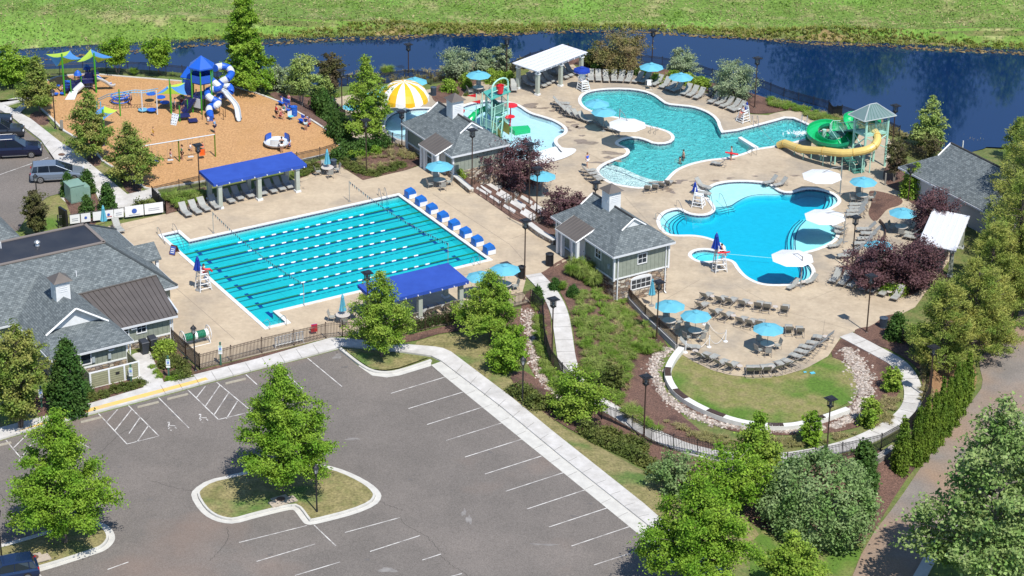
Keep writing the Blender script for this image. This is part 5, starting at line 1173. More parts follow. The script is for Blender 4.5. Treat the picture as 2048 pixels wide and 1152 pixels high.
# --- pines
def pine(base,topy,wpx,label,n=12000):
    p=G(*base); s=pxm(p); H=(base[1]-topy)/(s*.9); R_=wpx/(2*s); seedc[0]+=7; rng=np.random.default_rng(seedc[0]); rr=random.Random(seedc[0])
    root=empty('pine_tree',p,0,label,'tree','pines along the right side'); mb=MB(); mb.tube([(0,0,-.1),(rr.uniform(-.2,.2),rr.uniform(-.2,.2),H*.5),(0,0,H*.97)],[H*.02,H*.014,.03],8)
    C_=[];RD=[];nb=int(H*9)
    for i in range(nb):
        t=.1+.88*(i/nb); a=rr.uniform(0,6.28); ln=R_*(1-t)**.5*min(1,(t+.1)/.25)*rr.uniform(.6,1.15); z0=H*t; e=Vector((math.cos(a)*ln,math.sin(a)*ln,z0+ln*.25)); mb.tube([(0,0,z0),(e.x*.5,e.y*.5,z0+ln*.06),tuple(e)],[.05*(1-t)+.015,.03,.01],4)
        for k in range(max(3,int(ln*3.2))):
            f=rr.uniform(.35,1.05); side=rr.uniform(-.3,.3)*ln*f; C_.append((e.x*f-math.sin(a)*side,e.y*f+math.cos(a)*side,z0+ln*.25*f*f+rr.uniform(-.15,.25))); RD.append((math.cos(a),math.sin(a),.6))
    C_=np.array(C_);RD=np.array(RD); m_=max(8,n//len(C_)); P=np.repeat(C_,m_,0)+rng.normal(size=(len(C_)*m_,3))*np.array([.2,.2,.15]); rad=np.repeat(RD,m_,0)
    D=rng.normal(size=P.shape)*.7+rad; D/=np.linalg.norm(D,axis=1)[:,None]; S=np.cross(D,rng.normal(size=P.shape)); S/=np.linalg.norm(S,axis=1)[:,None]; l_=.19
    V=np.stack([P-D*l_*.3-S*.03,P+D*l_-S*.012,P+D*l_+S*.012,P-D*l_*.3+S*.03],1)
    V2=leaves(P[::2],rad[::2],.11,rng,.5,.4)
    quads('crown',np.concatenate([V,V2]),LM['pine'],root); mb.build('trunk',M_bark,root); return root
pine((1878,745),568,150,'tall loblolly pine standing nearest the curving fence',17000)
pine((1940,722),520,185,'broad loblolly pine over the service road edge',19000)
pine((1972,650),450,150,'loblolly pine behind the white pergola',15000)
pine((2020,620),350,190,'tall loblolly pine at the right edge above the road',17000)
pine((2032,530),285,165,'loblolly pine beside the far right roof',13000)
pine((2050,480),240,190,'tallest loblolly pine cut by the right edge',15000)
pine((1985,690),560,120,'lower loblolly pine at the bend of the service road',9000)
pine((2070,640),430,170,'loblolly pine cut by the right edge over the road',13000)
pine((2030,320),240,60,'small pine near the pond at the right edge',4000)
# --- columns, hedges and shrubs as repeats
def proto_plant(name,kind,H,R_,n,lm,ls,seed,label,cat='shrub',**k):
    o=empty(name,(0,0,-60),0,label,cat); plantmesh(o,kind,H,R_,n,lm,ls,seed,**k); o['_H']=H; o['_R']=R_; o['_used']=0; return o
def place(pr,p,wpx,hpx,label,group,rnd):
    s=pxm(p); o=pr if not pr['_used'] else copytree(pr); pr['_used']=1; 
    kx=wpx/(2*s)/pr['_R']; kz=hpx/(s*.9)/pr['_H']; o.location=p; o.scale=(kx,kx,kz); o.rotation_euler=(0,0,rnd.uniform(0,6.28)); tag(o,label,None,group); return o
ORD=['first','second','third','fourth','fifth','sixth','seventh','eighth','ninth','tenth','eleventh','twelfth','thirteenth','fourteenth','fifteenth','sixteenth','seventeenth','eighteenth','nineteenth','twentieth','twenty-first','twenty-second','twenty-third','twenty-fourth','twenty-fifth','twenty-sixth','twenty-seventh','twenty-eighth','twenty-ninth','thirtieth']
rn=random.Random(77)
pa=proto_plant('arborvitae','column',4,.7,6500,'arbor',.1,5,'x','tree',solid=True,cs=.25,zb=.05,limbs=0,up=.4)
A_=[(1800,945,33,114),(1830,930,25,122),(1846,920,23,132),(1862,902,24,122),(1876,888,25,136),(1891,870,24,118),(1905,850,26,126),(1918,828,25,106),(1931,802,26,100)]
for i,(x,y,w_,hh) in enumerate(A_): place(pa,G(x,y),w_,hh,('free-standing arborvitae column at the left end of its row' if i==0 else '%s arborvitae from the front in the dense row by the road'%ORD[i]),'arborvitae row by the service road',rn)
pc=proto_plant('cone_shrub','bullet',2,.7,3800,'dark',.1,6,'x','shrub',solid=True,cs=.25,zb=.05,limbs=0,trunk=False)
for i,(x,y,w_,hh,lb) in enumerate(((136,392,26,46,'cone-shaped clipped shrub left of the green transformer box'),(175,385,32,44,'cone-shaped clipped shrub behind the green transformer box'),(175,433,30,42,'cone-shaped clipped shrub in front of the green transformer box'),(216,424,34,56,'tallest cone-shaped clipped shrub, right of the green transformer box'),(1725,968,56,88,'large cone-shaped holly in front of the curving path at lower right'),(1648,925,24,34,'small pointed shrub behind the big round shrub'),(1738,985,34,60,'lower shrub at the foot of the large cone-shaped holly'),(1792,678,42,52,'dense green holly beside the slatted litter bin'),(1110,578,24,22,'small dark holly at the top of the curving path'),(1146,592,24,22,'round clipped dark ball shrub in the mulch right of the path'),(1075,606,26,34,'dark rounded shrub at the corner of the iron fence by the path'))):
    place(pc,G(x,y),w_,hh,lb,None,rn)
tree((1636,1068),915,226,'round','sage','very large rounded grey green shrub in the mulch bed near the road',n=26000,ls=.12,cs=.5,zb=.05,multi=5,solid=True,name='big_shrub',cat='shrub')
tree((1785,780),735,44,'spread','lime','small bright shrub right of the stone band beside the path',n=2200,ls=.13,zb=.05,name='shrub',cat='shrub')
tree((1738,850),794,48,'spread','lime','small bright open shrub inside the path near the end of the seat wall',n=2600,ls=.13,zb=.05,name='shrub',cat='shrub')
tree((1620,885),820,52,'spread','oak','small green shrub below the seat wall beside the lamp',n=2600,ls=.13,zb=.05,name='shrub',cat='shrub')
tree((1228,776),728,52,'spread','olive','olive shrub on the grass slope above the small dense tree',n=2400,ls=.12,zb=.05,name='shrub',cat='shrub')
tree((1930,770),735,34,'round','dark','dark shrub at the top end of the arborvitae row',n=1500,ls=.13,zb=.05,name='shrub',cat='shrub')
pb=proto_plant('hedge_shrub','spread',1,.8,1500,'olive',.085,8,'x','shrub',solid=True,cs=.28,zb=.0,limbs=0,trunk=False)
pg=proto_plant('green_shrub','spread',1,.8,1500,'dark',.09,9,'x','shrub',solid=True,cs=.28,zb=.0,limbs=0,trunk=False)
pl_=proto_plant('lime_shrub','spread',1,.8,1400,'lime',.09,10,'x','shrub',solid=True,cs=.28,zb=.0,limbs=0,trunk=False)
def hedge(pr,pts,n,wpx,hpx,phrase,group,jit=3):
    P=[];tot=[math.dist(a,b) for a,b in zip(pts,pts[1:])]; T=sum(tot)
    for i in range(n):
        s=T*(i+.5)/n; k=0
        while k<len(tot)-1 and s>tot[k]: s-=tot[k]; k+=1
        t=s/tot[k]; x=pts[k][0]+(pts[k+1][0]-pts[k][0])*t+rn.uniform(-jit,jit); y=pts[k][1]+(pts[k+1][1]-pts[k][1])*t+rn.uniform(-jit,jit)*.5
        place(pr,G(x,y),wpx*rn.uniform(.85,1.15),hpx*rn.uniform(.85,1.15),'%s shrub from the left %s'%(ORD[i],phrase),group,rn)
hedge(pb,[(1030,780),(1075,812),(1110,820)],4,44,26,'in the olive hedge below the round shrub by the car park','olive hedge along the car park bank')
hedge(pb,[(1165,868),(1225,900),(1290,935),(1330,952)],8,46,28,'in the long olive hedge above the car park lawn','long olive hedge')
hedge(pb,[(1205,865),(1262,893),(1290,905)],4,36,24,'in the back hedge row under the path fence','back hedge row')
hedge(pg,[(812,664),(880,646),(935,632)],7,26,18,'in the clipped hedge outside the iron fence under the canopy','clipped hedge outside the fence')
hedge(pb,[(30,800),(60,812)],2,30,20,'at the foot of the left crape myrtle','low shrubs by the crape myrtle')
hedge(pb,[(132,806),(180,802),(215,790)],4,26,15,'below the clapboard screen, left part','low hedge under the screen wall left')
hedge(pb,[(225,785),(258,778),(288,768)],4,26,16,'below the clapboard screen, right part','low hedge under the screen wall right')
hedge(pg,[(165,795),(182,788)],2,24,26,'beside the tall holly at the clubhouse','shrubs at the holly foot')
hedge(pb,[(322,735),(350,728),(375,748)],3,34,24,'in the clipped group by the small path, back row','clipped group back row')
hedge(pb,[(345,760),(370,752)],2,34,16,'in the clipped group by the small path, front row','clipped group front row')
hedge(pl_,[(314,722),(342,700)],2,34,28,'of bright green shrubs beside the litter carts','bright shrubs by the carts')
hedge(pl_,[(298,735),(312,748),(325,760)],3,16,10,'of the lime edging left of the clipped group','lime edging left'); hedge(pl_,[(335,765),(352,760),(368,754)],3,18,9,'of the lime edging in front of the clipped group','lime edging front')
hedge(pg,[(640,215),(662,250),(678,270),(695,290)],8,42,38,'in the thick hedge between playground and wading pool','hedge between playground and wading pool',5)
hedge(pg,[(665,322),(700,312),(740,300),(775,292)],6,38,26,'in the hedge behind the garden bed beside the bath house','hedge behind the garden bed')
hedge(pb,[(600,352),(632,338)],3,26,20,'in the low hedge right of the far blue canopy','low hedge right of the canopy')
hedge(pb,[(275,425),(300,418)],2,36,22,'of brown green clipped balls behind the banner fence','clipped balls by the banners')
hedge(pl_,[(885,185),(945,172)],2,28,24,'of round lime shrubs against the pond fence','round lime shrubs at the pond fence')
hedge(pl_,[(975,168),(1005,165),(1028,168)],3,24,24,'of lime shrubs left of the pond pergola','lime shrubs left of the pergola')
hedge(pl_,[(1300,165),(1330,160),(1400,168),(1420,178),(1390,175)],5,30,16,'of yellow green shrubs behind the pond loungers','yellow green shrubs behind loungers')
hedge(pg,[(1190,142),(1220,140),(1265,146),(1290,150)],5,28,14,'of low green shrubs behind the row of eight loungers','low shrubs behind the row')
hedge(pg,[(1730,575),(1800,580),(1765,590)],3,34,18,'under the purple trees by the loungers','shrubs under the purple trees')
hedge(pl_,[(1765,585),(1808,590)],2,34,22,'of bright green tufts behind the right-hand loungers','bright shrubs behind the right loungers')
hedge(pg,[(1120,482),(1140,490)],2,24,24,'in the stone planter left of the snack building','shrubs in the stone planter')
hedge(pl_,[(905,345),(925,358)],2,24,20,'in the stone planter by the bath house','shrubs in the planter by the bath house')
hedge(pb,[(680,325),(740,352),(770,345),(805,330)],8,26,12,'along the front edge of the garden bed','low edging of the garden bed')
hedge(pl_,[(690,322),(760,305)],3,22,16,'scattered in the garden bed by the bath house','scattered garden bed shrubs')
hedge(pb,[(945,192),(905,188)],0 or 2,12,8,'of tiny yellow plants in the mulch by the bin','tiny yellow plants')
hedge(pb,[(1340,955),(1300,955)],2,42,24,'at the lower end of the long olive hedge','hedge end shrubs')
# --- grasses
def tufts(name,pts,hh,spread,nb,lm,label,seed,wd=.03,cat='grass',kind='stuff',parent=None,lean=.5):
    rng=np.random.default_rng(seed); P=np.array([p[:] for p in pts]); n=len(P); P=np.repeat(P,nb,0); m_=len(P)
    a=rng.uniform(0,6.283,m_); d=np.stack([np.cos(a),np.sin(a),np.zeros(m_)],1); sc=np.repeat(rng.uniform(.65,1.25,n),nb)[:,None]
    base=P+d*(rng.uniform(0,.25,m_)[:,None])*spread*sc; H_=hh*sc*rng.uniform(.6,1.1,m_)[:,None]
    mid=base+d*spread*.45*lean*2*sc*rng.uniform(.5,1,m_)[:,None]; mid[:,2:]+=H_*.75
    tip=base+d*spread*sc*rng.uniform(.7,1.15,m_)[:,None]; tip[:,2:]+=H_*rng.uniform(.45,1,m_)[:,None]
    s=np.stack([-d[:,1],d[:,0],np.zeros(m_)],1)*wd
    V=np.concatenate([np.stack([base-s,base+s,mid+s*.8,mid-s*.8],1),np.stack([mid-s*.8,mid+s*.8,tip+s*.15,tip-s*.15],1)])
    o=quads(name,V,LM[lm],parent)
    if label: tag(o,label,cat,kind=kind)
    return o
def scatter(px,n,seed):
    rg=random.Random(seed); P=np.array(px,float); x0,y0=P.min(0); x1,y1=P.max(0); out=[]
    while len(out)<n:
        x,y=rg.uniform(x0,x1),rg.uniform(y0,y1)
        if pip(np.array([x]),np.array([y]),P)[0]: out.append(G(x,y,.03))
    return out
SL=[(1165,580),(1235,592),(1290,650),(1318,690),(1330,700),(1300,712),(1270,705),(1262,740),(1250,790),(1290,840),(1325,870),(1260,840),(1220,790),(1165,735),(1155,660),(1150,610)]
tufts('ornamental_grass',scatter(SL,330,1),.42,.5,60,'grass','bright green grass clumps covering the slope right of the upper path',1,.028)
tufts('ornamental_grass',scatter(SL,200,2),.3,.4,40,'tan','tan grass clumps mixed over the slope right of the upper path',2,.025)
tufts('ornamental_grass',scatter([(1290,830),(1340,850),(1400,885),(1500,900),(1640,890),(1780,850),(1800,800),(1770,790),(1740,860),(1600,880),(1480,880),(1380,860)],170,3),.28,.36,34,'tan','sparse tan grass clumps between the seat wall and the lower path',3,.025)
tufts('ornamental_grass',scatter([(1068,610),(1085,640),(1090,700),(1115,760),(1150,800),(1125,800),(1085,750),(1072,700)],110,4),.35,.4,45,'grass','green grass strip along the fence left of the upper path',4,.026)
tufts('ornamental_grass',scatter([(1830,690),(1850,740),(1868,800),(1850,850),(1842,800),(1846,750),(1830,715)],60,5),.3,.35,36,'tan','grass clumps outside the curve of the path at right',5,.025)
tufts('ornamental_grass',scatter([(690,300),(780,288),(835,300),(840,320),(730,348),(690,328)],70,6),.4,.42,40,'tan','feathery tan grasses in the garden bed beside the bath house',6,.025)
tufts('ornamental_grass',scatter([(330,400),(410,380),(415,402),(352,424)],26,7),.75,.6,120,'grass','soft green grasses left of the far blue canopy',7,.03)
tufts('ornamental_grass',scatter([(585,362),(588,350),(632,330),(632,343)],12,8),.45,.45,70,'grass','soft green grasses right of the far blue canopy',8,.03)
tufts('ornamental_grass',scatter([(1536,198),(1600,215),(1650,232),(1700,250),(1690,262),(1640,246),(1590,224),(1540,212)],150,9),.4,.45,40,'grass','green grasses between the pond fence and the pool deck',9,.028)
tufts('ornamental_grass',scatter([(300,135),(365,150),(620,165),(690,195),(640,200),(540,180),(470,172),(360,160)],120,11),.35,.5,34,'grass','green ground cover under the trees along the pond side of the playground',11,.03)
tufts('pond_edge_plants',scatter([(540,160),(760,150),(860,145),(1000,118),(1100,122),(1100,128),(1000,150),(860,165),(700,168)],240,12),.6,.45,30,'tan','reedy green and yellow plants on the near pond bank',12,.035)
tufts('pond_edge_plants',scatter([(1500,178),(1600,205),(1700,238),(1790,258),(1850,275),(1950,275),(2048,275),(2048,285),(1900,290),(1790,275),(1690,245),(1590,212)],260,13),.4,.35,24,'tan','tan marsh plants along the near pond shore at right',13,.035)
# big ornamental clumps: things
pt=empty('ornamental_grass_clump',(0,0,-60),0,'x','grass clump'); tufts('blades',[Vector((0,0,0))]*1,1.15,.85,620,'grass',None,21,.022,parent=pt); pt['_H']=1.15; pt['_R']=.85; pt['_used']=0
for i,(x,y,w_,hh,lb) in enumerate(((1152,545,34,30,'tall green grass clump nearest the snack building door'),(1172,552,40,32,'tall green grass clump in front of the white air conditioner'),(1192,560,40,34,'tall green grass clump right of the white air conditioner'),(1212,568,40,36,'tall green grass clump against the snack building wall'),(1225,578,38,34,'rightmost tall green grass clump by the building fence'),(1185,575,38,30,'green grass clump at the front centre of the building group'),(1125,580,28,24,'small round green grass clump by the top of the path'),(1160,560,34,28,'green grass clump at the front left of the building group'),(1142,552,30,24,'leftmost green grass clump by the snack building'),(95,795,44,38,'pale feathery grass clump below the left holly'),(775,150,40,26,'grey green grass clump on the pond bank behind the mushroom canopy'),(268,150,26,20,'feathery clump between the two pale-stemmed trees'),(1290,708,26,20,'grass clump at the lower end of the building fence'),(1270,700,32,24,'large loose grass clump beside the slope lamp'))):
    place(pt,G(x,y),w_*(1.35 if 'building' in lb or 'conditioner' in lb else 1),hh*(1.45 if 'building' in lb or 'conditioner' in lb else 1),lb,None,rn)
# meadow
rg=np.random.default_rng(3); MP=[]
fy=np.interp
for k in range(36000):
    x=rg.uniform(-60,90); 
    px=1024+x*18.2; yb=fy(px,[p[0] for p in FARSH],[p[1] for p in FARSH]); 
    y0=W(px,yb,-3.6).y+1.6; y=y0+rg.random()**1.15*34
    if math.sin(x*.35+y*.5)+math.sin(x*.13-y*.9+1)+rg.normal()*1.6>-1.8: MP.append(Vector((x,y,h(x,y))))
MPa=np.array([p[:] for p in MP]); MPa=np.repeat(MPa,2,0)+rg.normal(size=(len(MP)*2,3))*np.array([.35,.35,0]); MPa[:,2]+=rg.uniform(.04,.3,len(MPa)); tag(quads('meadow_grass',leaves(MPa,np.zeros_like(MPa),.15,rg,.8,.45),LM['meadow']),'long meadow grass on the far bank of the pond','grass',kind='stuff')
MP=[]
for k in range(5000):
    x=rg.uniform(-60,90); px=1024+x*18.2; yb=fy(px,[p[0] for p in FARSH],[p[1] for p in FARSH]); y=W(px,yb,-3.6).y+rg.uniform(.5,3.4); MP.append(Vector((x,y,h(x,y))))
tufts('bank_reeds',MP,.5,.3,7,'reed','yellow green reeds fringing the far pond bank',32,.05)
MP=[]
for k in range(1500):
    x=rg.uniform(-60,90); px=1024+x*18.2; yb=fy(px,[p[0] for p in FARSH],[p[1] for p in FARSH]); y=W(px,yb,-3.9).y+.15+rg.normal()*.3+.2*math.sin(x*.5); MP.append((x,y,ZW+.03))
MPa=np.array(MP); V=leaves(MPa,np.zeros_like(MPa),.22,rg,3.5,.7)
tag(quads('floating_plants',V,mat('dead lily pads',(.13,.085,.04),.9,(.2,.15,.06),1,island=.5)),'brown floating plants and debris along the far pond edge','pond plants',kind='stuff')
# trees standing beyond the top edge, mirrored in the pond
for i,(x,y,H_,r_) in enumerate(((-42,284,9,4),(-5,283,15,6),(8,284,12,5),(38,282,17,6.5),(46,286,14,6),(55,284,20,6),(63,287,15,5),(72,285,17,4),(82,288,13,5))):
    seedc[0]+=7; o=empty('tree',(x,y,h(x,y)),0,'%s tree from the left beyond the meadow, reflected in the pond'%ORD[i],'tree','trees beyond the meadow'); plantmesh(o,'oak',H_,r_,3200,'dark' if i%2 else 'oak',.34,seedc[0],zb=H_*.25,limbs=8)
# ------------------------------------------------------------------ fences
def fence(pxs,label,hh=1.35,m_=None,z=None,sp=.125,post=2.4,name='iron_fence',cat='fence',group=None,world=None):
    m_=m_ or M_iron; K=world or [(G(a,b) if z is None else W(a,b,z)) for a,b in pxs]; o=empty(name,K[0],0,label,cat,group); pk=MB(); rl=MB()
    S=[]
    for a,b in zip(K,K[1:]):
        d=b-a; n=max(1,round(d.xy.length/post)); S+=[a.lerp(b,k/n) for k in range(n)]
    S.append(K[-1].copy())
    for s in S: s.z=h(s.x,s.y)+.05 if z is None else z+.035
    for i,s in enumerate(S):
        mb=MB(); mb.box((s.x,s.y,s.z+hh/2+.02),(.075,.075,hh+.08),0); mb.box((s.x,s.y,s.z+hh+.08),(.1,.1,.04),0); mb.build('post',m_,o)
    for a,b in zip(S,S[1:]):
        d=b-a; ang=math.atan2(d.y,d.x); n=max(1,int(d.xy.length/sp))
        for k in range(1,n):
            q=a.lerp(b,k/n)
            e=Vector((math.cos(ang),math.sin(ang),0))*.017; f=Vector((-e.y,e.x,0)); zz=Vector((0,0,hh)); u0=Vector((0,0,.08))
            c4=[q-e-f,q+e-f,q+e+f,q-e+f]
            for i in range(4): pk.face([c4[i]+u0,c4[(i+1)%4]+u0,c4[(i+1)%4]+zz,c4[i]+zz])
        for hz in (.15,hh-.2,hh-.05):
            rl.tube([a+Vector((0,0,hz)),b+Vector((0,0,hz))],.022,4)
    pk.build('pickets',m_,o); rl.build('rails',m_,o); fix(o); return o
fence([(344,688),(400,740)],'short brown picket fence from the clubhouse corner to the car park walk')
fence([(400,740),(524,707),(652,677),(685,674)],'long brown picket fence between the car park walk and the lap pool')
fence([(685,674),(740,676),(809,671),(894,651),(965,633),(1060,610)],'brown picket fence behind the two oaks below the near blue canopy')
fence([(1064,612),(1085,630),(1089,690),(1100,728),(1124,758),(1165,800)],'dark fence dropping beside the upper path and the stone swale',m_=M_black,z=None)
fence([(1165,800),(1204,838),(1231,849),(1264,865),(1303,889),(1346,902),(1394,912),(1444,924),(1500,934),(1573,939),(1683,918),(1761,900),(1811,872),(1840,840),(1860,795),(1864,750),(1848,716),(1828,700),(1803,688)],'long dark fence following the outside of the curving lower path',m_=M_black)
fence(None,'brown picket fence on the kerb between the grass slope and lower patio',world=[W(a,b,-1.9) for a,b in [(1243,570),(1262,600),(1290,630),(1318,656),(1354,690)]],hh=1.3)
for o in list(C.objects):
    pass
fence([(-30,165),(60,156),(120,152),(213,146),(300,150),(365,157),(470,172)],'black fence between the playground trees and the pond',m_=M_black)
fence([(540,184),(600,190),(655,196)],'black fence left of the wading pool behind the birch',m_=M_black)
fence([(655,200),(662,222),(690,246),(752,270),(786,292),(811,296)],'dark fence curving around the wading pool deck',m_=M_black)
fence([(662,172),(762,171),(810,164),(862,170),(912,162),(974,158),(1024,148),(1060,130),(1136,112),(1200,122),(1324,138),(1394,152),(1424,162),(1514,180),(1567,201),(1596,210),(1656,226),(1683,236),(1773,266),(1798,278)],'long black fence between the activity pools and the pond',m_=M_black)
fence([(1800,300),(1815,312),(1850,330)],'short black fence and gate by the slide tower',m_=M_black)
fence([(117,457),(225,442),(332,428)],'black picket fence carrying the white banners beside the clubhouse',m_=M_black,hh=1.2)
fence([(332,428),(305,399)],'short black fence return right of the banners',m_=M_black,hh=1.2)
fence([(305,399),(412,372),(470,357),(594,330),(640,320),(672,310)],'black picket fence between the playground and the far blue canopy',m_=M_black,hh=1.2)
# banners on the fence
Mban=mat('white banner vinyl',(.72,.72,.72),.6); Mink=mat('blue ink',(.04,.10,.38),.6); Mgrey=mat('grey ink',(.3,.32,.35),.6); Mred=mat('red ink',(.5,.05,.05),.6)
bl=['with faint grey lines','with a small dark blue mark','with blank white print','with a small blue and red mark','with small grey lettering, narrow','with a round blue emblem','with a line of grey text, rightmost']
for i,(x0,x1) in enumerate(((141,161),(163,182),(187,204),(208,228),(229,248),(251,288),(290,327))):
    yb=lambda x:457-(x-117)*29/215
    a=W(x0,yb(x0)+1.3,0);b=W(x1,yb(x1)+1.3,0); mb=MB(); up=Vector((0,0,1)); t=Vector((b.y-a.y,a.x-b.x,0)).normalized()*.03
    z0,z1=(.35,1.2) if i<5 else (.28,1.32); mb.face([a+up*z0,b+up*z0,b+up*z1,a+up*z1]); mb.face([a+up*z1-t*.5,b+up*z1-t*.5,b+up*z0-t*.5,a+up*z0-t*.5])
    o=mb.build('fence_banner',Mban); tag(o,'white banner on the clubhouse fence %s'%bl[i],'banner','banners tied to the fence')
    c=a.lerp(b,.5)+t; d=(b-a).normalized()
    m2=MB()
    if i in (1,3,5):
        r_=.13 if i<5 else .24; m2.face([c+d*math.cos(q)*r_+up*((z0+z1)/2+math.sin(q)*r_) for q in [k*math.pi/8 for k in range(16)]])
        m2.build('emblem',Mink,o)
    if i in (0,4,6,5):
        m2=MB(); L_=(b-a).length*.3
        for k,zz in enumerate((.62,.8) if i!=5 else (.42,)): m2.face([c-d*L_+up*zz,c+d*L_+up*zz,c+d*L_+up*(zz+.04),c-d*L_+up*(zz+.04)])
        m2.build('lettering',Mgrey,o)
    if i==3: m2=MB(); m2.face([c-d*.3+up*.55,c+d*.3+up*.55,c+d*.3+up*.6,c-d*.3+up*.6]); m2.build('lettering',Mred,o)
# ------------------------------------------------------------------ lamps
M_lampg=mat('lamp glass',(.35,.36,.36),.15)
def lamp(base,topy,label,style='sq',z=None,hgt=None):
    p=G(*base) if z is None else W(base[0],base[1],z); H=hgt or (base[1]-topy)/(pxm(p)*.9); o=empty('lamp_post',p,ANG if style=='sq' else 0,label,'lamp post','lamp posts around the pools and car park')
    mp_=M_iron if style in('sq','br') else M_black
    mb=MB(); mb.lathe([(.17,0),(.17,.06),(.1,.12),(.075,.3),(.062,.5),(.055,H-.95),(.07,H-.9),(.07,H-.85)],n=8); mb.build('pole',mp_,o)
    mb=MB()
    if style=='sq':
        mb.lathe([(.07,H-.87),(.16,H-.8),(.19,H-.74),(.06,H-.72)],n=8)
        for sx in (-1,1):
            for sy in (-1,1): mb.box((sx*.17,sy*.17,H-.45),(.035,.035,.6))
        for q in (-.06,.06):
            for s_ in (-.18,.18): mb.box((q,s_,H-.45),(.02,.02,.6)); mb.box((s_,q,H-.45),(.02,.02,.6))
        mb.box((0,0,H-.7),(.4,.4,.05)); mb.box((0,0,H-.13),(.42,.42,.07)); mb.build('lantern',M_black,o)
        mb=MB(); mb.box((0,0,H-.05),(.82,.82,.05)); mb.box((0,0,H-.01),(.5,.5,.05)); mb.build('lamp_hat',M_black,o)
        mb=MB(); mb.lathe([(.09,H-.66),(.12,H-.5),(.1,H-.2)],n=8); mb.build('lamp_glass',M_lampg,o)
    else:
        mb.lathe([(.07,H-.87),(.13,H-.8),(.15,H-.74)],n=6); mb.lathe([(.26,H-.32),(.2,H-.22),(.08,H-.1),(.03,H-.02),(.0,H+.05)],n=6)
        for k in range(6): a=k*math.pi/3; mb.tube([(.15*math.cos(a),.15*math.sin(a),H-.75),(.23*math.cos(a),.23*math.sin(a),H-.32)],.018,4)
        mb.build('lantern',M_black,o); mb=MB(); mb.lathe([(.11,H-.74),(.18,H-.33)],n=6); mb.build('lamp_glass',M_lampg,o)
    return o
for b,t,lb in (((400,390),292,'tall lamp post behind the left end of the far blue canopy'),((1733,665),551,'tall brown lamp post standing at the head of the lower path'),((1654,895),794,'tall lamp post between the seat wall and lower path, right one'),((1287,880),750,'tall lamp post on the bank left of the seat wall'),((1104,715),597,'tall lamp post beside the upper path and fence corner'),((1313,680),563,'lamp post at the grass slope beside the patio fence'),((1049,559),442,'brown lamp post at the top of the curving path by the bins'),((1073,443),338,'brown lamp post at the right end of the terraces'),((1058,419),291,'lamp post rising through the plum tree at the terraces'),((944,384),263,'lamp post at the stone planter in front of the plum trees'),((733,347),243,'lamp post in the garden bed beside the bath house'),((804,296),225,'lamp post at the fence corner left of the bath house'),((684,215),143,'lamp post behind the hedge left of the wading pool'),((817,153),91,'lamp post on the pond bank above the mushroom canopy'),((1013,155),80,'tall lamp post by the pond left of the white pergola'),((1304,124),63,'lamp post behind the russet crape myrtle by the pond'),((1509,216),120,'tall lamp post at the mulch bed right of the silver shrub'),((1785,286),213,'lamp post behind the slide tower by the pond'),((1703,541),435,'brown lamp post left of the purple trees'),((1816,402),333,'lamp post between the hollies and the purple tree'),((1857,800),692,'tall grey lamp post in the shade outside the path curve'),((736,668),545,'lamp post rising in front of the near blue canopy'),((1188,476),367,'lamp post showing above the snack building roof')):
    lamp(b,t,lb,z=(ZD if b[0]==1188 else None))
for b,t,lb in (((111,258),180,'small lantern post at the playground corner by the sidewalk'),((1045,806),711,'small lantern post on the lawn beside the car park sidewalk'),((634,1027),925,'lantern post on the teardrop island in the car park'),((391,742),649,'lantern post at the fence corner by the lane rope reel'),((74,396),348,'lantern post behind the bronze crape myrtle by the minivan'),((4,1122),1010,'lantern post at the lower left corner island')):
    lamp(b,t,lb,'rd')
# ------------------------------------------------------------------ furniture prototypes
M_sling=mat('grey mesh sling',(.34,.345,.32),.7,(.29,.295,.275),6); M_frame=mat('taupe aluminium',(.30,.26,.225),.45); M_tabl=mat('stone table top',(.52,.47,.42),.6,(.45,.40,.36),8)
M_aqua=mat('aqua canvas',(.15,.50,.64),.75,(.12,.44,.57),1.2,transl=.2,space='obj'); M_vane=mat('aqua canvas light',(.13,.55,.72),.7,transl=.2)
M_navyc=mat('navy blue canvas',(.012,.05,.36),.6,(.01,.04,.3),2,transl=.1); M_wcan=mat('white canvas',(.76,.77,.78),.7,(.70,.71,.73),1,transl=.15)
M_poleg=mat('grey pole metal',(.33,.33,.32),.4,metal=.4); M_steel=mat('stainless steel',(.5,.5,.5),.25,metal=.9)
used={}
class Proto:
    def __init__(s,root): s.root=root; s.used=False; root.location=(0,0,-80)
    def put(s,p,rz,label,cat=None,group=None,sc=1):
        o=s.root if not s.used else copytree(s.root); s.used=True; o.location=p; o.rotation_euler=(0,0,rz); o.scale=(sc,sc,sc); return tag(o,label,cat,group)
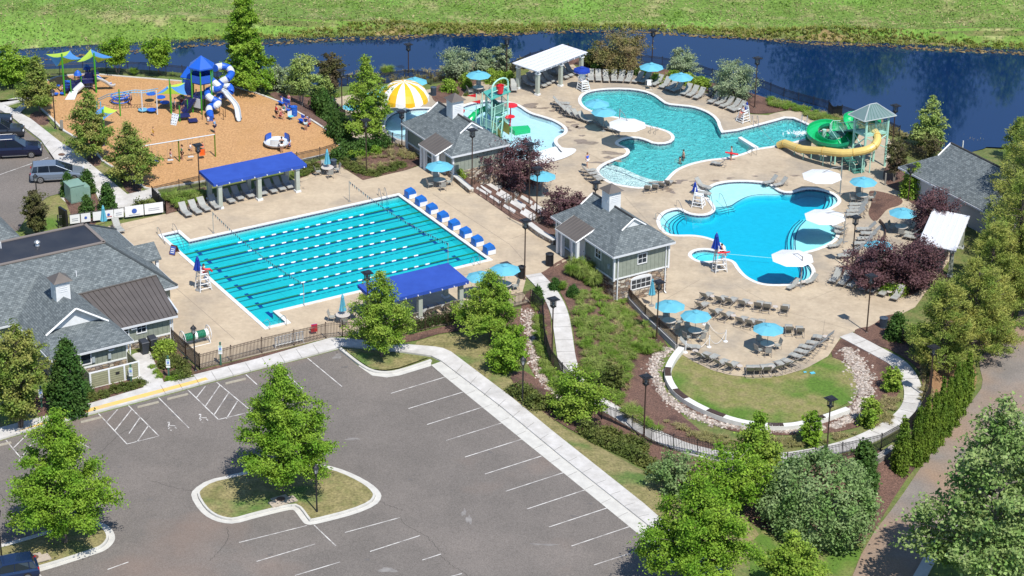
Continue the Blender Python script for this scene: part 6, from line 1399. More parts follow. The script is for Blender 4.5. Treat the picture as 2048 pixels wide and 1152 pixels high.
def lounger_proto(back=.62,bh=1.0,name='lounge_chair'):
    o=empty(name); mb=MB()
    def sheet(pts,w_,t=.025):
        n=len(pts); 
        for i in range(n-1):
            (x0,z0),(x1,z1)=pts[i],pts[i+1]; d=Vector((x1-x0,0,z1-z0)).normalized(); q=Vector((-d.z,0,d.x))*t
            a=Vector((x0,-w_/2,z0));b=Vector((x1,-w_/2,z1));c=Vector((x1,w_/2,z1));e=Vector((x0,w_/2,z0))
            mb.face([a+q,b+q,c+q,e+q]); mb.face([e-q,c-q,b-q,a-q]); mb.face([a-q,b-q,b+q,a+q]); mb.face([e+q,c+q,c-q,e-q]); 
        a=pts[0];b=pts[-1]
        for (x,z) in (a,b): mb.face([(x,-w_/2,z-t),(x,w_/2,z-t),(x,w_/2,z+t),(x,-w_/2,z+t)])
    sheet([(-.15,.36),(.3,.33),(.7,.38),(1.0,.32)],.60); mb.build('seat_sling',M_sling,o); mb=MB()
    sheet([(-.15,.37),(-.15-back*.5,.36+bh*.32),(-.17-back,.38+bh*.62)],.60); mb.build('back_sling',M_sling,o); mb=MB()
    for y in (-.32,.32):
        mb.tube([(-.8,y,.33),(-.15,y,.34),(.3,y,.31),(.7,y,.36),(1.02,y,.30)],.022,5)
        mb.tube([(-.15,y,.36),(-.17-back,y,.4+bh*.62)],.02,5)
        mb.tube([(.62,y,.34),(.8,y,.0),(.95,y,.0)],.02,5); mb.tube([(-.65,y,.33),(-.8,y,.0),(-.5,y,0)],.02,5); mb.tube([(.35,y,.32),(.25,y,0)],.018,4); mb.tube([(-.2-back*.6,y,.36+bh*.4),(-.6,y,.33)],.014,4)
        mb.tube([(-.3,y*1.12,.36),(-.25,y*1.15,.55),(.15,y*1.15,.55),(.2,y*1.1,.34)],.018,4)
    for x,z in ((.8,.02),(-.75,.02),(1.02,.30),(-.8,.33)): mb.tube([(x,-.32,z),(x,.32,z)],.018,4)
    mb.tube([(-.17-back,-.32,.4+bh*.62),(-.17-back,.32,.4+bh*.62)],.02,5); mb.build('frame',M_frame,o); return Proto(o)
LP=lounger_proto(.58,.95)
def row(pts,angs,z,phrase,group,proto=None,dirw='left',sc=1):
    n=len(pts)
    for i,(x,y) in enumerate(pts):
        t=i/max(1,n-1); a=angs[0]+(angs[-1]-angs[0])*t if len(angs)<3 else angs[i]
        p=W(x,y,z+.04+.3); p.z=z+.04
        p.x+=rn.uniform(-.06,.06); p.y+=rn.uniform(-.07,.07); (proto or LP).put(p,R(a+rn.uniform(-3.5,3.5)),('grey sling lounger %s'%phrase) if n==1 else '%s grey lounger from the %s %s'%(ORD[i],dirw,phrase),'lounge chair',group,sc)
row([(371,423),(389,418),(407,413),(428,408)],[-58],0,'left of the far blue canopy','loungers left of the far blue canopy')
row([(456,396),(475,391),(494,386),(522,381),(540,377),(557,372),(573,368)],[-58],0,'under the far blue canopy','loungers under the far blue canopy')
row([(806,640),(824,634),(852,624),(870,619),(889,613),(906,608)],[122],0,'under the near blue canopy','loungers under the near blue canopy')
row([(1077,167),(1087,163),(1097,158),(1124,150),(1132,146),(1141,141)],[-47],ZD,'in the front row under the pond pergola','front row under the pond pergola')
row([(1055,166),(1066,160),(1078,154),(1090,149),(1104,142),(1118,135)],[-47],ZD,'in the back row under the pond pergola','back row under the pond pergola')
row([(1028,174)],[-88],ZD,'standing alone left of the pond pergola',None)
row([(1181,154),(1196,154),(1212,155),(1229,155),(1244,156),(1259,157),(1276,158),(1292,159)],[-88,-90,-91,-92,-96,-102,-122,-126],ZD,'in the row of eight by the pond hedge','row of eight by the pond hedge')
row([(1316,164),(1330,169),(1344,173),(1356,177)],[-124,-124,-128,-128],ZD,'beside the second pond parasol','four loungers between the pond parasols')
row([(1374,182),(1387,186),(1400,190)],[-124],ZD,'right of the second pond parasol','three loungers right of the second pond parasol')
row([(1430,199),(1443,203),(1456,208),(1468,212),(1479,217)],[-130,-140],ZD,'in the row of five under the silver shrub','five loungers under the silver shrub')
row([(1120,206),(1125,213),(1131,219),(1137,225),(1146,230),(1158,234),(1168,238),(1198,244),(1207,250),(1222,257)],[-8,-10,-14,-18,-30,-40,-48,-60,-60,-30],ZD,'along the left shore of the activity pool','loungers along the left shore of the activity pool')
row([(1176,340),(1180,347),(1185,354),(1194,359)],[10,35],ZD,'beside the shallow end of the activity pool','low loungers beside the shallow end',sc=.85)
row([(1296,377),(1311,374),(1325,370),(1338,366)],[85,70],ZD,'at the beach edge of the activity pool','low loungers at the beach edge',sc=.85)
row([(1439,326)],[160],ZD,'standing alone near the lifeguard with the red tube',None,sc=.85)
row([(1404,372),(1403,385)],[-40,-30],ZD,'behind the lifeguard chair at the family pool shelf','two loungers by the family pool shelf')
row([(1541,362),(1562,367)],[-150],ZD,'above the family pool beach','two low loungers above the beach',sc=.85)
row([(1720,408),(1718,415),(1715,422),(1712,429)],[184],ZD,'in the tight stack of four left of the curved mulch bed','stack of four by the curved bed','front','back' and 1) if 0 else row([(1720,408),(1718,415),(1715,422),(1712,429)],[184],ZD,'in the tight group of four beside the curved mulch bed','group of four by the curved bed',None,'back')
row([(1736,458),(1742,466),(1735,477),(1727,486),(1708,503),(1697,510)],[182,190],ZD,'in the line between tall lamp and timber edging','line between tall lamp and timber edging',None,'back')
row([(1683,454),(1681,463),(1672,489),(1623,560),(1588,570)],[150,160,200,215,230],ZD,'around the right bays of the family pool','low loungers round the family pool bays',None,'back',.8)
row([(1672,555),(1691,560),(1710,565),(1733,571),(1750,576),(1771,581),(1795,589)],[-122],ZD,'in the row below the purple trees','row below the purple trees')
row([(1412,594),(1440,600),(1461,603),(1487,608),(1516,612),(1535,615),(1571,619)],[58,62,60,64,76,78,78],ZD,'in the upper patio row','upper patio row')
row([(1402,612),(1431,627),(1453,633),(1481,642),(1500,646),(1519,649),(1578,660),(1600,662)],[52,54,56,62,64,70,84,86],ZD,'in the lower patio row','lower patio row')
row([(1403,713),(1422,718),(1441,727),(1463,733),(1499,741),(1513,741),(1533,740),(1549,737),(1566,731),(1583,726),(1600,714),(1612,704),(1622,696),(1635,687),(1648,675)],[48,48,52,58,86,92,100,112,122,132,146,152,156,160,166],ZD,'in the arc at the lawn edge','arc of loungers at the lawn edge')
row([(1376,692)],[-12],ZD,'pale, lying beside the rope stanchions and patio fence',None)
row([(1824,468),(1828,475),(1850,500),(1880,508)],[160],ZD,'under and beside the right-hand pergola','loungers by the right-hand pergola',None,'back')
row([(236,455)],[-60],0,'at the corner of the clubhouse by the banners',None)
# parasols
def parasol_proto(open_=True,m1=M_aqua,r_=1.35,hh=2.55,name='parasol'):
    o=empty(name); mb=MB(); n=8; ap=Vector((0,0,hh))
    if open_:
        rings=[(.0,hh),(.28,hh-.10),(.9,hh-.30),(r_,hh-.52)]
        for k in range(n):
            a0,a1=k*math.pi/4+.2,(k+1)*math.pi/4+.2; mb.cur=0
            for (ra,za),(rb,zb) in zip(rings,rings[1:]):
                sag=lambda r:-.04*r
                p=[Vector((ra*math.cos(a0),ra*math.sin(a0),za)),Vector((rb*math.cos(a0),rb*math.sin(a0),zb)),Vector((rb*math.cos(a1),rb*math.sin(a1),zb)),Vector((ra*math.cos(a1),ra*math.sin(a1),za))]
                if ra==0: mb.face([p[0],p[1],p[2]])
                else: mb.face(p)
        mb.build('canopy',m1,o)
        mb=MB(); 
        for k in range(n): a=k*math.pi/4+.2; mb.tube([(0,0,hh-.03),(r_*.97*math.cos(a),r_*.97*math.sin(a),hh-.545)],.012,4)
        mb.build('ribs',M_poleg,o)
        mb=MB(); mb.lathe([(.3,hh-.06),(.2,hh+.01),(.05,hh+.05),(.02,hh+.12)],n=8); mb.build('vent_cap',m1,o)
    else:
        q_=.68 if hh==2.6 else 1; pr=[(.03,hh+.05),(.07,hh-.02),(.13,hh-.25*q_),(.11,hh-.4*q_),(.2,hh-1.1*q_),(.26,hh-1.45*q_),(.2,hh-1.5*q_)]
        V=[];F=[]
        for j,(r,z) in enumerate(pr):
            for t in range(16): a=t*math.pi/8; rr=r*(1+.28*(-1)**t*(j>2)); V.append((rr*math.cos(a),rr*math.sin(a),z))
        for j in range(len(pr)-1):
            for t in range(16): F.append((j*16+t,(j+1)*16+t,(j+1)*16+(t+1)%16,j*16+(t+1)%16))
        F.append(tuple(range(16))); mb.add(V,F); mb.build('folded_canopy',m1,o)
    mb=MB(); mb.tube([(0,0,0),(0,0,hh+.1)],.024,6); mb.build('pole',M_poleg,o)
    mb=MB(); mb.lathe([(.26,0),(.26,.05),(.08,.1),(.05,.25)],n=12); mb.build('base',M_poleg,o)
    return Proto(o)
PU=parasol_proto(); PC=parasol_proto(False); PB=parasol_proto(True,M_navyc,.95,2.5); PBC=parasol_proto(False,M_navyc,.9,2.6)
def under(x,y,z,hh): p=W(x,y,z+hh); p.z=z+.035; return p
tabs=[]
for i,(x,y,z,lb,tb,ch) in enumerate(((879,330,0,'bright aqua parasol over a table beside the bath house porch',1,(20,110,200,290)),(1010,536,0,'aqua parasol at the top of the lower right corner of the lap pool deck, right one',1,(20,140,250)),(963,551,0,'aqua parasol partly behind the oak by the lap pool corner, left one',1,(60,180)),
  (830,161,ZD,'aqua parasol just above the mushroom canopy',1,(40,160)),(957,148,ZD,'pale aqua parasol by the pond fence left of the bucket structure',1,(200,340,90)),(1303,132,ZD,'deep aqua parasol in front of the russet tree by the pond',0,()),(1362,152,ZD,'deep aqua parasol above the four pond loungers',0,()),(1194,205,ZD,'aqua parasol over the upper left end of the activity pool, back one',0,()),(1208,222,ZD,'aqua parasol over the left loungers of the activity pool, front one',0,()),(1085,350,ZD,'aqua parasol behind the lamp posts at the foot of the terraces',0,()),
  (1727,361,ZD,'aqua parasol beside the slide tower stairs',1,(10,100,190,280)),(1806,423,ZD,'aqua parasol half hidden by the purple tree left of the pergola',1,(20,150,260)),(1758,489,ZD,'aqua parasol above the wide purple trees',0,()),(1340,609,ZD,'aqua parasol beside the patio fence and closed parasol',1,(20,100,300)),(1392,629,ZD,'aqua parasol in the middle of the patio by the stanchions',1,(30,120,220,300)),(1537,655,ZD,'aqua parasol between the patio rows and the lounger arc',1,(20,120,215,270)),
  (771,172,ZD,'small aqua parasol behind the tall yellow green tree, rightmost',0,()),(745,184,ZD,'small aqua parasol behind the tall yellow green tree, middle',0,()),(706,205,ZD,'small aqua parasol over the wading pool deck, leftmost',0,()))):
    p=under(x,y,z,2.25); PU.put(p,i*.37,lb,'parasol','open aqua parasols',.85 if i>15 else 1)
    if tb: tabs.append((p,ch,lb))
for (x,y,z,lb,tb,ch) in ((655,349,0,'closed aqua parasol standing in a table behind the lap pool',1,(20,110,200,290)),(686,645,0,'closed aqua parasol over a table by the near fence of the lap pool',1,(60,170,280)),(209,464,0,'closed aqua parasol between banners and clubhouse roof',0,()),(1303,612,ZD,'closed aqua parasol against the stone wall of the snack building',0,())):
    p=W(x,y,z); p.z=z+.035; PC.put(p,.3,lb,'parasol','closed aqua parasols')
    if tb: tabs.append((p,ch,lb))
# tables and chairs
o=empty('patio_table'); mb=MB(); mb.lathe([(.0,.70),(.60,.70),(.62,.72),(.60,.74),(.0,.745)],n=20); mb.build('table_top',M_tabl,o); mb=MB(); mb.lathe([(.04,.05),(.04,.7)],n=8)
for k in range(4): a=k*math.pi/2+.4; mb.tube([(.04*math.cos(a),.04*math.sin(a),.5),(.3*math.cos(a),.3*math.sin(a),.3),(.42*math.cos(a),.42*math.sin(a),.02)],.022,5)
mb.build('legs',M_frame,o); PT=Proto(o)
o=empty('patio_chair'); mb=MB(); mb.box((.02,0,.42),(.48,.5,.03)); mb.build('seat',M_sling,o); mb=MB(); mb.box((-.29,0,.72),(.03,.48,.52),0,Matrix.Rotation(R(-14),3,'Y')); mb.build('backrest',M_sling,o); mb=MB()
for y in (-.27,.27):
    mb.tube([(.26,y,0),(.24,y,.62),(-.22,y,.64),(-.3,y,.5)],.018,5); mb.tube([(-.36,y,.98),(-.2,y,.42),(-.32,y,0)],.018,5); mb.tube([(-.3,y,.02),(.26,y,.02)],.014,4)
mb.tube([(-.36,-.27,.98),(-.36,.27,.98)],.018,5); mb.build('frame',M_frame,o); PCH=Proto(o)
CHS=set()
def CHL(side,k,s2):
    w_=s2.replace('parasol, ','parasol ').split()
    t='%s chair under %s'%(side,' '.join(w_[:13]))
    if t in CHS: t='%s rear chair under %s'%(side,' '.join(w_[:12]))
    CHS.add(t); return t
for p,ch,lb in tabs:
    PT.put(p,0,'round stone-topped patio table under the %s'%(' '.join(lb.split()[:9]) if 0 else lb.replace('standing in a table ','').replace('over a table ','')),'table','round patio tables')
    for k,a in enumerate(ch):
        q=p+Vector((math.cos(R(a))*.95,math.sin(R(a))*.95,0)); side=('right' if math.cos(R(a))>.5 else 'left' if math.cos(R(a))<-.5 else 'far' if math.sin(R(a))>0 else 'near')
        s2=lb.replace('standing in a table ','').replace('over a table ','').replace('parasol ','parasol, ',0)
        PCH.put(q,R(a)+math.pi,'%s-side grey patio chair, the %s %s'%(side,' '.join(s2.replace('parasol, ','parasol ').replace('aqua ','').split()[:11]),'') if 0 else CHL(side,k,s2),'chair','patio chairs at parasol tables')
# small side tables
o=empty('side_table'); mb=MB(); mb.lathe([(.0,.42),(.25,.42),(.26,.44),(.25,.46),(0,.46)],n=14); mb.build('table_top',M_tabl,o); mb=MB()
for k in range(3): a=k*2.1; mb.tube([(.18*math.cos(a),.18*math.sin(a),.42),(.2*math.cos(a),.2*math.sin(a),0)],.014,4)
mb.build('legs',M_frame,o); PS=Proto(o)
for x,y,lb in ((1424,601,'first lounger of the upper patio row'),(1500,615,'fifth lounger of the upper patio row'),(1550,622,'last lounger of the upper patio row'),(1466,640,'third lounger of the lower patio row'),(1390,711,'left end of the lawn-edge arc'),(1479,741,'gap in the middle of the lawn-edge arc'),(1541,743,'seventh lounger of the lawn-edge arc'),(1650,682,'right end of the lawn-edge arc'),(1721,579,'third lounger below the purple trees'),(1753,585,'fifth lounger below the purple trees'),(1605,572,'white cantilever parasol pole'),(1778,592,'last lounger below the purple trees')):
    PS.put(W(x,y,ZD+.035),0,'small round side table by the %s'%lb,'side table','small side tables')
# white cantilever parasols
def cantilever(c,b,label,r_=1.95):
    B=W(b[0],b[1],ZD+.035); Cc=W(c[0],c[1],ZD+2.55); o=empty('cantilever_parasol',B,0,label,'parasol','white cantilever parasols'); hh=2.35
    d=Cc-B; cx,cy=d.x,d.y; mb=MB(); n=8; rings=[(0,hh+.42),(.7,hh+.3),(r_,hh)]
    for k in range(n):
        a0,a1=k*math.pi/4+.39,(k+1)*math.pi/4+.39
        for (ra,za),(rb,zb) in zip(rings,rings[1:]):
            p=[Vector((cx+ra*math.cos(a0),cy+ra*math.sin(a0),za)),Vector((cx+rb*math.cos(a0),cy+rb*math.sin(a0),zb)),Vector((cx+rb*math.cos(a1),cy+rb*math.sin(a1),zb)),Vector((cx+ra*math.cos(a1),cy+ra*math.sin(a1),za))]
            mb.face(p[:3] if ra==0 else p)
    mb.build('canopy',M_wcan,o); mb=MB()
    for k in range(n): a=k*math.pi/4+.39; mb.tube([(cx,cy,hh+.38),(cx+r_*.98*math.cos(a),cy+r_*.98*math.sin(a),hh-.02)],.016,4)
    mb.build('ribs',M_poleg,o); mb=MB(); mb.tube([(0,0,0),(0,0,2.95)],.055,8); mb.build('mast',M_poleg,o)
    mb=MB(); mb.tube([(0,0,2.9),(cx*.5,cy*.5,3.0),(cx,cy,hh+.4)],.035,6); mb.tube([(0,0,1.6),(cx*.3,cy*.3,2.35)],.025,5); mb.box((0,0,1.3),(.12,.12,.2)); mb.build('arm',M_poleg,o)
    mb=MB(); mb.box((0,0,.04),(.8,.12,.06)); mb.box((0,0,.041),(.12,.8,.058)); mb.build('base',M_poleg,o)
cantilever((1255,247),(1238,272),'white cantilever parasol over the peninsula of the activity pool')
cantilever((1644,350),(1680,388),'white cantilever parasol beside the slide stairs, farthest of the family pool three')
cantilever((1650,431),(1687,484),'white cantilever parasol over the shallow circle, middle of the family pool three')
cantilever((1585,513),(1601,573),'white cantilever parasol at the spa end, nearest of the family pool three')
# lifeguard chairs
def guardchair(b,z,ang,label,s=1.0,umb=None):
    p=W(b[0],b[1],z+.035); o=empty('lifeguard_chair',p,R(ang),label,'lifeguard chair','white lifeguard chairs'); mb=MB(); M=M_white; sh=1.35*s
    for sy in (-1,1):
        for x0,x1,top in ((-.55,-.3,sh+.75),(.55,.28,sh+.05)): mb.tube([(x0*1,sy*.52,0),(x1,sy*.36,top)],.05,4)
        for k in range(3): t=.15+.25*k; mb.tube([(-.55+.25*t,sy*(.52-.16*t),sh*t*1.1),(.55-.25*t,sy*(.52-.16*t),sh*t*1.1)],.035,4)
        mb.tube([(-.34,sy*.36,sh+.35),(.4,sy*.38,sh+.32)],.045,4)
    mb.build('frame',M,o); mb=MB()
    for k in range(4): t=.12+.24*k; mb.box((.55-.27*t,0,sh*t),(.07,.9-.3*t,.07))
    mb.build('ladder_rungs',M,o); mb=MB(); mb.box((0,0,sh),(.62,.74,.05)); mb.box((.3,0,sh*.6),(.3,.7,.05)); mb.build('seat',M,o); mb=MB()
    for k in range(4): mb.box((-.33,-.27+.18*k,sh+.4),(.04,.13,.75))
    mb.build('backrest',M,o)
    for k in o.children: pass
    if umb is not None:
        q=p+Vector((math.cos(R(ang))*-.45,math.sin(R(ang))*-.45,0)); (PB if umb=='open' else PBC).put(q,.2,umb=='open' and 'royal blue open parasol over the lifeguard chair by the pond pergola' or 'closed royal blue parasol behind the %s'%label.replace('white lifeguard chair ','lifeguard chair '),'parasol',None,1.0 if umb=='open' else s*1.05)
        mbx=MB()
    return p
gA=guardchair((407,578),0,32,'white lifeguard chair at the left edge of the lap pool',1.15,'closed')
guardchair((1167,180),ZD,-60,'white lifeguard chair by the pond pergola',.75,'open')
gB=guardchair((1486,243),ZD,220,'white lifeguard chair at the inner corner of the activity pool',.75,'closed')
guardchair((1397,413),ZD,-20,'white lifeguard chair beside the family pool shelf',.9,'closed')
gC=guardchair((1439,541),ZD,15,'tallest white lifeguard chair beside the little spa bay',1.35,'closed')
# starting blocks
o=empty('starting_block'); mb=MB(); prof_=[(-.32,.12),(-.3,.62),(.3,.74),(.42,.5),(.42,.12)]
V=[(x,-.32,z) for x,z in prof_]+[(x,.32,z) for x,z in prof_]; mb.add(V,[(4,3,2,1,0),(5,6,7,8,9)]+[(i,(i+1)%5,5+(i+1)%5,5+i) for i in range(5)]); mb.build('blue_cover',mat('blue vinyl cover',(.01,.14,.50),.45,(.012,.11,.42),3),o)
mb=MB(); mb.box((.12,0,.2),(.66,.66,.36)); mb.box((0,0,.04),(.5,.5,.08)); mb.build('white_skirt',M_white,o); SB=Proto(o)
for i in range(8): SB.put(L(23.5,-16.5+(i+.5)*16.5/8,.05),ANG,'%s blue covered starting block counted from the far end'%ORD[i],'starting block','blue covered starting blocks',1.2)
# backstroke flag lines
def flags(a,b,label,z=0):
    A=W(a[0],a[1],z);B=W(b[0],b[1],z); o=empty('backstroke_flags',A,0,label,'flag line'); 
    for p in (A,B): mb=MB(); mb.tube([p,p+Vector((0,0,2.15))],.03,6); mb.lathe([(.12,.04),(.12,.08),(.04,.1)],p,8); mb.build('pole',M_poleg,o)
    n=44; mb=MB(); m2=MB(); m3=MB(); pts=[]
    for k in range(n+1):
        t=k/n; p=A.lerp(B,t); p.z+=2.1-.5*math.sin(math.pi*t); pts.append(p)
    m3.tube(pts,.008,3); d=(B-A).normalized()
    for k in range(n):
        p=pts[k].lerp(pts[k+1],.5); t=(mb if k%2 else m2); w_=d*.13; dn=Vector((.03,.03,-.36)); t.face([p-w_,p+w_,p+dn]); 
    k0=len(m3.v)
    for q_,t in ((1,mb),(2,m2)): k0=len(m3.v); m3.v+=t.v; m3.f+=[tuple(i+k0 for i in f_) for f_ in t.f]; m3.mi+=[q_]*len(t.f)
    m3.build('pennant_line',[M_poleg,mat('navy pennant',(.02,.05,.12),.7),mat('pale pennant',(.35,.5,.52),.7)],o); fix(o)
flags((427,467),(608,612),'backstroke flag line with navy and pale pennants near the left end of the lap pool')
flags((699,404),(896,530),'backstroke flag line with navy and pale pennants near the starting blocks')
# grab rails
def grab(a,b,z,label,n=2,w_=.55,h_=.8,drop=.55):
    A=W(a[0],a[1],z);B=W(b[0],b[1],z); d=(B-A); o=empty('pool_rail',A,0,label,'pool rail'); q=Vector((-d.y,d.x,0)).normalized()*w_
    for k in range(n):
        P=[A,A+Vector((0,0,h_*.85)),A+d*.12+Vector((0,0,h_)),A+d*.3+Vector((0,0,h_*.97)),A+d*.9+Vector((0,0,h_*.2-drop*.3)),A+d+Vector((0,0,-drop))]; P=[p+q*k for p in P]; mb=MB(); mb.tube(P,.025,6); mb.build('rail',M_steel,o)
    fix(o)
grab((315,468),(333,493),0,'left steel stair rail of the far step bay of the lap pool',1)
grab((346,461),(368,489),0,'right steel stair rail of the far step bay of the lap pool',1)
grab((573,652),(556,636),0,'right steel stair rail of the near step bay of the lap pool',1)
grab((540,660),(524,643),0,'left steel stair rail of the near step bay of the lap pool',1)
grab((757,391),(765,401),0,'steel ladder rails at the far right corner of the lap pool')
grab((960,531),(951,520),0,'steel ladder rails at the near right corner of the lap pool')
grab((1311,270),(1318,258),ZD,'steel ladder rails on the peninsula of the activity pool')
grab((1503,245),(1508,254),ZD,'steel ladder rails right of the lifeguard chair, activity pool')
grab((1513,311),(1502,300),ZD,'steel ladder rails near the divider wall of the activity pool')
grab((1604,243),(1601,250),ZD,'steel ladder rails by the slide landing')
grab((1353,413),(1374,438),ZD,'upper steel rail of the curved family pool steps',1); grab((1311,440),(1342,452),ZD,'middle steel rail of the curved family pool steps',1); grab((1322,466),(1350,468),ZD,'lower steel rail of the curved family pool steps',1)
grab((1419,402),(1429,425),ZD,'left steel rail at the family pool beach steps',1); grab((1438,400),(1458,419),ZD,'right steel rail at the family pool beach steps',1)
# pool lift by the pond side
o=empty('pool_lift',W(1298,178,ZD),0,'wheeled steel pool lift seat at the top edge of the activity pool','pool lift'); mb=MB()
for sx in (-.35,.35): mb.tube([(sx,-.4,.05),(sx,.4,.05),(sx,.3,.9),(sx,-.1,1.0)],.03,5)
mb.tube([(-.35,-.4,.05),(.35,-.4,.05)],.03,5); mb.tube([(-.35,.3,.9),(.35,.3,.9)],.03,5); mb.build('frame',M_poleg,o); mb=MB(); mb.box((0,-.1,.55),(.45,.45,.06)); mb.box((0,.12,.8),(.45,.05,.45)); mb.build('seat',M_white,o)
# litter bins
def slatbin(b,z,label,m_=M_black,r_=.3,hh=.95):
    p=(G(*b) if z is None else W(b[0],b[1],z)); p.z+=.035; o=empty('litter_bin',p,0,label,'litter bin'); mb=MB(); mb.lathe([(r_*.85,.06),(r_*.85,hh*.88)],n=14); mb.build('liner',mat('bin liner',(.05,.05,.055),.5),o)
    mb=MB()
    for k in range(22): a=k*2*math.pi/22; mb.box((r_*math.cos(a),r_*math.sin(a),hh*.48),(.02,.05,hh*.86),a)
    mb.lathe([(r_+.02,.03),(r_+.02,.09)],n=18); mb.build('slats',m_,o); mb=MB(); mb.lathe([(r_+.03,hh*.9),(r_+.04,hh*.96),(r_*.8,hh*1.02),(r_*.45,hh*1.03),(r_*.4,hh*.97)],n=18); mb.build('lid',m_,o)
slatbin((1099,531),0,'black slatted litter bin on the deck near the snack building door',r_=.34,hh=1.15); slatbin((1043,556),0,'dark litter bin beside the lamp post at the top of the path',r_=.33,hh=1.1)
slatbin((867,191),ZD,'dark litter bin on the walk right of the mushroom canopy',mat('blue grey metal',(.05,.07,.10),.5)); slatbin((1766,655),ZD,'blue grey slatted litter bin beside the dense holly',MC['blue grey metal'],.34,.95); slatbin((1422,194),ZD,'grey litter bin under the silver shrub',MC['blue grey metal']); slatbin((667,338),0,'dark blue litter bin at the playground gate',MC['blue grey metal'])
M_bb=mat('blue barrel plastic',(.015,.10,.45),.4)
for b,lb in (((588,232),'bright blue barrel bin at the playground edge beside the seated group'),((207,290),'bright blue barrel bin half hidden by the two-tiered maple')):
    p=W(b[0],b[1],0); o=empty('barrel_bin',p,0,lb,'litter bin'); mb=MB(); mb.lathe([(.33,.0),(.35,.3),(.33,.32),(.35,.34),(.35,.6),(.33,.62),(.35,.64),(.35,.98)],n=20); mb.build('barrel',M_bb,o); mb=MB(); mb.lathe([(.37,.98),(.37,1.04),(.2,1.06),(.16,1.0)],n=20); mb.build('lid',M_bb,o)
# green transformer box
p=G(150,400,.0); o=empty('transformer_box',p,R(31.6),'large pale green transformer cabinet on the lawn between clipped cones','utility box'); mt=mat('pale green enamel',(.21,.33,.27),.45,(.18,.29,.24),1.5)
mb=MB(); mb.box((0,0,.85),(1.35,1.6,1.7)); mb.build('cabinet',mt,o); mb=MB(); mb.box((0,0,1.72),(1.5,1.7,.07)); mb.build('lid',mt,o); mb=MB(); mb.box((1.0,-.05,.7),(.6,1.2,1.3)); mb.build('side_cabinet',mt,o); mb=MB(); mb.box((-.01,-.81,.85),(1.2,.02,1.4)); mb.box((-.1,-.83,.9),(.05,.03,.25)); mb.build('door',mt,o); mb=MB(); mb.box((.2,0,.02),(2.4,2.1,.08)); mb.build('base',M_curb,o)
# dark screen sign by the clubhouse
p=W(128,456,0); o=empty('display_board',p,R(-50),'tall black display board on posts at the left end of the banners','display board'); mb=MB(); mb.box((0,0,1.0),(1.25,.22,1.85)); mb.build('board',mat('matt black',(.012,.012,.014),.4),o)
for x in (-.45,.45): mb=MB(); mb.box((x,0,.1),(.08,.1,.3)); mb.build('leg',M_black,o)
# accessible parking signs
M_sgreen=mat('dark green post',(.05,.13,.09),.6); M_sblue=mat('sign blue',(.02,.12,.50),.5); M_swhite=mat('sign face',(.74,.76,.76),.5); M_sgr=mat('sign green ink',(.05,.35,.2),.5)
for (x,y,t,lb) in ((84,816,772,'leftmost accessible parking sign by the pale grass clump'),(145,811,763,'accessible parking sign in front of the tall dark holly'),(263,766,729,'accessible parking sign in front of the clapboard screen'),(338,757,712,'accessible parking sign in the clipped shrub group'),(442,731,685,'accessible parking sign against the picket fence')):
    p=G(x,y); o=empty('parking_sign',p,R(0),lb,'parking sign','accessible parking signs'); H=(y-t)/(pxm(p)*.9); mb=MB(); mb.box((0,0,H/2),(.13,.13,H)); mb.box((0,0,H),(.16,.16,.05)); mb.build('post',M_sgreen,o)
    mb=MB(); mb.box((0,-.08,H-.5),(.32,.02,.52)); mb.box((0,-.08,H-.9),(.32,.02,.16)); f=mb.build('sign_panel',M_swhite,o); mb=MB(); mb.box((0,-.095,H-.52),(.17,.01,.18)); mb.build('symbol_panel',M_sblue,f)
    mb=MB(); mb.lathe([(.022,0),(.022,.001)],n=6) if 0 else mb.box((-.01,-.103,H-.475),(.03,.004,.03)); mb.box((-.01,-.103,H-.52),(.025,.004,.06)); mb.box((.02,-.103,H-.545),(.05,.004,.02)); mb.build('wheelchair_mark',M_swhite,f)
    mb=MB(); mb.box((0,-.095,H-.30),(.24,.01,.03)); mb.box((0,-.095,H-.36),(.2,.01,.025)); mb.box((0,-.095,H-.66),(.22,.01,.025)); mb.build('lettering',M_sgr,f)
# wheel stops
o=empty('wheel_stop'); mb=MB(); mb.add([(-.9,-.08,0),(.9,-.08,0),(.9,.08,0),(-.9,.08,0),(-.87,-.05,.12),(.87,-.05,.12),(.87,.05,.12),(-.87,.05,.12)],[(3,2,1,0),(4,5,6,7),(0,1,5,4),(1,2,6,5),(2,3,7,6),(3,0,4,7)]); mb.build('concrete_block',mat('tan concrete block',(.36,.33,.26),.85,(.3,.27,.22),4),o); WS=Proto(o)
for i,(x,y) in enumerate(((0,892),(183,841),(296,811),(355,795),(471,764))): WS.put(W(x,y,0)+Vector((0,0,.035)),ANG-.02,'%s concrete wheel stop from the left along the yellow kerb'%ORD[i],'wheel stop','wheel stops along the yellow kerb')
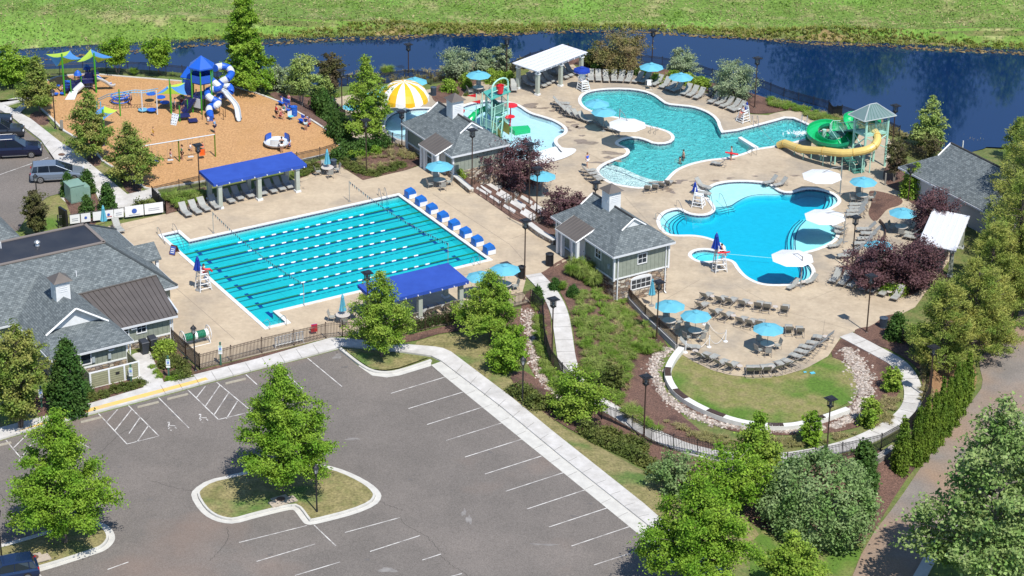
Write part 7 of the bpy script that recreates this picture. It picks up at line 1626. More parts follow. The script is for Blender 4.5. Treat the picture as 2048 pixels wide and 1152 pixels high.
# storm inlets and manholes
M_rust=mat('rusty iron cover',(.16,.09,.06),.8,(.10,.06,.045),10)
for (x,y,a,lb) in ((566,1008,ANG,'tan storm inlet slab with rusty cover on the teardrop island'),(72,1125,ANG,'tan storm inlet slab with rusty cover on the lower left island')):
    p=W(x,y,0); o=empty('storm_inlet',p,a,lb,'storm drain'); mb=MB(); mb.box((0,.0,.15),(2.0,.8,.2)); mb.box((0,.55,.148),(1.2,.5,.19)); mb.build('slab',mat('tan inlet concrete',(.45,.38,.30),.85,(.38,.32,.26),4),o); mb=MB(); mb.box((0,-.41,.12),(1.6,.04,.12)); mb.build('opening',mat('void black',(.004,.004,.004),1),o); mb=MB(); mb.lathe([(.0,.24),(.33,.24),(.33,.26),(.0,.265)],(0,.35,0),18); mb.build('manhole_cover',M_rust,o)
p=W(123,309,.15); o=empty('manhole_cover',p,0,'round rusty manhole cover in the sidewalk by the parked cars','manhole cover'); mb=MB(); mb.lathe([(0,0),(.33,0),(.33,.015),(0,.02)],n=18); mb.build('cover',M_rust,o)
mb=MB(); K=[W(a,b,.02) for a,b in ((99,305),(106,316),(118,328))]; mb.tube([k+Vector((0,0,.03)) for k in K],.08,4); tag(mb.build('kerb_inlet',MC['void black']),'dark kerb inlet opening beside the manhole cover','drain')
# wheelie carts
o=empty('waste_cart'); mw=mat('dark grey cart plastic',(.035,.04,.05),.5); mb=MB(); mb.add([(-.26,-.3,.05),(.26,-.3,.05),(.26,.28,.05),(-.26,.28,.05),(-.32,-.38,1.05),(.32,-.38,1.05),(.32,.36,1.05),(-.32,.36,1.05)],[(3,2,1,0),(4,5,6,7),(0,1,5,4),(1,2,6,5),(2,3,7,6),(3,0,4,7)]); mb.build('bin_body',mw,o); mb=MB(); mb.add([(-.34,-.42,1.05),(.34,-.42,1.05),(.34,.38,1.05),(-.34,.38,1.05),(-.3,-.36,1.12),(.3,-.36,1.12),(.3,.34,1.18),(-.3,.34,1.18)],[(3,2,1,0),(4,5,6,7),(0,1,5,4),(1,2,6,5),(2,3,7,6),(3,0,4,7)]); mb.build('lid',mw,o)
for s in (-.28,.28): mb=MB(); mb.tube([(s-.03,.3,.12),(s+.03,.3,.12)],.12,12); mb.build('wheel',M_black,o)
WC=Proto(o); WC.put(W(289,706,.15),ANG,'left dark grey wheeled waste cart at the clubhouse wall','waste cart','waste carts'); WC.put(W(306,699,.15),ANG,'right dark grey wheeled waste cart at the clubhouse wall','waste cart','waste carts')
# air conditioner
p=G(1197,548); o=empty('air_conditioner',p,ANG-math.pi/2,'white air conditioner unit among grasses behind the snack building','air conditioner'); mb=MB(); mb.box((0,0,.5),(.95,.4,.9)); mb.build('case',M_white,o); mb=MB(); mb.lathe([(.0,0),(.3,0),(.3,.02),(.26,.03)],n=18); g=mb.build('fan_grille',MC['dark metal'],o); g.rotation_euler=(R(90),0,0); g.location=(-.15,-.2,.5)
# lane rope reel
p=W(392,688,0); o=empty('lane_rope_reel',p,ANG,'white wheeled reel wound with green lane rope inside the picket fence','lane rope reel'); mb=MB()
for s in (-1,1):
    mb=MB(); mb.tube([(s*1.15,.62*math.cos(k*math.pi/9),.8+.62*math.sin(k*math.pi/9)) for k in range(18)],.03,5,closed=True)
    for k in range(3): a=k*math.pi/3; mb.tube([(s*1.15,.6*math.cos(a),.8+.6*math.sin(a)),(s*1.15,-.6*math.cos(a),.8-.6*math.sin(a))],.02,4)
    mb.build('end_wheel',M_white,o)
mb=MB(); 
for k in range(14): mb.lathe([(.18,0),(.34,.04),(.34,.1),(.18,.14)],n=10) if 0 else mb.tube([(-.95+k*.138,0,.8),(-.95+k*.138+.11,0,.8)],.33,10)
mb.cur=1; mb.tube([(-.15,0,.8),(.08,0,.8)],.345,10); mb.tube([(.8,0,.8),(1.05,0,.8)],.345,10); mb.build('wound_rope',[mat('wound green rope',(.01,.2,.10),.5,(.02,.14,.08),8),M_white],o)
mb=MB(); mb.tube([(-1.1,-.5,.05),(1.1,-.5,.05)],.03,5); mb.tube([(-1.1,.5,.05),(1.1,.5,.05)],.03,5); mb.tube([(-1.1,-.5,.05),(-1.1,.5,.05)],.03,5); mb.tube([(1.1,-.5,.05),(1.1,.5,.05)],.03,5)
for s in (-1.1,1.1): mb.tube([(s,-.5,.05),(s,0,.8),(s,.5,.05)],.03,5)
mb.build('stand',M_white,o)
# white gate panel on the fence
a=W(551,697,0);b=W(606,684,0); d=(b-a); o=empty('white_rack',a,math.atan2(d.y,d.x),'white slatted towel rack standing behind the picket fence','rack'); mb=MB(); l_=d.length
for k in range(30): mb.box((l_*k/29,0,.62),(.035,.03,.75))
mb.build('slats',M_white,o); mb=MB(); mb.tube([(0,0,1.0),(l_,0,1.0)],.04,5); mb.tube([(0,0,.25),(l_,0,.25)],.04,5)
for x in (0,l_): mb.tube([(x,0,0),(x,0,1)],.035,5); mb.tube([(x,-.3,.02),(x,.3,.02)],.03,5)
mb.build('frame',M_white,o)
# a-frame board
p=W(349,508,0)+Vector((0,0,.035)); o=empty('sandwich_board',p,R(-25),'small blue and white sandwich board at the left edge of the lap pool','sign board')
for s in (-1,1):
    mb=MB(); mb.box((0,s*.22,.42),(.6,.03,.86),0,Matrix.Rotation(R(s*24),3,'X')); f=mb.build('panel',mat('brown board frame',(.12,.04,.03),.5),o)
mb=MB(); mb.box((0,-.245,.42),(.5,.02,.72),0,Matrix.Rotation(R(-24),3,'X')); mb.build('poster',mat('blue poster',(.05,.10,.35),.5),o); mb=MB()
for z in (.25,.4,.55): mb.box((0,-.262-(z-.42)*-.44*1.0,z),(.36,.012,.06),0,Matrix.Rotation(R(-24),3,'X'))
mb.build('lettering',M_swhite,o)
# rope stanchions on the patio
pts=[]
for i,(x,y,hh) in enumerate(((1451,684,1.1),(1418,695,1.1),(1371,706,1.1),(1409,650,1.0))):
    p=W(x,y,ZD)+Vector((0,0,.035)); o=empty('rope_stanchion',p,0,['white stanchion at the right corner of the roped patio edge','white stanchion in the middle of the roped patio edge','white stanchion at the left end by the seat wall','white stanchion beside the middle patio table'][i],'stanchion','white rope stanchions'); mb=MB(); mb.lathe([(.2,0),(.2,.05),(.05,.1)],n=14); mb.build('base',M_white,o); mb=MB(); mb.tube([(0,0,.05),(0,0,hh)],.045,8); mb.build('post',M_white,o); pts.append(p)
def chain(a,b,label,sag=.45):
    P=[a.lerp(b,k/10)+Vector((0,0,.95-sag*4*(k/10)*(1-k/10))) for k in range(11)]; mb=MB(); mb.tube(P,.018,4); tag(mb.build('stanchion_rope',M_white),label,'rope')
chain(pts[0],pts[1],'white rope hanging between the two right-hand stanchions',.85); chain(pts[1],pts[2],'white rope hanging towards the seat wall',.85); chain(pts[0],pts[3],'long white rope up to the middle patio table',.8)
mb=MB(); p=W(1610,744,ZD+.08); mb.box((p.x,p.y,ZD+.08),(.25,.18,.03),.4); tag(mb.build('foam_block',M_vane),'small turquoise foam piece on the oval lawn, left one','foam toy'); mb=MB(); p=W(1625,746,ZD+.08); mb.box((p.x,p.y,ZD+.09),(.4,.3,.05),.4); tag(mb.build('foam_block',M_vane),'larger turquoise foam piece on the oval lawn, right one','foam toy')
# rope float across the family pool
mb=MB(); a=W(1455,508,ZD-.12);b=W(1545,516,ZD-.12); mb.tube([a,b],.02,4); tag(mb.build('float_line',mat('pale teal rope',(.3,.6,.6),.5)),'thin pale rope floating from the tall lifeguard chair across the family pool','rope')
# drain grates / small discs skipped; yellow bollards right of the road
for i,(x,y,hh) in enumerate(((2028,582,.9),(2015,608,.9))):
    p=G(x,y); mb=MB(); mb.tube([p,p+Vector((0,0,hh))],.07,8); tag(mb.build('utility_marker',mat('yellow marker',(.6,.42,.08),.5)),'%s yellow utility marker post at the far right road verge'%('upper','lower')[i],'marker post')
p=G(1903,1155-0); 
# trellis/bench near the sidewalk at the maple
p=G(238,360); o=empty('bench',p,R(-52),'dark bench with a white stroller beside the lower maple','bench'); mb=MB()
for k in range(4): mb.box((0,-.2+k*.13,.45),(1.8,.1,.035))
mb.build('seat',M_black,o); mb=MB()
for k in range(4): mb.box((0,.28+k*.03,.55+k*.12),(1.8,.03,.09))
mb.build('backrest',M_black,o)
for s in (-.8,.8): mb=MB(); mb.box((s,0,.22),(.06,.5,.44)); mb.build('leg',M_black,o)
for (x,y,lb) in ((124,262,'grey notice post on the grass by the playground corner'),):
    p=G(x,y); o=empty('notice_post',p,R(20),lb,'sign post'); mb=MB(); mb.box((0,0,.7),(.3,.1,.9)); mb.build('panel',mat('weathered grey',(.22,.21,.19),.8),o); mb=MB(); mb.box((0,0,.15),(.08,.08,.3)); mb.build('post',M_black,o)
p=W(1770,371,ZD); o=empty('notice_post',p,R(0),'weathered timber post at the tip of the mulch bed by the slide','post'); mb=MB(); mb.box((0,0,.65),(.14,.14,1.3)); mb.build('post',MC['weathered grey'],o)
# ------------------------------------------------------------------ play equipment
M_pg=mat('playground green post',(.05,.30,.02),.45); M_pb=mat('playground blue plastic',(.015,.10,.50),.4); M_pn=mat('navy plastic',(.015,.02,.10),.45); M_pgrey=mat('light grey plastic',(.55,.58,.60),.4)
M_lime=mat('lime shade cloth',(.50,.72,.08),.7,transl=.25); M_sky=mat('sky blue shade cloth',(.09,.30,.68),.7,transl=.25); M_mint=mat('mint steel',(.36,.64,.53),.45); M_teal=mat('dark teal steel',(.04,.16,.13),.5); M_red=mat('red plastic',(.62,.02,.03),.4)
M_gfl=mat('green fibreglass',(.01,.22,.12),.3,(.012,.26,.13),1); M_gin=mat('bright green flume',(.01,.42,.14),.25); M_yfl=mat('yellow fibreglass',(.68,.50,.16),.35,(.62,.46,.15),1); M_olive=mat('olive green post',(.12,.19,.02),.5); M_bluem=mat('light blue metal',(.14,.38,.55),.4); M_brownm=MC['brown iron']
def P3(l): return [W(a,b,c) for a,b,c in l]
def cat(P,it=2):
    P=[Vector(p) for p in P]
    for _ in range(it):
        Q=[P[0]]
        for i in range(len(P)-1):
            a,b=P[max(i-1,0)],P[i]; c,d=P[i+1],P[min(i+2,len(P)-1)]; Q+=[(b*9+c*9-a-d)/16,c]
        P=Q
    return P
def tubeslide(o,P,r,mats,seg=5,name='tube'):
    P=cat(P,2); n=len(P); mb=MB(); k=0
    for i in range(0,n-1,seg): mb.cur=k%len(mats); mb.tube(P[i:i+seg+1],r,12); k+=1
    mb.build(name,mats,o,smooth=False); rb=MB()
    for i in range(0,n-1,seg): 
        d=(P[min(i+1,n-1)]-P[i]).normalized()*.04; rb.tube([P[i]-d,P[i]+d],r*1.09,12)
    rb.build('joint_ring',[mats[-1] if len(mats)>1 else mat('ochre joint',(.50,.34,.09),.4)],o)
def flume(o,P,r,mout,minn,name='flume',smooth_=2,lip=.08):
    P=cat(P,smooth_); n=len(P); a=MB(); b=MB(); rings=[];rin=[]
    for i,p in enumerate(P):
        d=P[min(i+1,n-1)]-P[max(i-1,0)]; d.z=0; d.normalize(); s=Vector((-d.y,d.x,0)); 
        f=lambda rr,t: p+s*(math.cos(t)*rr)+Vector((0,0,-math.sin(t)*rr*1.1+rr*.55))
        ts=[-.25+(math.pi+.5)*k/8 for k in range(9)]; rings.append([f(r,t) for t in ts]); rin.append([f(r-.05,t) for t in ts])
    for i in range(n-1):
        for k in range(8):
            a.face([rings[i][k],rings[i][k+1],rings[i+1][k+1],rings[i+1][k]]); b.face([rin[i][k+1],rin[i][k],rin[i+1][k],rin[i+1][k+1]])
        for k,q in ((0,1),(8,1)): a.face([rings[i][k],rings[i+1][k],rin[i+1][k],rin[i][k]])
    a.build(name,mout,o); b.build('inner_surface',minn,o)
def post(o,p,z0,z1,r,m_,name='post'): mb=MB(); mb.tube([(p[0],p[1],z0),(p[0],p[1],z1)],r,8); return mb.build(name,m_,o)
def railpanel(mb,a,b,h_,sp=.16,r=.018):
    up=Vector((0,0,h_)); mb.tube([a+up,b+up],.03,5); mb.tube([a+Vector((0,0,.08)),b+Vector((0,0,.08))],.022,5); n=max(1,int((b-a).length/sp))
    for k in range(n+1): q=a.lerp(b,k/n); mb.tube([q,q+up],r,3)
# --- water slide tower
F=W(1726,341,ZD);Rr=W(1769,333,ZD);Lf=W(1703,331,ZD); Bk=Rr+Lf-F; o=empty('slide_tower',(F+Bk)/2,0,'tall mint green stair tower with hipped metal roof, yellow tube and green open slide','water slide')
PZ=ZD+3.7; TZ=ZD+5.5
for p in (F,Rr,Lf,Bk): post(o,p,ZD,TZ,.12,M_mint)
cen=(F+Bk)/2; mb=MB(); cr_=[p+(p-cen).normalized()*.75 for p in (F,Rr,Bk,Lf)]; cr_=[Vector((p.x,p.y,TZ-.05)) for p in cr_]; t1=cen.lerp((Lf+F)/2,.3); t2=cen.lerp((Rr+Bk)/2,.3); t1.z=t2.z=TZ+1.15
M_troof=mat('teal grey metal roof',(.13,.20,.20),.45,(.15,.22,.22),1)
for f in ([cr_[0],cr_[1],t2,t1],[cr_[1],cr_[2],t2],[cr_[2],cr_[3],t1,t2],[cr_[3],cr_[0],t1]): mb.face(ccw(f))
mb.cur=1
for a,b,c,d in ((cr_[0],cr_[1],t1,t2),(cr_[2],cr_[3],t2,t1)):
    for k in range(1,9): mb.tube([a.lerp(b,k/9)+Vector((0,0,.02)),c.lerp(d,min(1,max(0,(k/9-.28)/.44)))+Vector((0,0,.02))],.018,4)
mb.cur=2
for a,b in ((cr_[0],t1),(cr_[1],t2),(cr_[2],t2),(cr_[3],t1),(t1,t2),(cr_[0],cr_[1]),(cr_[1],cr_[2]),(cr_[2],cr_[3]),(cr_[3],cr_[0])): mb.tube([a,b],.06,5)
mb.build('tower_roof',[M_troof,M_teal,mat('pale grey ridge',(.38,.42,.42),.4)],o)
mb=MB(); q=[(p.x,p.y) for p in (F,Rr,Bk,Lf)]; q=q if area(q)>0 else q[::-1]; mb.prism(q,PZ-.15,PZ); mb.build('platform',M_mint,o)
mb=MB(); fz=lambda p,z:Vector((p.x,p.y,z))
for a,b in ((F,Rr),(Rr,Bk),(F,Lf)): railpanel(mb,fz(a,PZ),fz(b,PZ),1.1)
mb.build('railing',M_mint,o); mb=MB()
for a,b in ((Lf,F),(F,Rr)): mb.tube([fz(a,ZD+2.0),fz(b,ZD+3.5)],.06,5); mb.tube([fz(b,ZD+2.0),fz(a,ZD+3.5)],.05,5)
mb.tube([W(1689,296,ZD+1.6),fz(F,ZD+2.2)],.09,6)
mb.build('brace',M_mint,o)
# stairs: lower flight to a landing, upper flight to the platform
s0=W(1719,347,ZD);s1=W(1668,272,ZD+2.1); s2=W(1690,250,ZD+2.1)
def stair(o,a,b,w_,n):
    d=(b-a); s=Vector((-d.y,d.x,0)).normalized()*w_/2; mb=MB(); ang=math.atan2(d.y,d.x); rl=MB()
    for k in range(n): p=a+d*((k+.5)/n); mb.box((p.x,p.y,p.z),(d.xy.length/n*1.05,w_,.05),ang)
    for q in (-1,1):
        mb.tube([a+s*q,b+s*q],.07,4); m2=max(2,int(d.length/.22)); rl.tube([a+s*q+Vector((0,0,.95)),b+s*q+Vector((0,0,.95))],.03,5)
        for k in range(m2+1): p=(a+s*q).lerp(b+s*q,k/m2); rl.tube([p,p+Vector((0,0,.95))],.016,3)
    mb.build('stair_flight',M_teal,o); rl.build('stair_railing',M_mint,o)
stair(o,s0,s1,1.1,13); e=fz(Lf.lerp(Bk,.3),PZ); stair(o,W(1682,262,ZD+2.1),e,1.1,9)
mb=MB(); c=(s1+W(1688,262,ZD+2.1))/2; mb.box((c.x,c.y,ZD+2.08),(2.0,1.5,.1),.3); mb.build('landing',M_teal,o); mb=MB(); 
K=[c+Vector((-1.0,-.2,.05)),c+Vector((-.6,.8,.05)),c+Vector((1.1,1.1,.05))]; railpanel(mb,K[0],K[1],1); railpanel(mb,K[1],K[2],1); mb.build('railing',M_mint,o)
for p in (c+Vector((-.8,-.5,0)),c+Vector((.9,.7,0)),c+Vector((-.6,.8,0))): post(o,p,ZD,ZD+2.05,.07,M_mint)
Y=P3([(1741,256,1.55),(1751,266,1.25),(1755,279,.9),(1748,292,.5),(1727,301.5,.1),(1686,306,-.35),(1648,302,-.72),(1608,299,-1.25),(1590,294.5,-1.5),(1570,287,-1.7),(1558,291,-2.15)])
tubeslide(o,Y,.40,[M_yfl],6,'yellow_tube')
for i in (4,5,6,7,8): p=Y[i]; post(o,(p.x,p.y+.1,0),ZD,p.z-.35,.05,M_mint,'support_leg'); post(o,(p.x+.8,p.y+.3,0),ZD,p.z-.3,.05,M_mint,'support_leg')
Gp=P3([(1758,243,1.35),(1735,238,1.3),(1712,235,1.2),(1699,239,1.0),(1699,252,.6),(1706,268,.2),(1697,284,-.2),(1672,293,-.45),(1644,289,-.65),(1625,274,-.85),(1630,258,-1.0),(1655,251,-1.15),(1674,260,-1.3),(1668,273,-1.5),(1645,277,-1.8),(1618,275,-2.2)])
flume(o,Gp,.62,M_gfl,M_gin,'green_flume')
for i in (3,5,7,8,10): p=Gp[i]; post(o,(p.x,p.y,0),ZD-.5,p.z-.4,.09,M_mint,'support_leg')
p=W(1648,270,-1.2); post(o,p,ZD,-.6,.22,M_mint,'support_column'); fix(o)
mb=MB(); rg=np.random.default_rng(9); c=np.array(W(1603,267,ZD-.1)[:]); PP=c+rg.normal(size=(500,3))*np.array([.75,.35,.03]); PP[:,2]=np.abs(PP[:,2]-c[2])*1.5+c[2]; tag(quads('splash_foam',leaves(PP,np.zeros_like(PP),.06,rg,.5,.8),mat('white foam',(.75,.8,.82),.5)),'white splash of water at the mouth of the green slide','splash',kind='stuff')
# --- bucket play structure in the splash pool
o=empty('splash_play_structure',W(990,250,ZD),0,'mint green bucket play structure with red bucket, flags and teal roof in the splash pool','water play structure'); zb=ZD-.4
A=W(983,262,ZD);B=W(1015,248,ZD); D=W(964,250,ZD); E_=A+(B-A)*0+(W(1003,236,ZD)-B); Cq=W(1003,236,ZD)
mb=MB(); up=lambda p,z:Vector((p.x,p.y,ZD+z)); arc=[up(A,-.4),up(A,4.6)]+[up(A.lerp(B,.5-.5*math.cos(math.pi*k/8)),4.6+.75*math.sin(math.pi*k/8)) for k in range(1,8)]+[up(B,4.6),up(B,-.4)]; mb.tube(arc,.09,8); mb.tube([up(A,4.2),up(B,4.2)],.05,6); mb.build('bucket_arch',M_mint,o)
c=up(A.lerp(B,.5),4.15); mb=MB(); mb.lathe([(.32,-.35),(.42,.45),(.46,.5),(.40,.5),(.28,-.25)],c,14); mb.build('tipping_bucket',M_red,o)
G4=[A,B,Cq,E_]; 
for p in (Cq,E_,E_.lerp(Cq,.5),D,D.lerp(A,.5)): post(o,p,zb,ZD+3.6,.06,M_mint)
q=[(p.x,p.y) for p in (A,B,Cq,E_)]; q=q if area(q)>0 else q[::-1]; mb=MB(); mb.prism([(v.x,v.y) for v in offset([Vector(x) for x in q],-.25)],ZD+3.55,ZD+3.63); mb.build('roof_panel',mat('teal roof panel',(.07,.36,.30),.4),o)
mb=MB(); mb.prism([(v[0],v[1]) for v in q],ZD+1.5,ZD+1.6); mb.build('deck',M_teal,o); mb=MB()
for a,b in ((A,B),(B,Cq),(Cq,E_),(E_,A)): railpanel(mb,up(a,1.6),up(b,1.6),.9,.14,.015)
a2,b2=W(966,268,ZD),W(993,280,ZD); railpanel(mb,up(a2,.9),up(b2,.9),.9,.14,.015); railpanel(mb,up(D,.9),up(a2,.9),.9,.14,.015); railpanel(mb,up(b2,.1),up(B,.1),1.1,.14,.012); mb.build('railing',M_mint,o)
stair(o,W(993,285,ZD),up(A.lerp(B,.5),1.6),.9,7)
mb=MB(); k1,k2,k3=W(984,276,ZD),W(1000,282,ZD),W(1016,262,ZD)
for a,b in ((W(984,262,ZD),W(1002,284,ZD)),(W(998,256,ZD),W(1018,270,ZD))): mb.face([up(a,.0),up(b,.0),up(b,1.0),up(a,1.2)]); d=Vector((.05,.05,0)); mb.face([up(a,1.2)+d,up(b,1.0)+d,up(b,0)+d,up(a,0)+d])
mb.build('yellow_panel',mat('yellow panel',(.72,.50,.10),.5),o)
for x,y,h_ in ((993,274,2.0),(1023,277,1.2)): post(o,W(x,y,ZD),zb,ZD+h_,.06,M_mint)
mb=MB(); mb.tube([up(W(993,274,ZD),2.0),up(W(1014,262,ZD),1.9)],.05,6); mb.build('spray_arm',M_mint,o); mb=MB(); mb.lathe([(.1,-.2),(.26,0),(.1,.2)],up(W(1014,262,ZD),1.5),10); mb.build('small_bucket',M_red,o)
for x,y,z,r in ((1021,238,1.5,.72),(1020,247,.75,.5)): mb=MB(); c=W(x,y,ZD); mb.tube([up(c,-.4),up(c,z)],.07,6); mb.lathe([(.05,z),(r,z),(r,z+.06),(.1,z+.15)],up(c,0),20); mb.build('red_mushroom',M_red,o)
for x,yb_,yt,fx in ((952,262,188,-1),(961,266,200,-1)):
    c=W(x,yb_,ZD); H=(yb_-yt)/(pxm(c)*.92); post(o,c,zb,ZD+H,.04,M_mint,'flag_pole'); mb=MB(); t=up(c,H-.05); mb.face([t,t+Vector((0,0,-.4)),t+Vector((-.95,.1,-.28))]); mb.face([t+Vector((-.95,.12,-.28)),t+Vector((0,.02,-.4)),t+Vector((0,.02,0))]); mb.build('flag',M_red,o)
c=W(952,262,ZD); mb=MB(); mb.tube([up(c,2.1),up(W(927,258,ZD),2.3)],.03,5); mb.build('spray_arm',M_mint,o); mb=MB(); mb.lathe([(.08,-.3),(.16,0),(.05,.05)],up(W(927,258,ZD),2.1),8); mb.build('small_bucket',M_red,o)
flume(o,[up(E_,1.7),up(E_.lerp(D,.5),1.3)+Vector((-.5,.2,0)),up(D,.7)+Vector((-1.0,-.1,0)),up(D,.0)+Vector((-1.6,-1.2,0))],.42,M_gfl,M_gin,'green_slide')
mb=MB(); mb.tube([up(E_.lerp(Cq,.5),2.1),up(E_.lerp(Cq,.5),2.1)+Vector((.4,-.9,-.05))],.38,14); mb.build('crawl_tunnel',M_teal,o); fix(o)
mb=MB(); K=[W(a,b,ZD) for a,b in ((1016,253),(1056,250),(1061,257),(1030,262))]; K=ccw(K); mb.prism([(p.x,p.y) for p in K],ZD-.5,ZD-.02); tag(mb.build('green_slide_pad',M_gin),'flat bright green pad lying in the splash pool','slide pad')
# --- mushroom canopy
ct=W(808,163,ZD+4.6); o=empty('mushroom_canopy',(ct.x,ct.y,ZD),0,'giant yellow and white striped mushroom canopy over the wading pool','mushroom canopy'); mb=MB(); n=16
pr=[(0,4.55),(.7,4.5),(1.5,4.25),(2.15,3.75),(2.55,3.1),(2.62,2.75)]
for k in range(n):
    mb.cur=k%2
    for j in range(3):
        a0=(k+j/3)*2*math.pi/n+.1;a1=(k+(j+1)/3)*2*math.pi/n+.1
        for i in range(len(pr)-1):
            g=lambda r,a,z,i_:(r*math.cos(a),r*math.sin(a),z-(.14*math.sin(((a-.1)*n/(2*math.pi)%1)*math.pi) if i_==len(pr)-1 else 0)); (ra,za),(rb,zb_)=pr[i],pr[i+1]
            P=[g(ra,a0,za,i),g(rb,a0,zb_,i+1),g(rb,a1,zb_,i+1),g(ra,a1,za,i)]; mb.face(P[:3] if ra==0 else P)
mb.build('dome',[mat('yellow glossy shell',(.72,.42,.02),.3),mat('white glossy shell',(.76,.76,.74),.3)],o,smooth=False); mb=MB(); mb.lathe([(.0,3.0),(2.5,2.85),(2.5,2.8),(0,2.9)],n=24); mb.build('underside',M_white,o); mb=MB(); mb.tube([(0,0,-.5),(0,0,4.3)],.16,12); mb.build('stem',M_white,o)
# --- tall playground tower
c=W(407,222,0); o=empty('playground_tower',c,0,'tall hexagonal blue roofed playground tower with striped tube slides','playground'); hx=[c+Vector((1.15*math.cos(R(30+60*k)),1.15*math.sin(R(30+60*k)),0)) for k in range(6)]
for p in hx: post(o,p,0,5.0,.07,M_pg)
mb=MB(); T=c+Vector((0,0,6.0)); hr=[c+(p-c)*1.22+Vector((0,0,4.95)) for p in hx]
for i in range(6): mb.face(ccw([hr[i],hr[(i+1)%6],T])); mb.face([hr[i],hr[(i+1)%6],hr[(i+1)%6]-Vector((0,0,.15)),hr[i]-Vector((0,0,.15))])
mb.build('hex_roof',M_pb,o)
for z,nm in ((3.2,'upper_deck'),(1.7,'lower_deck')): mb=MB(); mb.prism([(p.x,p.y) for p in hx],z,z+.08); mb.build(nm,M_pn,o)
for i in range(6):
    mb=MB(); a,b=hx[i],hx[(i+1)%6]; mb.face([a+Vector((0,0,3.3)),b+Vector((0,0,3.3)),b+Vector((0,0,4.1)),a+Vector((0,0,4.1))]); d=(c-(a+b)/2).normalized()*.05; mb.face([a+d+Vector((0,0,4.1)),b+d+Vector((0,0,4.1)),b+d+Vector((0,0,3.3)),a+d+Vector((0,0,3.3))]); mb.build('blue_panel',M_pb,o)
mb=MB(); q=c+(hx[3]+hx[4]-2*c)/2*1.0; mb.box((q.x-.03,q.y-.03,1.2),(.9,.06,1.0),R(-30)) ; mb.build('white_grid_panel',M_pgrey,o)
s=[W(367,209,0),W(386,214,0)]; a,b=s; 
mb=MB(); mb.face([a+Vector((0,0,1.2)),b+Vector((0,0,1.2)),b+Vector((0,0,2.9)),a+Vector((0,0,2.9))]); mb.face([b+Vector((0,.05,1.2)),a+Vector((0,.05,1.2)),a+Vector((0,.05,2.9)),b+Vector((0,.05,2.9))]); mb.build('side_panel',M_pb,o); mb=MB(); mb.tube([a+Vector((0,-.03,1.2)),b+Vector((0,-.03,1.2)),b+Vector((0,-.03,2.9)),a+Vector((0,-.03,2.9))],.04,4,closed=True); mb.build('panel_frame',mat('mint edge',(.3,.62,.35),.5),o)
for p in s: post(o,p,0,3.0,.06,M_pg)
mb=MB(); mb.face([a+Vector((-.2,0,3.0)),b+Vector((.2,0,3.0)),b+Vector((.2,.7,3.9)),a+Vector((.5,.7,3.9))]); mb.face([b+Vector((.2,.7,3.85)),b+Vector((.2,0,2.95)),a+Vector((-.2,0,2.95)),a+Vector((.5,.7,3.85))][::-1]); mb.build('side_roof',M_pb,o)
TA=P3([(430,136,3.9),(441,132.5,3.85),(453,134,3.75),(461,140,3.55),(462,149,3.3),(455,157,3.05),(445,162,2.8),(442,167,2.55),(450,170,2.35),(460,175,2.1),(461,183,1.8),(452,188,1.5),(441,191,1.3),(436,198,1.0)])
TB=P3([(410,149,3.5),(416,152,3.35),(423,160,3.05),(433,169,2.75),(438,175,2.5),(431,178,2.35),(419,180,2.2),(415,187,2.0),(419,195,1.75),(428,200,1.5),(436,205,1.3),(433,211,1.1),(423,213,.9),(418,219,.75),(420,228,.5),(421.5,238,.33)])
tubeslide(o,TA,.36,[M_pgrey,M_pb],5,'upper_tube_slide'); tubeslide(o,TB,.36,[M_pgrey,M_pb],5,'lower_tube_slide')
flume(o,P3([(432,184,1.9),(446,183,1.85),(458,196,1.4),(470,210,.9),(475,222,.55),(477,236,.25),(478,240,.25)]),.3,M_pgrey,M_pgrey,'open_slide')
for x,y,z in ((451,235,2.0),(447,241,1.2),(405,240,.9),(470,222,.6),(440,232,1.0),(466,200,1.0)): post(o,W(x,y,0),0,z,.03,M_brownm,'support_leg')
mb=MB(); a,b=up_(c) if 0 else (c+Vector((-.8,-.7,1.7)),W(368,232,0)+Vector((0,0,.35))); d=b-a; s_=Vector((-d.y,d.x,0)).normalized()*.5; mb.face([a-s_,a+s_,b+s_,b-s_]); mb.build('ramp',M_pn,o); mb=MB(); railpanel(mb,a-s_,b-s_,.7,.14); railpanel(mb,a+s_,b+s_,.7,.14); mb.build('ramp_railing',M_pn,o)
for x,y,t in ((376,231,200),(360,244,212),(342,227,160)): p=W(x,y,0); post(o,p,0,(y-t)/(pxm(p)*.92),.06,M_pg)
mb=MB(); q=[W(341,250,0)+Vector((0,0,.05)),W(352,252,0)+Vector((0,0,.05)),W(359,247,0)+Vector((0,0,.95)),W(345,243,0)+Vector((0,0,.95))]; mb.face(q); mb.face([p-Vector((0,0,.06)) for p in q][::-1]); cw=mb.build('climbing_wall',M_pgrey,o); mb=MB()
for i in range(4):
    for j in range(3): p=q[0].lerp(q[1],(j+.5)/3).lerp(q[3].lerp(q[2],(j+.5)/3),(i+.5)/4); mb.box((p.x,p.y,p.z+.02),(.16,.05,.05),.4)
mb.build('climbing_holds',mat('dark hold',(.12,.14,.16),.6),cw)
mb=MB(); p=W(368,240,0); mb.box((p.x,p.y,.5),(1.2,1.0,.08),.3); p=W(386,245,0); mb.box((p.x,p.y,.25),(.9,.9,.08),.3); mb.build('low_deck',M_pn,o); fix(o)
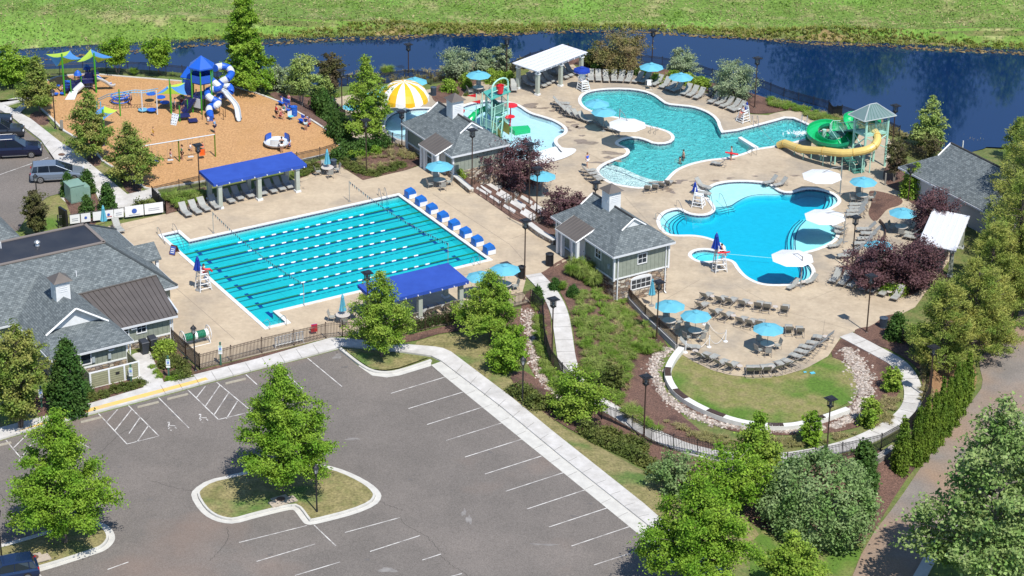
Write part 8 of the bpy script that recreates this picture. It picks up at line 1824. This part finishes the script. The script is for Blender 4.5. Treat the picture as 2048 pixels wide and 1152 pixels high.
# --- shade sails
def sail(label,apex,corners,base,mats_,zc,za):
    ap=W(apex[0],apex[1],za); bp=W(base[0],base[1],0); o=empty('shade_sail',bp,0,label,'shade sail','star shade sails'); n=len(corners); Cn=[W(x,y,z) for (x,y),z in zip(corners,zc)]
    for i in range(n):
        a,b=Cn[i],Cn[(i+1)%n]; mid=(a+b)/2; inn_=mid.lerp(Vector((bp.x,bp.y,mid.z)),.22)+Vector((0,0,.12)); mb=MB(); S=8; g=[]
        for k in range(S+1):
            t=k/S; e=a*(1-t)**2+inn_*2*t*(1-t)+b*t*t; g.append(e)
        apx=Vector((bp.x,bp.y,ap.z))
        for k in range(S):
            for j in range(4):
                f=lambda e,j:apx.lerp(e,j/4)-Vector((0,0,.22*math.sin(math.pi*j/4)))
                p_=[f(g[k],j),f(g[k],j+1),f(g[k+1],j+1),f(g[k+1],j)]; mb.face(p_[:3] if j==0 else p_)
        mb.build('cloth_panel',mats_[i%len(mats_)],o)
    post(o,bp,0,ap.z+.3,.09,M_pg,'mast'); fix(o)
sail('lime and blue star shade sail over the small play structure, left one',(127,103),[(91,108),(112,133),(163,117),(140,101)],(129.5,192),[M_sky,M_lime,M_sky,M_lime],[3.0,2.7,3.1,3.3],4.3)
sail('lime and blue star shade sail over the small play structure, right one',(188,101),[(151,124),(197,125),(226,114),(181,98)],(193,186),[M_sky,M_lime,M_sky,M_lime],[2.8,2.7,2.9,3.4],4.1)
sail('small lime and blue shade sail left of the tall playground tower',(343,169),[(312,188),(374,190),(371,165),(335,172)],(343,228),[M_lime,M_sky,M_lime,M_sky],[2.1,2.1,2.6,2.5],2.95)
sail('small blue and lime shade sail half hidden by the two-tiered maple',(205,222),[(180,228),(207,240),(235,221),(208,212)],(208,262),[M_lime,M_sky,M_lime,M_sky],[1.5,1.3,1.6,1.8],2.0)
# --- small play structure
o=empty('play_structure',W(165,180,0),0,'small navy and green play structure with a short slide beneath the star sails','playground')
for x,y,t in ((130,187,155),(143,194,160),(164,184,146),(137,180,160),(151,175,150),(171,178,152),(182,176,140),(192,183,150)): p=W(x,y,0); post(o,p,0,(y-t)/(pxm(p)*.92),.06,M_pg if x not in(171,182) else M_brownm)
for x,y,z,w_ in ((175,176,1.1,1.5),(155,180,.8,1.3),(186,172,1.5,1.3)): mb=MB(); p=W(x,y,0); mb.box((p.x,p.y,z),(w_,1.2,.08),.3); mb.build('deck',M_pn,o); mb=MB(); railpanel(mb,p+Vector((-.6,-.5,z)),p+Vector((.6,-.3,z)),.7,.12); mb.build('railing',M_pn,o)
mb=MB(); a,b=W(172,178,0),W(190,182,0); mb.face([a+Vector((0,0,.9)),b+Vector((0,0,.9)),b+Vector((0,0,1.9)),a+Vector((0,0,1.9))]); mb.build('play_panel',M_pn,o)
mb=MB()
for x0,y0,x1,y1 in ((128,186,143,193),(143,193,165,184),(151,176,172,178),(165,184,192,183)): railpanel(mb,W(x0,y0,0)+Vector((0,0,.5)),W(x1,y1,0)+Vector((0,0,.5)),.9,.14,.02)
mb.build('barrier',M_pn,o)
for x,y,z in ((148,187,.7),(163,181,.9),(178,181,1.0),(140,186,.45)): mb=MB(); p=W(x,y,0); mb.box((p.x,p.y,z),(1.0,.9,.09),.3); mb.build('platform',M_pn,o)
for x,y in ((158,184),(176,172)): mb=MB(); p=W(x,y,0); mb.lathe([(.45,1.9),(.3,2.2),(.0,2.45)],p,8); mb.build('small_roof',M_pb,o)
mb=MB(); p=W(160,188,0); mb.tube([(p.x-.5,p.y-.4,.4),(p.x+.3,p.y+.2,1.0)],.33,10); mb.build('crawl_tunnel',M_pgrey,o)
Pq=P3([(194,156,1.5),(203,160,1.25),(213,166,.8),(221,171,.45),(227,170,.4)]); flume(o,Pq,.32,M_pgrey,M_pb,'short_slide')
for i,(x,y) in enumerate(((115,176),(112,192),(125,191))): mb=MB(); p=W(x,y,0); mb.lathe([(.05,.0),(.05,.2),(.28,.22),(.3,.3),(.0,.34)],p,8); mb.build('stepping_pod',M_pb,o)
mb=MB()
for k in range(4): p=W(136,184,0); mb.box((p.x,p.y,.3+k*.28),(.75,.5,.12),.2)
mb.build('blue_steps',M_pb,o); mb=MB(); p=W(145,197,0); mb.add([(p.x-.7,p.y-.5,.05),(p.x+.3,p.y-.4,.05),(p.x+.5,p.y+.6,.6),(p.x-.3,p.y+.6,.6)],[(0,1,2,3)]); mb.build('climbing_slab',M_pgrey,o); fix(o)
# --- net climber run
o=empty('rope_climber',W(262,210,0),0,'light blue arched overhead climber with round net seat and blue pads','playground')
for x,y,t,m_ in ((241,233,180,M_pg),(285,226,183,M_pgrey),(315,230,182,M_pgrey),(194,218,203,M_bluem),(202,224,204,M_bluem)): p=W(x,y,0); post(o,p,0,(y-t)/(pxm(p)*.92),.07,m_)
mb=MB()
for off in (0,.7):
    P=[p+Vector((0,off,0)) for p in P3([(194,203,.6),(215,193,1.6),(228,192,1.8),(250,188,2.0),(268,185,2.1),(285,186,2.0),(300,184,2.0),(314,182,2.2)])]; mb.tube(cat(P,1),.04,5)
P=P3([(232,190,1.9),(250,188,2.0),(268,185,2.1),(285,186,2.0),(300,184,2.0),(312,182,2.2)])
for a,b in zip(P,P[1:]):
    for k in range(3): q=a.lerp(b,k/3); mb.tube([q,q+Vector((0,.7,0))],.025,4); mb.tube([q,q-Vector((0,0,.4))],.015,3)
mb.build('overhead_bars',M_bluem,o); mb=MB(); p=W(241,206,0)+Vector((0,0,.3))
for r_,z in ((.9,0),(.75,.25),(.95,.5)): mb.tube([(p.x+r_*math.cos(k*.524),p.y+r_*math.sin(k*.524),p.z+z) for k in range(12)],.06,5,closed=True)
for k in range(10): a=k*.628; mb.tube([(p.x+.95*math.cos(a),p.y+.95*math.sin(a),p.z+.5),p],.03,4)
mb.build('net_seat',M_pb,o)
for x,y,z in ((303,205,.9),(304,226,.3),(322,208,.7),(330,214,.45),(286,224,.2)): mb=MB(); c_=W(x,y,0); mb.lathe([(0,z),(.5,z+.03),(.5,z+.1),(0,z+.14)],c_,10); mb.build('blue_pad',M_pb if x!=286 else M_bluem,o)
fix(o)
# --- swings
a,b=W(286,338,0),W(431,314,0); H_=2.35; o=empty('swing_set',a,0,'olive green swing set with three posts at the front of the playground','swing set'); m0=W(359,324,0)
for p in (a,m0,b): post(o,p,0,H_,.07,M_olive)
mb=MB(); mb.tube([a+Vector((0,0,H_)),b+Vector((0,0,H_))],.055,6); mb.build('top_beam',M_pgrey,o); d=(b-a)
for t,m_,nm in ((.17,M_pb,'bench_swing'),(.38,M_pgrey,'swing_seat'),(.66,M_pgrey,'swing_seat'),(.82,mat('orange plastic',(.75,.12,.02),.4),'bucket_swing')):
    p=a+d*t; mb=MB()
    for s_ in (-.25,.25): q=p+d.normalized()*s_; mb.tube([q+Vector((0,0,H_)),q+Vector((0,-.1,.55))],.012,3)
    mb.build('chain',M_poleg,o); mb=MB(); mb.box((p.x,p.y-.1,.5),(.55,.22,.08),.3)
    if 'bench' in nm or 'bucket' in nm: mb.box((p.x,p.y+.05,.75),(.55,.05,.5),.3)
    mb.build(nm,m_,o)
fix(o)
# --- spinner
c=W(555,292,0); o=empty('merry_go_round',c,0,'blue and grey dished merry-go-round in front of the playground fence','merry-go-round'); mb=MB(); mb.lathe([(.3,.1),(1.25,.3),(1.35,.5),(1.3,.52),(.9,.32),(0,.28)],n=24); mb.build('dish',M_pgrey,o)
for k,m_ in ((0,M_pb),(2.2,M_pb),(4.2,M_pgrey)):
    mb=MB(); A_=[(1.28*math.cos(k+j*.2),1.28*math.sin(k+j*.2)) for j in range(6)]
    for p,q in zip(A_,A_[1:]): mb.face([(p[0],p[1],.45),(q[0],q[1],.45),(q[0]*.95,q[1]*.95,1.05),(p[0]*.95,p[1]*.95,1.05)]); mb.face([(q[0]*.9,q[1]*.9,.45),(p[0]*.9,p[1]*.9,.45),(p[0]*.88,p[1]*.88,1.05),(q[0]*.88,q[1]*.88,1.05)])
    mb.build('seat_back',m_,o)
for x,y,lb in ((567,214,'blue playground bench where the family group sits, upper one'),(575,226,'blue playground bench behind the barrel bin'),(608,250,'blue playground bench beside the standing man in shorts')):
    o=empty('bench',W(x,y,0),R(-50),lb,'bench','blue playground benches'); mb=MB(); mb.box((0,0,.42),(1.6,.4,.05)); mb.build('seat',M_pb,o); mb=MB(); mb.box((0,.24,.7),(1.6,.05,.35)); mb.build('backrest',M_pb,o)
    for s_ in (-.6,.6): mb=MB(); mb.box((s_,0,.2),(.06,.35,.4)); mb.build('leg',M_pb,o)
for x,y in ((582,240),): o=empty('camp_chair',W(x,y,0),R(40),'pale folding camp chair in front of the barrel bin','chair'); mb=MB(); mb.box((0,0,.4),(.5,.45,.04)); mb.build('seat',M_vane,o); mb=MB(); mb.box((0,.22,.65),(.5,.03,.5)); mb.build('backrest',M_wcan,o); mb=MB(); mb.tube([(-.25,-.2,0),(.25,.2,.42)],.015,4); mb.tube([(.25,-.2,0),(-.25,.2,.42)],.015,4); mb.build('frame',M_poleg,o)
o=empty('red_deck_chair',W(627,667,0),R(200),'red slatted chair with a blue towel just inside the picket fence','chair'); mb=MB()
for k in range(5): mb.box((0,-.22+k*.11,.35),(.55,.08,.03))
mb.build('seat',MC['red plastic'],o); mb=MB()
for k in range(5): mb.box((-.22+k*.11,.32,.65),(.08,.04,.7))
mb.build('backrest',MC['red plastic'],o); mb=MB(); mb.box((0,.27,.85),(.5,.03,.3)); mb.build('towel',M_pb,o)
# ------------------------------------------------------------------ vehicles
M_tyre=mat('tyre rubber',(.015,.015,.016),.8); M_rim=mat('alloy rim',(.45,.46,.47),.3,metal=.8); M_cg=mat('dark car glass',(.012,.018,.03),.06,spec=.7)
def car(p,rz,label,col,L_=4.8,Wd=1.9,Hh=1.72,van=False,cat='car'):
    o=empty('parked_car',p,rz,label,cat); pm=mat('car paint %s'%(str(col)),col,.28,metal=.35,coat=.7)
    x=lambda t:(t-.5)*L_; belt=Hh*.60; 
    if van: ST=[(0,.35,.80,.93),(.02,.30,belt,.99),(.12,.28,belt+.03,1),(.62,.28,belt,1),(.76,.28,belt-.05,1),(.92,.3,belt-.22,.95),(.985,.32,.72,.86),(1,.38,.62,.8)]
    else: ST=[(0,.36,.85,.9),(.02,.30,belt-.02,.97),(.12,.28,belt+.02,1),(.60,.28,belt,1),(.72,.28,belt-.02,1),(.93,.3,belt-.12,.96),(.985,.32,.80,.88),(1,.38,.70,.82)]
    rings=[]
    for t,zl,zh,wf in ST:
        w2=Wd/2*wf; rings.append([(x(t),-w2*.94,zl),(x(t),-w2,zl+(zh-zl)*.35),(x(t),-w2,zl+(zh-zl)*.75),(x(t),-w2*.93,zh),(x(t),-w2*.5,zh+.03),(x(t),w2*.5,zh+.03),(x(t),w2*.93,zh),(x(t),w2,zl+(zh-zl)*.75),(x(t),w2,zl+(zh-zl)*.35),(x(t),w2*.94,zl)])
    V=[q for r_ in rings for q in r_]; Fc=[]; n=10
    for i in range(len(ST)-1):
        for k in range(n): Fc.append((i*n+k,i*n+(k+1)%n,(i+1)*n+(k+1)%n,(i+1)*n+k))
    Fc+=[tuple(range(n))[::-1],tuple(range((len(ST)-1)*n,len(ST)*n))]; mb=MB(); mb.add(V,Fc); body=mb.build('body',pm,o)
    rt=[(.02 if van else .03,belt,.9),(.07 if van else .09,Hh-.06,.74),(.3,Hh,.77),(.48 if van else .52,Hh-.03,.76),(.78 if van else .71,belt-.03,.9)]
    for nm,m_,part in (('window_glass',M_cg,0),('roof_panel',pm,1)):
        mb=MB()
        if part==0:
            for s_ in (-1,1):
                for (a,b) in ((1,2),(2,3)):
                    ta,za,wa=rt[a];tb,zb_,wb=rt[b]; mb.face([(x(ta),s_*Wd/2*.9,belt+.02),(x(tb),s_*Wd/2*.9,belt+.01),(x(tb),s_*Wd/2*wb,zb_-.06),(x(ta),s_*Wd/2*wa,za-.06)])
                t,z,w_=rt[4]; ta,za,wa=rt[3]; mb.face([(x(ta),s_*Wd/2*.9,belt+.01),(x(t),s_*Wd/2*.88,z+.02),(x(ta),s_*Wd/2*wa,za-.06)]); t,z,w_=rt[0]; ta,za,wa=rt[1]; mb.face([(x(t),s_*Wd/2*.88,z),(x(ta),s_*Wd/2*.9,belt+.02),(x(ta),s_*Wd/2*wa,za-.06)])
            for a,b in ((0,1),(4,3)): ta,za,wa=rt[a];tb,zb_,wb=rt[b]; mb.face([(x(ta),-Wd/2*.86,za+.02),(x(ta),Wd/2*.86,za+.02),(x(tb),Wd/2*wb,zb_-.04),(x(tb),-Wd/2*wb,zb_-.04)])
            mb.build(nm,m_,o)
        else:
            for i in (1,2):
                ta,za,wa=rt[i];tb,zb_,wb=rt[i+1]; mb.face([(x(ta),-Wd/2*wa,za-.05),(x(tb),-Wd/2*wb,zb_-.05),(x(tb),-Wd/2*wb*.8,zb_+.02),(x(ta),-Wd/2*wa*.8,za+.02)]); mb.face([(x(ta),Wd/2*wa,za-.05),(x(tb),Wd/2*wb,zb_-.05),(x(tb),Wd/2*wb*.8,zb_+.02),(x(ta),Wd/2*wa*.8,za+.02)]); mb.face([(x(ta),-Wd/2*wa*.8,za+.02),(x(tb),-Wd/2*wb*.8,zb_+.02),(x(tb),Wd/2*wb*.8,zb_+.02),(x(ta),Wd/2*wa*.8,za+.02)])
            ta,za,wa=rt[1]; mb.face([(x(ta)-.02,-Wd/2*wa,za-.06),(x(ta)-.02,Wd/2*wa,za-.06),(x(ta),Wd/2*wa*.8,za+.02),(x(ta),-Wd/2*wa*.8,za+.02)])
            for s_ in (-1,1):
                for (a,b,cc) in (((x(.7 if not van else .77),s_*Wd/2*.88,belt),(x(rt[3][0]),s_*Wd/2*.75,Hh-.05),.035),((x(.36),s_*Wd/2*.91,belt),(x(.35),s_*Wd/2*.77,Hh-.05),.03),((x(.14),s_*Wd/2*.91,belt),(x(.15),s_*Wd/2*.76,Hh-.05),.04),((x(.03),s_*Wd/2*.86,belt),(x(rt[1][0]),s_*Wd/2*.74,Hh-.08),.045)): mb.tube([a,b],cc,4)
            rp=mb.build(nm,m_,o); mb=MB()
            for s_ in ((-1,1) if 'rails' in label else ()): mb.tube([(x(.12),s_*Wd/2*.68,Hh+.03),(x(.48),s_*Wd/2*.68,Hh+.05)],.02,4)
            mb.v and mb.build('roof_rail',M_rim,rp)
    for tx in (.185,.80):
        for s_ in (-1,1):
            mb=MB(); mb.tube([(x(tx),s_*(Wd/2-.2),.35),(x(tx),s_*(Wd/2+.02),.35)],.35,18); w_=mb.build('wheel',M_tyre,o); mb=MB(); mb.tube([(x(tx),s_*(Wd/2+.0),.35),(x(tx),s_*(Wd/2+.03),.35)],.23,14); mb.cur=1
            for k in range(5): a=k*1.257; mb.box((x(tx)+.12*math.cos(a),s_*(Wd/2+.035),.35+.12*math.sin(a)),(.07,.012,.07))
            mb.build('rim',[M_rim,M_tyre],w_)
    for s_ in (-1,1):
        mb=MB(); mb.box((x(.975),s_*Wd/2*.72,.78),(.12,.32,.13)); mb.build('headlight',mat('headlight lens',(.6,.62,.65),.1),o); mb=MB(); mb.box((x(.012),s_*Wd/2*.82,belt-.12),(.08,.18,.22)); mb.build('tail_light',mat('tail light red',(.45,.01,.01),.2),o)
        mb=MB(); mb.box((x(.66),s_*(Wd/2+.06),belt+.05),(.14,.18,.12)); mb.build('mirror',pm,o); mb=MB(); mb.box((x(.5),s_*(Wd/2+.003),.32),(L_*.45,.03,.06)); mb.build('side_sill',M_rim,o)
    mb=MB(); mb.box((x(.998),0,.55),(.06,Wd*.5,.16)); mb.build('grille',M_tyre,o)
def cpos(x,y): p=W(x,y,0); p.z=.035; return p
a=W(63,368,0);b=W(160,356,0); dirv=math.atan2(b.y-a.y,b.x-a.x)
CD=R(10); 
car(cpos(116,358),CD,'silver grey minivan parked beside the clipped cones',(.20,.245,.31),5.1,1.98,1.72,True,'minivan')
car(cpos(30,311),CD,'large navy blue SUV with chrome rails next to the silver minivan',(.008,.011,.04),5.3,2.0,1.9); car(cpos(2,273),CD,'dark charcoal SUV between the navy SUV and the farthest car',(.03,.035,.045),4.7,1.9,1.7); car(cpos(-22,250),CD,'black car at the left edge, farthest of the parked row',(.012,.014,.022),4.7,1.88,1.55)
car(cpos(8,1158),R(200),'dark blue car cut by the lower left corner',(.012,.03,.085),4.7,1.85,1.5)
# ------------------------------------------------------------------ people
M_skin=mat('skin',(.50,.28,.19),.6)
def person(p,rz,pose,shirt,short,hair,label,H=1.6,extra=None,long=False):
    o=empty('person',p,R(rz),label,'person'); s=H/1.7
    K=dict(stand=(0,.06,-.06,0,(.05,.0),(-.02,.0)),walk=(0,.25,-.22,0,(.22,.1),(-.2,.05)),reach=(.1,.05,-.1,0,(.5,.35),(.45,.3)),sit=(0,0,0,-.42,(.25,.12),(.25,.12)),phone=(0,.05,-.05,0,(.28,.35),(.28,.3)))[pose]
    hz=.92+K[3]; V=[];E=[];RD=[]
    def v(x,y,z,r,par=None):
        V.append((x*s,y*s,z*s)); RD.append(r*s)
        if par is not None: E.append((par,len(V)-1))
        return len(V)-1
    pel=v(0,0,hz,.135); ch=v(K[0]*.3,0,hz+.25,.12,pel); sh=v(K[0]*.5,0,hz+.46,.115,ch); nk=v(K[0]*.6,0,hz+.56,.052,sh); h0=v(K[0]*.6+.02,0,hz+.64,.085,nk); h1=v(K[0]*.6+.03,0,hz+.72,.095,h0); v(K[0]*.6+.01,0,hz+.78,.06,h1); v(K[0]*.6+.13,0,hz+.66,.016,h0)
    for sd,fx,(hx_,hzz) in ((-1,K[1],K[4]),(1,K[2],K[5])):
        hp=v(0,sd*.09,hz-.06,.095,pel)
        if pose=='sit': kn=v(.4,sd*.11,hz-.02,.062,hp); an=v(.42,sd*.11,.08,.042,kn)
        else: kn=v(fx*.55+.03,sd*.09,hz-.46,.06,hp); an=v(fx*.9-.02,sd*.09,.08,.042,kn)
        v(V[an][0]/s+.16,sd*.1,.035,.035,an)
        s1=v(K[0]*.5,sd*.19,hz+.45,.058,sh); el=v(K[0]*.5+hx_*.4-.03,sd*.24,hz+.18+hzz*.2,.04,s1); wr=v(K[0]*.5+hx_,sd*.23,hz-.04+hzz,.028,el); pm=v(V[wr][0]/s+.05,sd*.23,V[wr][2]/s-.04,.03,wr)
        for q in range(4): v(V[pm][0]/s+.05+.008*(q%3),sd*(.20+.022*q),V[pm][2]/s-.045-.01*(q in(1,2)),.009,pm)
        v(V[wr][0]/s+.06,sd*.19,V[wr][2]/s-.02,.010,wr)
    def skin(nm,ids,m_,k=1.,par=o,ext=()):
        me=bpy.data.meshes.new(nm); ed=[e for e in E if e[0] in ids and e[1] in ids]; mp={a:i for i,a in enumerate(ids)}
        me.from_pydata([V[i] for i in ids],[(mp[a],mp[b]) for a,b in ed],[]); ob=link(nm,me,m_,par); md=ob.modifiers.new('skin','SKIN'); md.use_smooth_shade=True
        for i,d in zip(ids,me.skin_vertices[0].data): r=RD[i]*k+(.012*s if k!=1 else 0); d.radius=(r,r*(1 if i>2 else 1.0)); d.use_root=(i==ids[0])
        sb=ob.modifiers.new('sub','SUBSURF'); sb.levels=1; sb.render_levels=1; return ob
    skin('body',list(range(len(V))),M_skin)
    arms=[i for i in range(len(V)) if abs(V[i][2]/s-(hz+.45))<.011 and abs(V[i][1])>.1*s]; els=[e[1] for e in E if e[0] in arms]
    hips=[i for i in range(len(V)) if abs(V[i][2]/s-(hz-.06))<.001 and abs(abs(V[i][1]/s)-.09)<.001]; kns=[e[1] for e in E if e[0] in hips]
    if shirt: skin('shirt',[pel,ch,sh]+arms,mat('cloth %s'%str(shirt),shirt,.8),1.12)
    if short:
        ids=[pel]+hips
        old={}
        for k_,h_ in zip(kns,hips):
            if not long: old[k_]=V[k_]; V[k_]=tuple(Vector(V[h_]).lerp(Vector(V[k_]),.6)); 
        r_old={k_:RD[k_] for k_ in kns}
        for k_ in kns: RD[k_]=.085*s
        skin('shorts',ids+kns,mat('cloth %s'%str(short),short,.8),1.1)
        for k_ in kns: RD[k_]=r_old[k_]; V[k_]=old.get(k_,V[k_])
    mb=MB(); hc=V[h1]; mb.lathe([(.098*s,-.03*s),(.105*s,.02*s),(.085*s,.075*s),(.0,.10*s)],(hc[0]-.02*s,hc[1],hc[2]),10)
    if hair[0]<.4: mb.tube([(hc[0]-.08*s,0,hc[2]+.02*s),(hc[0]-.1*s,0,hc[2]-(.16 if len(hair)>3 else .05)*s)],[.07*s,.05*s],6)
    mb.build('hair',mat('hair %s'%str(hair[:3]),hair[:3],.8),o)
    mb=MB()
    for sd in (-.035,.035): mb.box((hc[0]+.088*s,sd*s,hc[2]-.025*s),(.012*s,.018*s,.01*s))
    mb.build('eyes',MC['dark metal'],o)
    return o
BR=(.06,.03,.018);BL=(.02,.015,.012);WH=(.72,.72,.72);RD_=(.5,.02,.025);NV=(.02,.025,.07);GY=(.25,.27,.3);LB=(.2,.38,.6);YL=(.75,.5,.05);GN=(.02,.35,.15);PK=(.7,.25,.35)
def gz(x,y,z=0,d=.035): p=W(x,y,z); p.z=z+d; return p
person(gz(1174,334,ZD),-60,'walk',(.03,.12,.6),WH,(.08,.04,.02,1),'woman in blue top and white shorts walking beside the shallow end',1.5)
q=gz(1462,321,ZD); person(q,180,'stand',WH,RD_,BR,'lifeguard in white shirt and red shorts standing with a red rescue tube',1.5); mb=MB(); mb.tube([q+Vector((-.65,-.25,.95)),q+Vector((0,-.3,.85)),q+Vector((.65,-.15,.7))],.09,8); tag(mb.build('rescue_tube',M_red),'red rescue tube held across the body of the standing lifeguard','rescue tube')
person(W(1366,329,ZD-1.05),200,'stand',None,NV,BL,'bather standing in the activity pool near the beach',1.6); person(W(1360,343,ZD-1.5),170,'reach',None,NV,BL,'bather low in the water beside the pool wall',1.6)
def seated(g,z,lb,sh_,so,rz): person(Vector((g.x+.1*math.cos(R(rz)),g.y+.1*math.sin(R(rz)),z)),rz,'sit',sh_,so,BR,lb,1.6)
seated(gA,1.15*1.35-.38,'lifeguard in red sitting high on the chair at the lap pool',RD_,RD_,32); seated(gC,ZD+1.35*1.35-.36,'lifeguard in navy sitting on the tallest chair with a red tube',NV,RD_,15); seated(gB,ZD+.75*1.35-.4,'lifeguard in white sitting at the inner corner of the activity pool',WH,RD_,220)
mb=MB(); g=gC; mb.tube([g+Vector((-.3,-.5,2.0)),g+Vector((.3,-.55,2.02)),g+Vector((.8,-.3,2.0))],.07,6); tag(mb.build('rescue_tube',M_red),'red rescue tube across the lap of the guard on the tallest chair','rescue tube')
mb=MB(); g=gA; mb.tube([g+Vector((.2,-.3,2.0)),g+Vector((.65,-.2,2.0)),g+Vector((.8,0,1.7))],.09,6); tag(mb.build('rescue_tube',M_red),'red rescue tube beside the guard at the lap pool','rescue tube')
person(Vector((W(1764,247,PZ).x,W(1764,247,PZ).y,PZ)),120,'stand',(.02,.06,.5),RD_,BL,'person in blue shirt and red shorts on the slide tower platform',1.55)
for a in ((307,273,30,'stand',YL,YL,BR,'child in a yellow dress standing alone on the wood chips',1.0),(430,267,160,'reach',LB,NV,BR,'adult in white and light blue reaching towards the tube slide exit',1.6),(417,251,100,'stand',WH,GY,BL,'small child in white beside the tube slide exit',1.05),
 (343,226,20,'stand',LB,GY,BL,'adult in pale blue under the small sail, left one',1.6),(351,226,200,'stand',(.35,.4,.5),NV,BL,'adult in grey blue under the small sail, right one',1.6),(364,222,60,'reach',(.15,.02,.04),NV,BL,'adult in dark red leaning at the tower ramp',1.6),(262,212,180,'stand',(.02,.02,.03),(.02,.02,.03),BL,'person in black beside the round net seat',1.5),(252,205,0,'sit',(.3,.25,.4),GY,BL,'child sitting in the round net seat',1.1),
 (554,239,-140,'stand',RD_,BL,BR,'man in a bright red shirt at the edge of the family group',1.65),(561,239,-20,'sit',(.35,.02,.05),(.35,.02,.05),BL,'person in dark red sitting beside the man in red',1.4),(569,229,-120,'sit',(.1,.3,.25),WH,BR,'adult sitting in the middle of the family group',1.5),(578,224,-100,'sit',(.2,.5,.6),NV,BR,'child in turquoise sitting by the barrel bin',1.2),(565,210,-60,'sit',WH,LB,BR,'child in white on the upper blue bench',1.2),(578,212,-110,'stand',(.5,.15,.2),LB,BR,'person in pink and red standing behind the blue bench',1.3),
 (612,262,-95,'stand',NV,(.4,.55,.6),BR,'man in navy shirt and pale shorts seen near the playground kerb',1.65),(619,255,-150,'sit',(.12,.12,.5),RD_,BR,'person in purple beside the man in the navy shirt',1.4),(564,306,95,'phone',(.02,.025,.04),WH,BR,'man in black shirt and white shorts pushing the merry-go-round',1.65),(579,300,160,'sit',(.04,.1,.45),NV,BR,'child in blue sitting at the rim of the merry-go-round',1.2),
 (365,321,-160,'stand',GN,BL,(.08,.04,.02,1),'woman in green shirt and black shorts beside the swings',1.6),(342,322,10,'walk',PK,WH,(.08,.04,.02,1),'girl in pink and white running by the swing set',1.2),(305,335,60,'stand',LB,WH,BR,'woman in light blue at the blue bench swing',1.6),(290,342,10,'stand',PK,PK,BR,'toddler in pink near the lower maple',.85),(405,300,-60,'sit',(.7,.15,.05),(.7,.15,.05),BR,'child in orange on the right-hand swing',1.0),(381,302,-60,'sit',WH,GY,BR,'child in white on the middle swing',1.0),
 (157,176,40,'stand',WH,GY,BL,'child in white on the small play structure',1.0),(176,172,-60,'stand',(.1,.12,.4),GY,BL,'child in blue on the small play structure',1.0),(126,184,-60,'stand',PK,WH,BL,'child in pale clothes by the stepping pods',.9),(394,222,20,'stand',(.3,.2,.45),GY,BL,'child in purple climbing the tower ramp',1.1),(1085,375,-60,'stand',RD_,RD_,BL,'person in red at the foot of the terraces',1.5)):
    x,y,rz,ps,sh_,so,hr_,lb,H=a; q=gz(x,y,ZD if x>1000 else 0)
    if 'sitting' in lb or 'swing' in lb and ps=='sit' or ps=='sit': q.z+=.05
    if 'structure' in lb: q.z+=1.0
    if 'ramp' in lb and 'climbing' in lb: q.z+=1.2
    person(q,rz,ps,sh_,so,hr_,lb,H)
# hide nothing: prototypes all placed
for o in list(C.objects):
    for k in ('_H','_R','_used','_f'):
        if k in o.keys(): del o[k]
    if o.get('label'):
        wl=o['label'].split()
        if len(wl)>16: o['label']=' '.join(wl[:16])
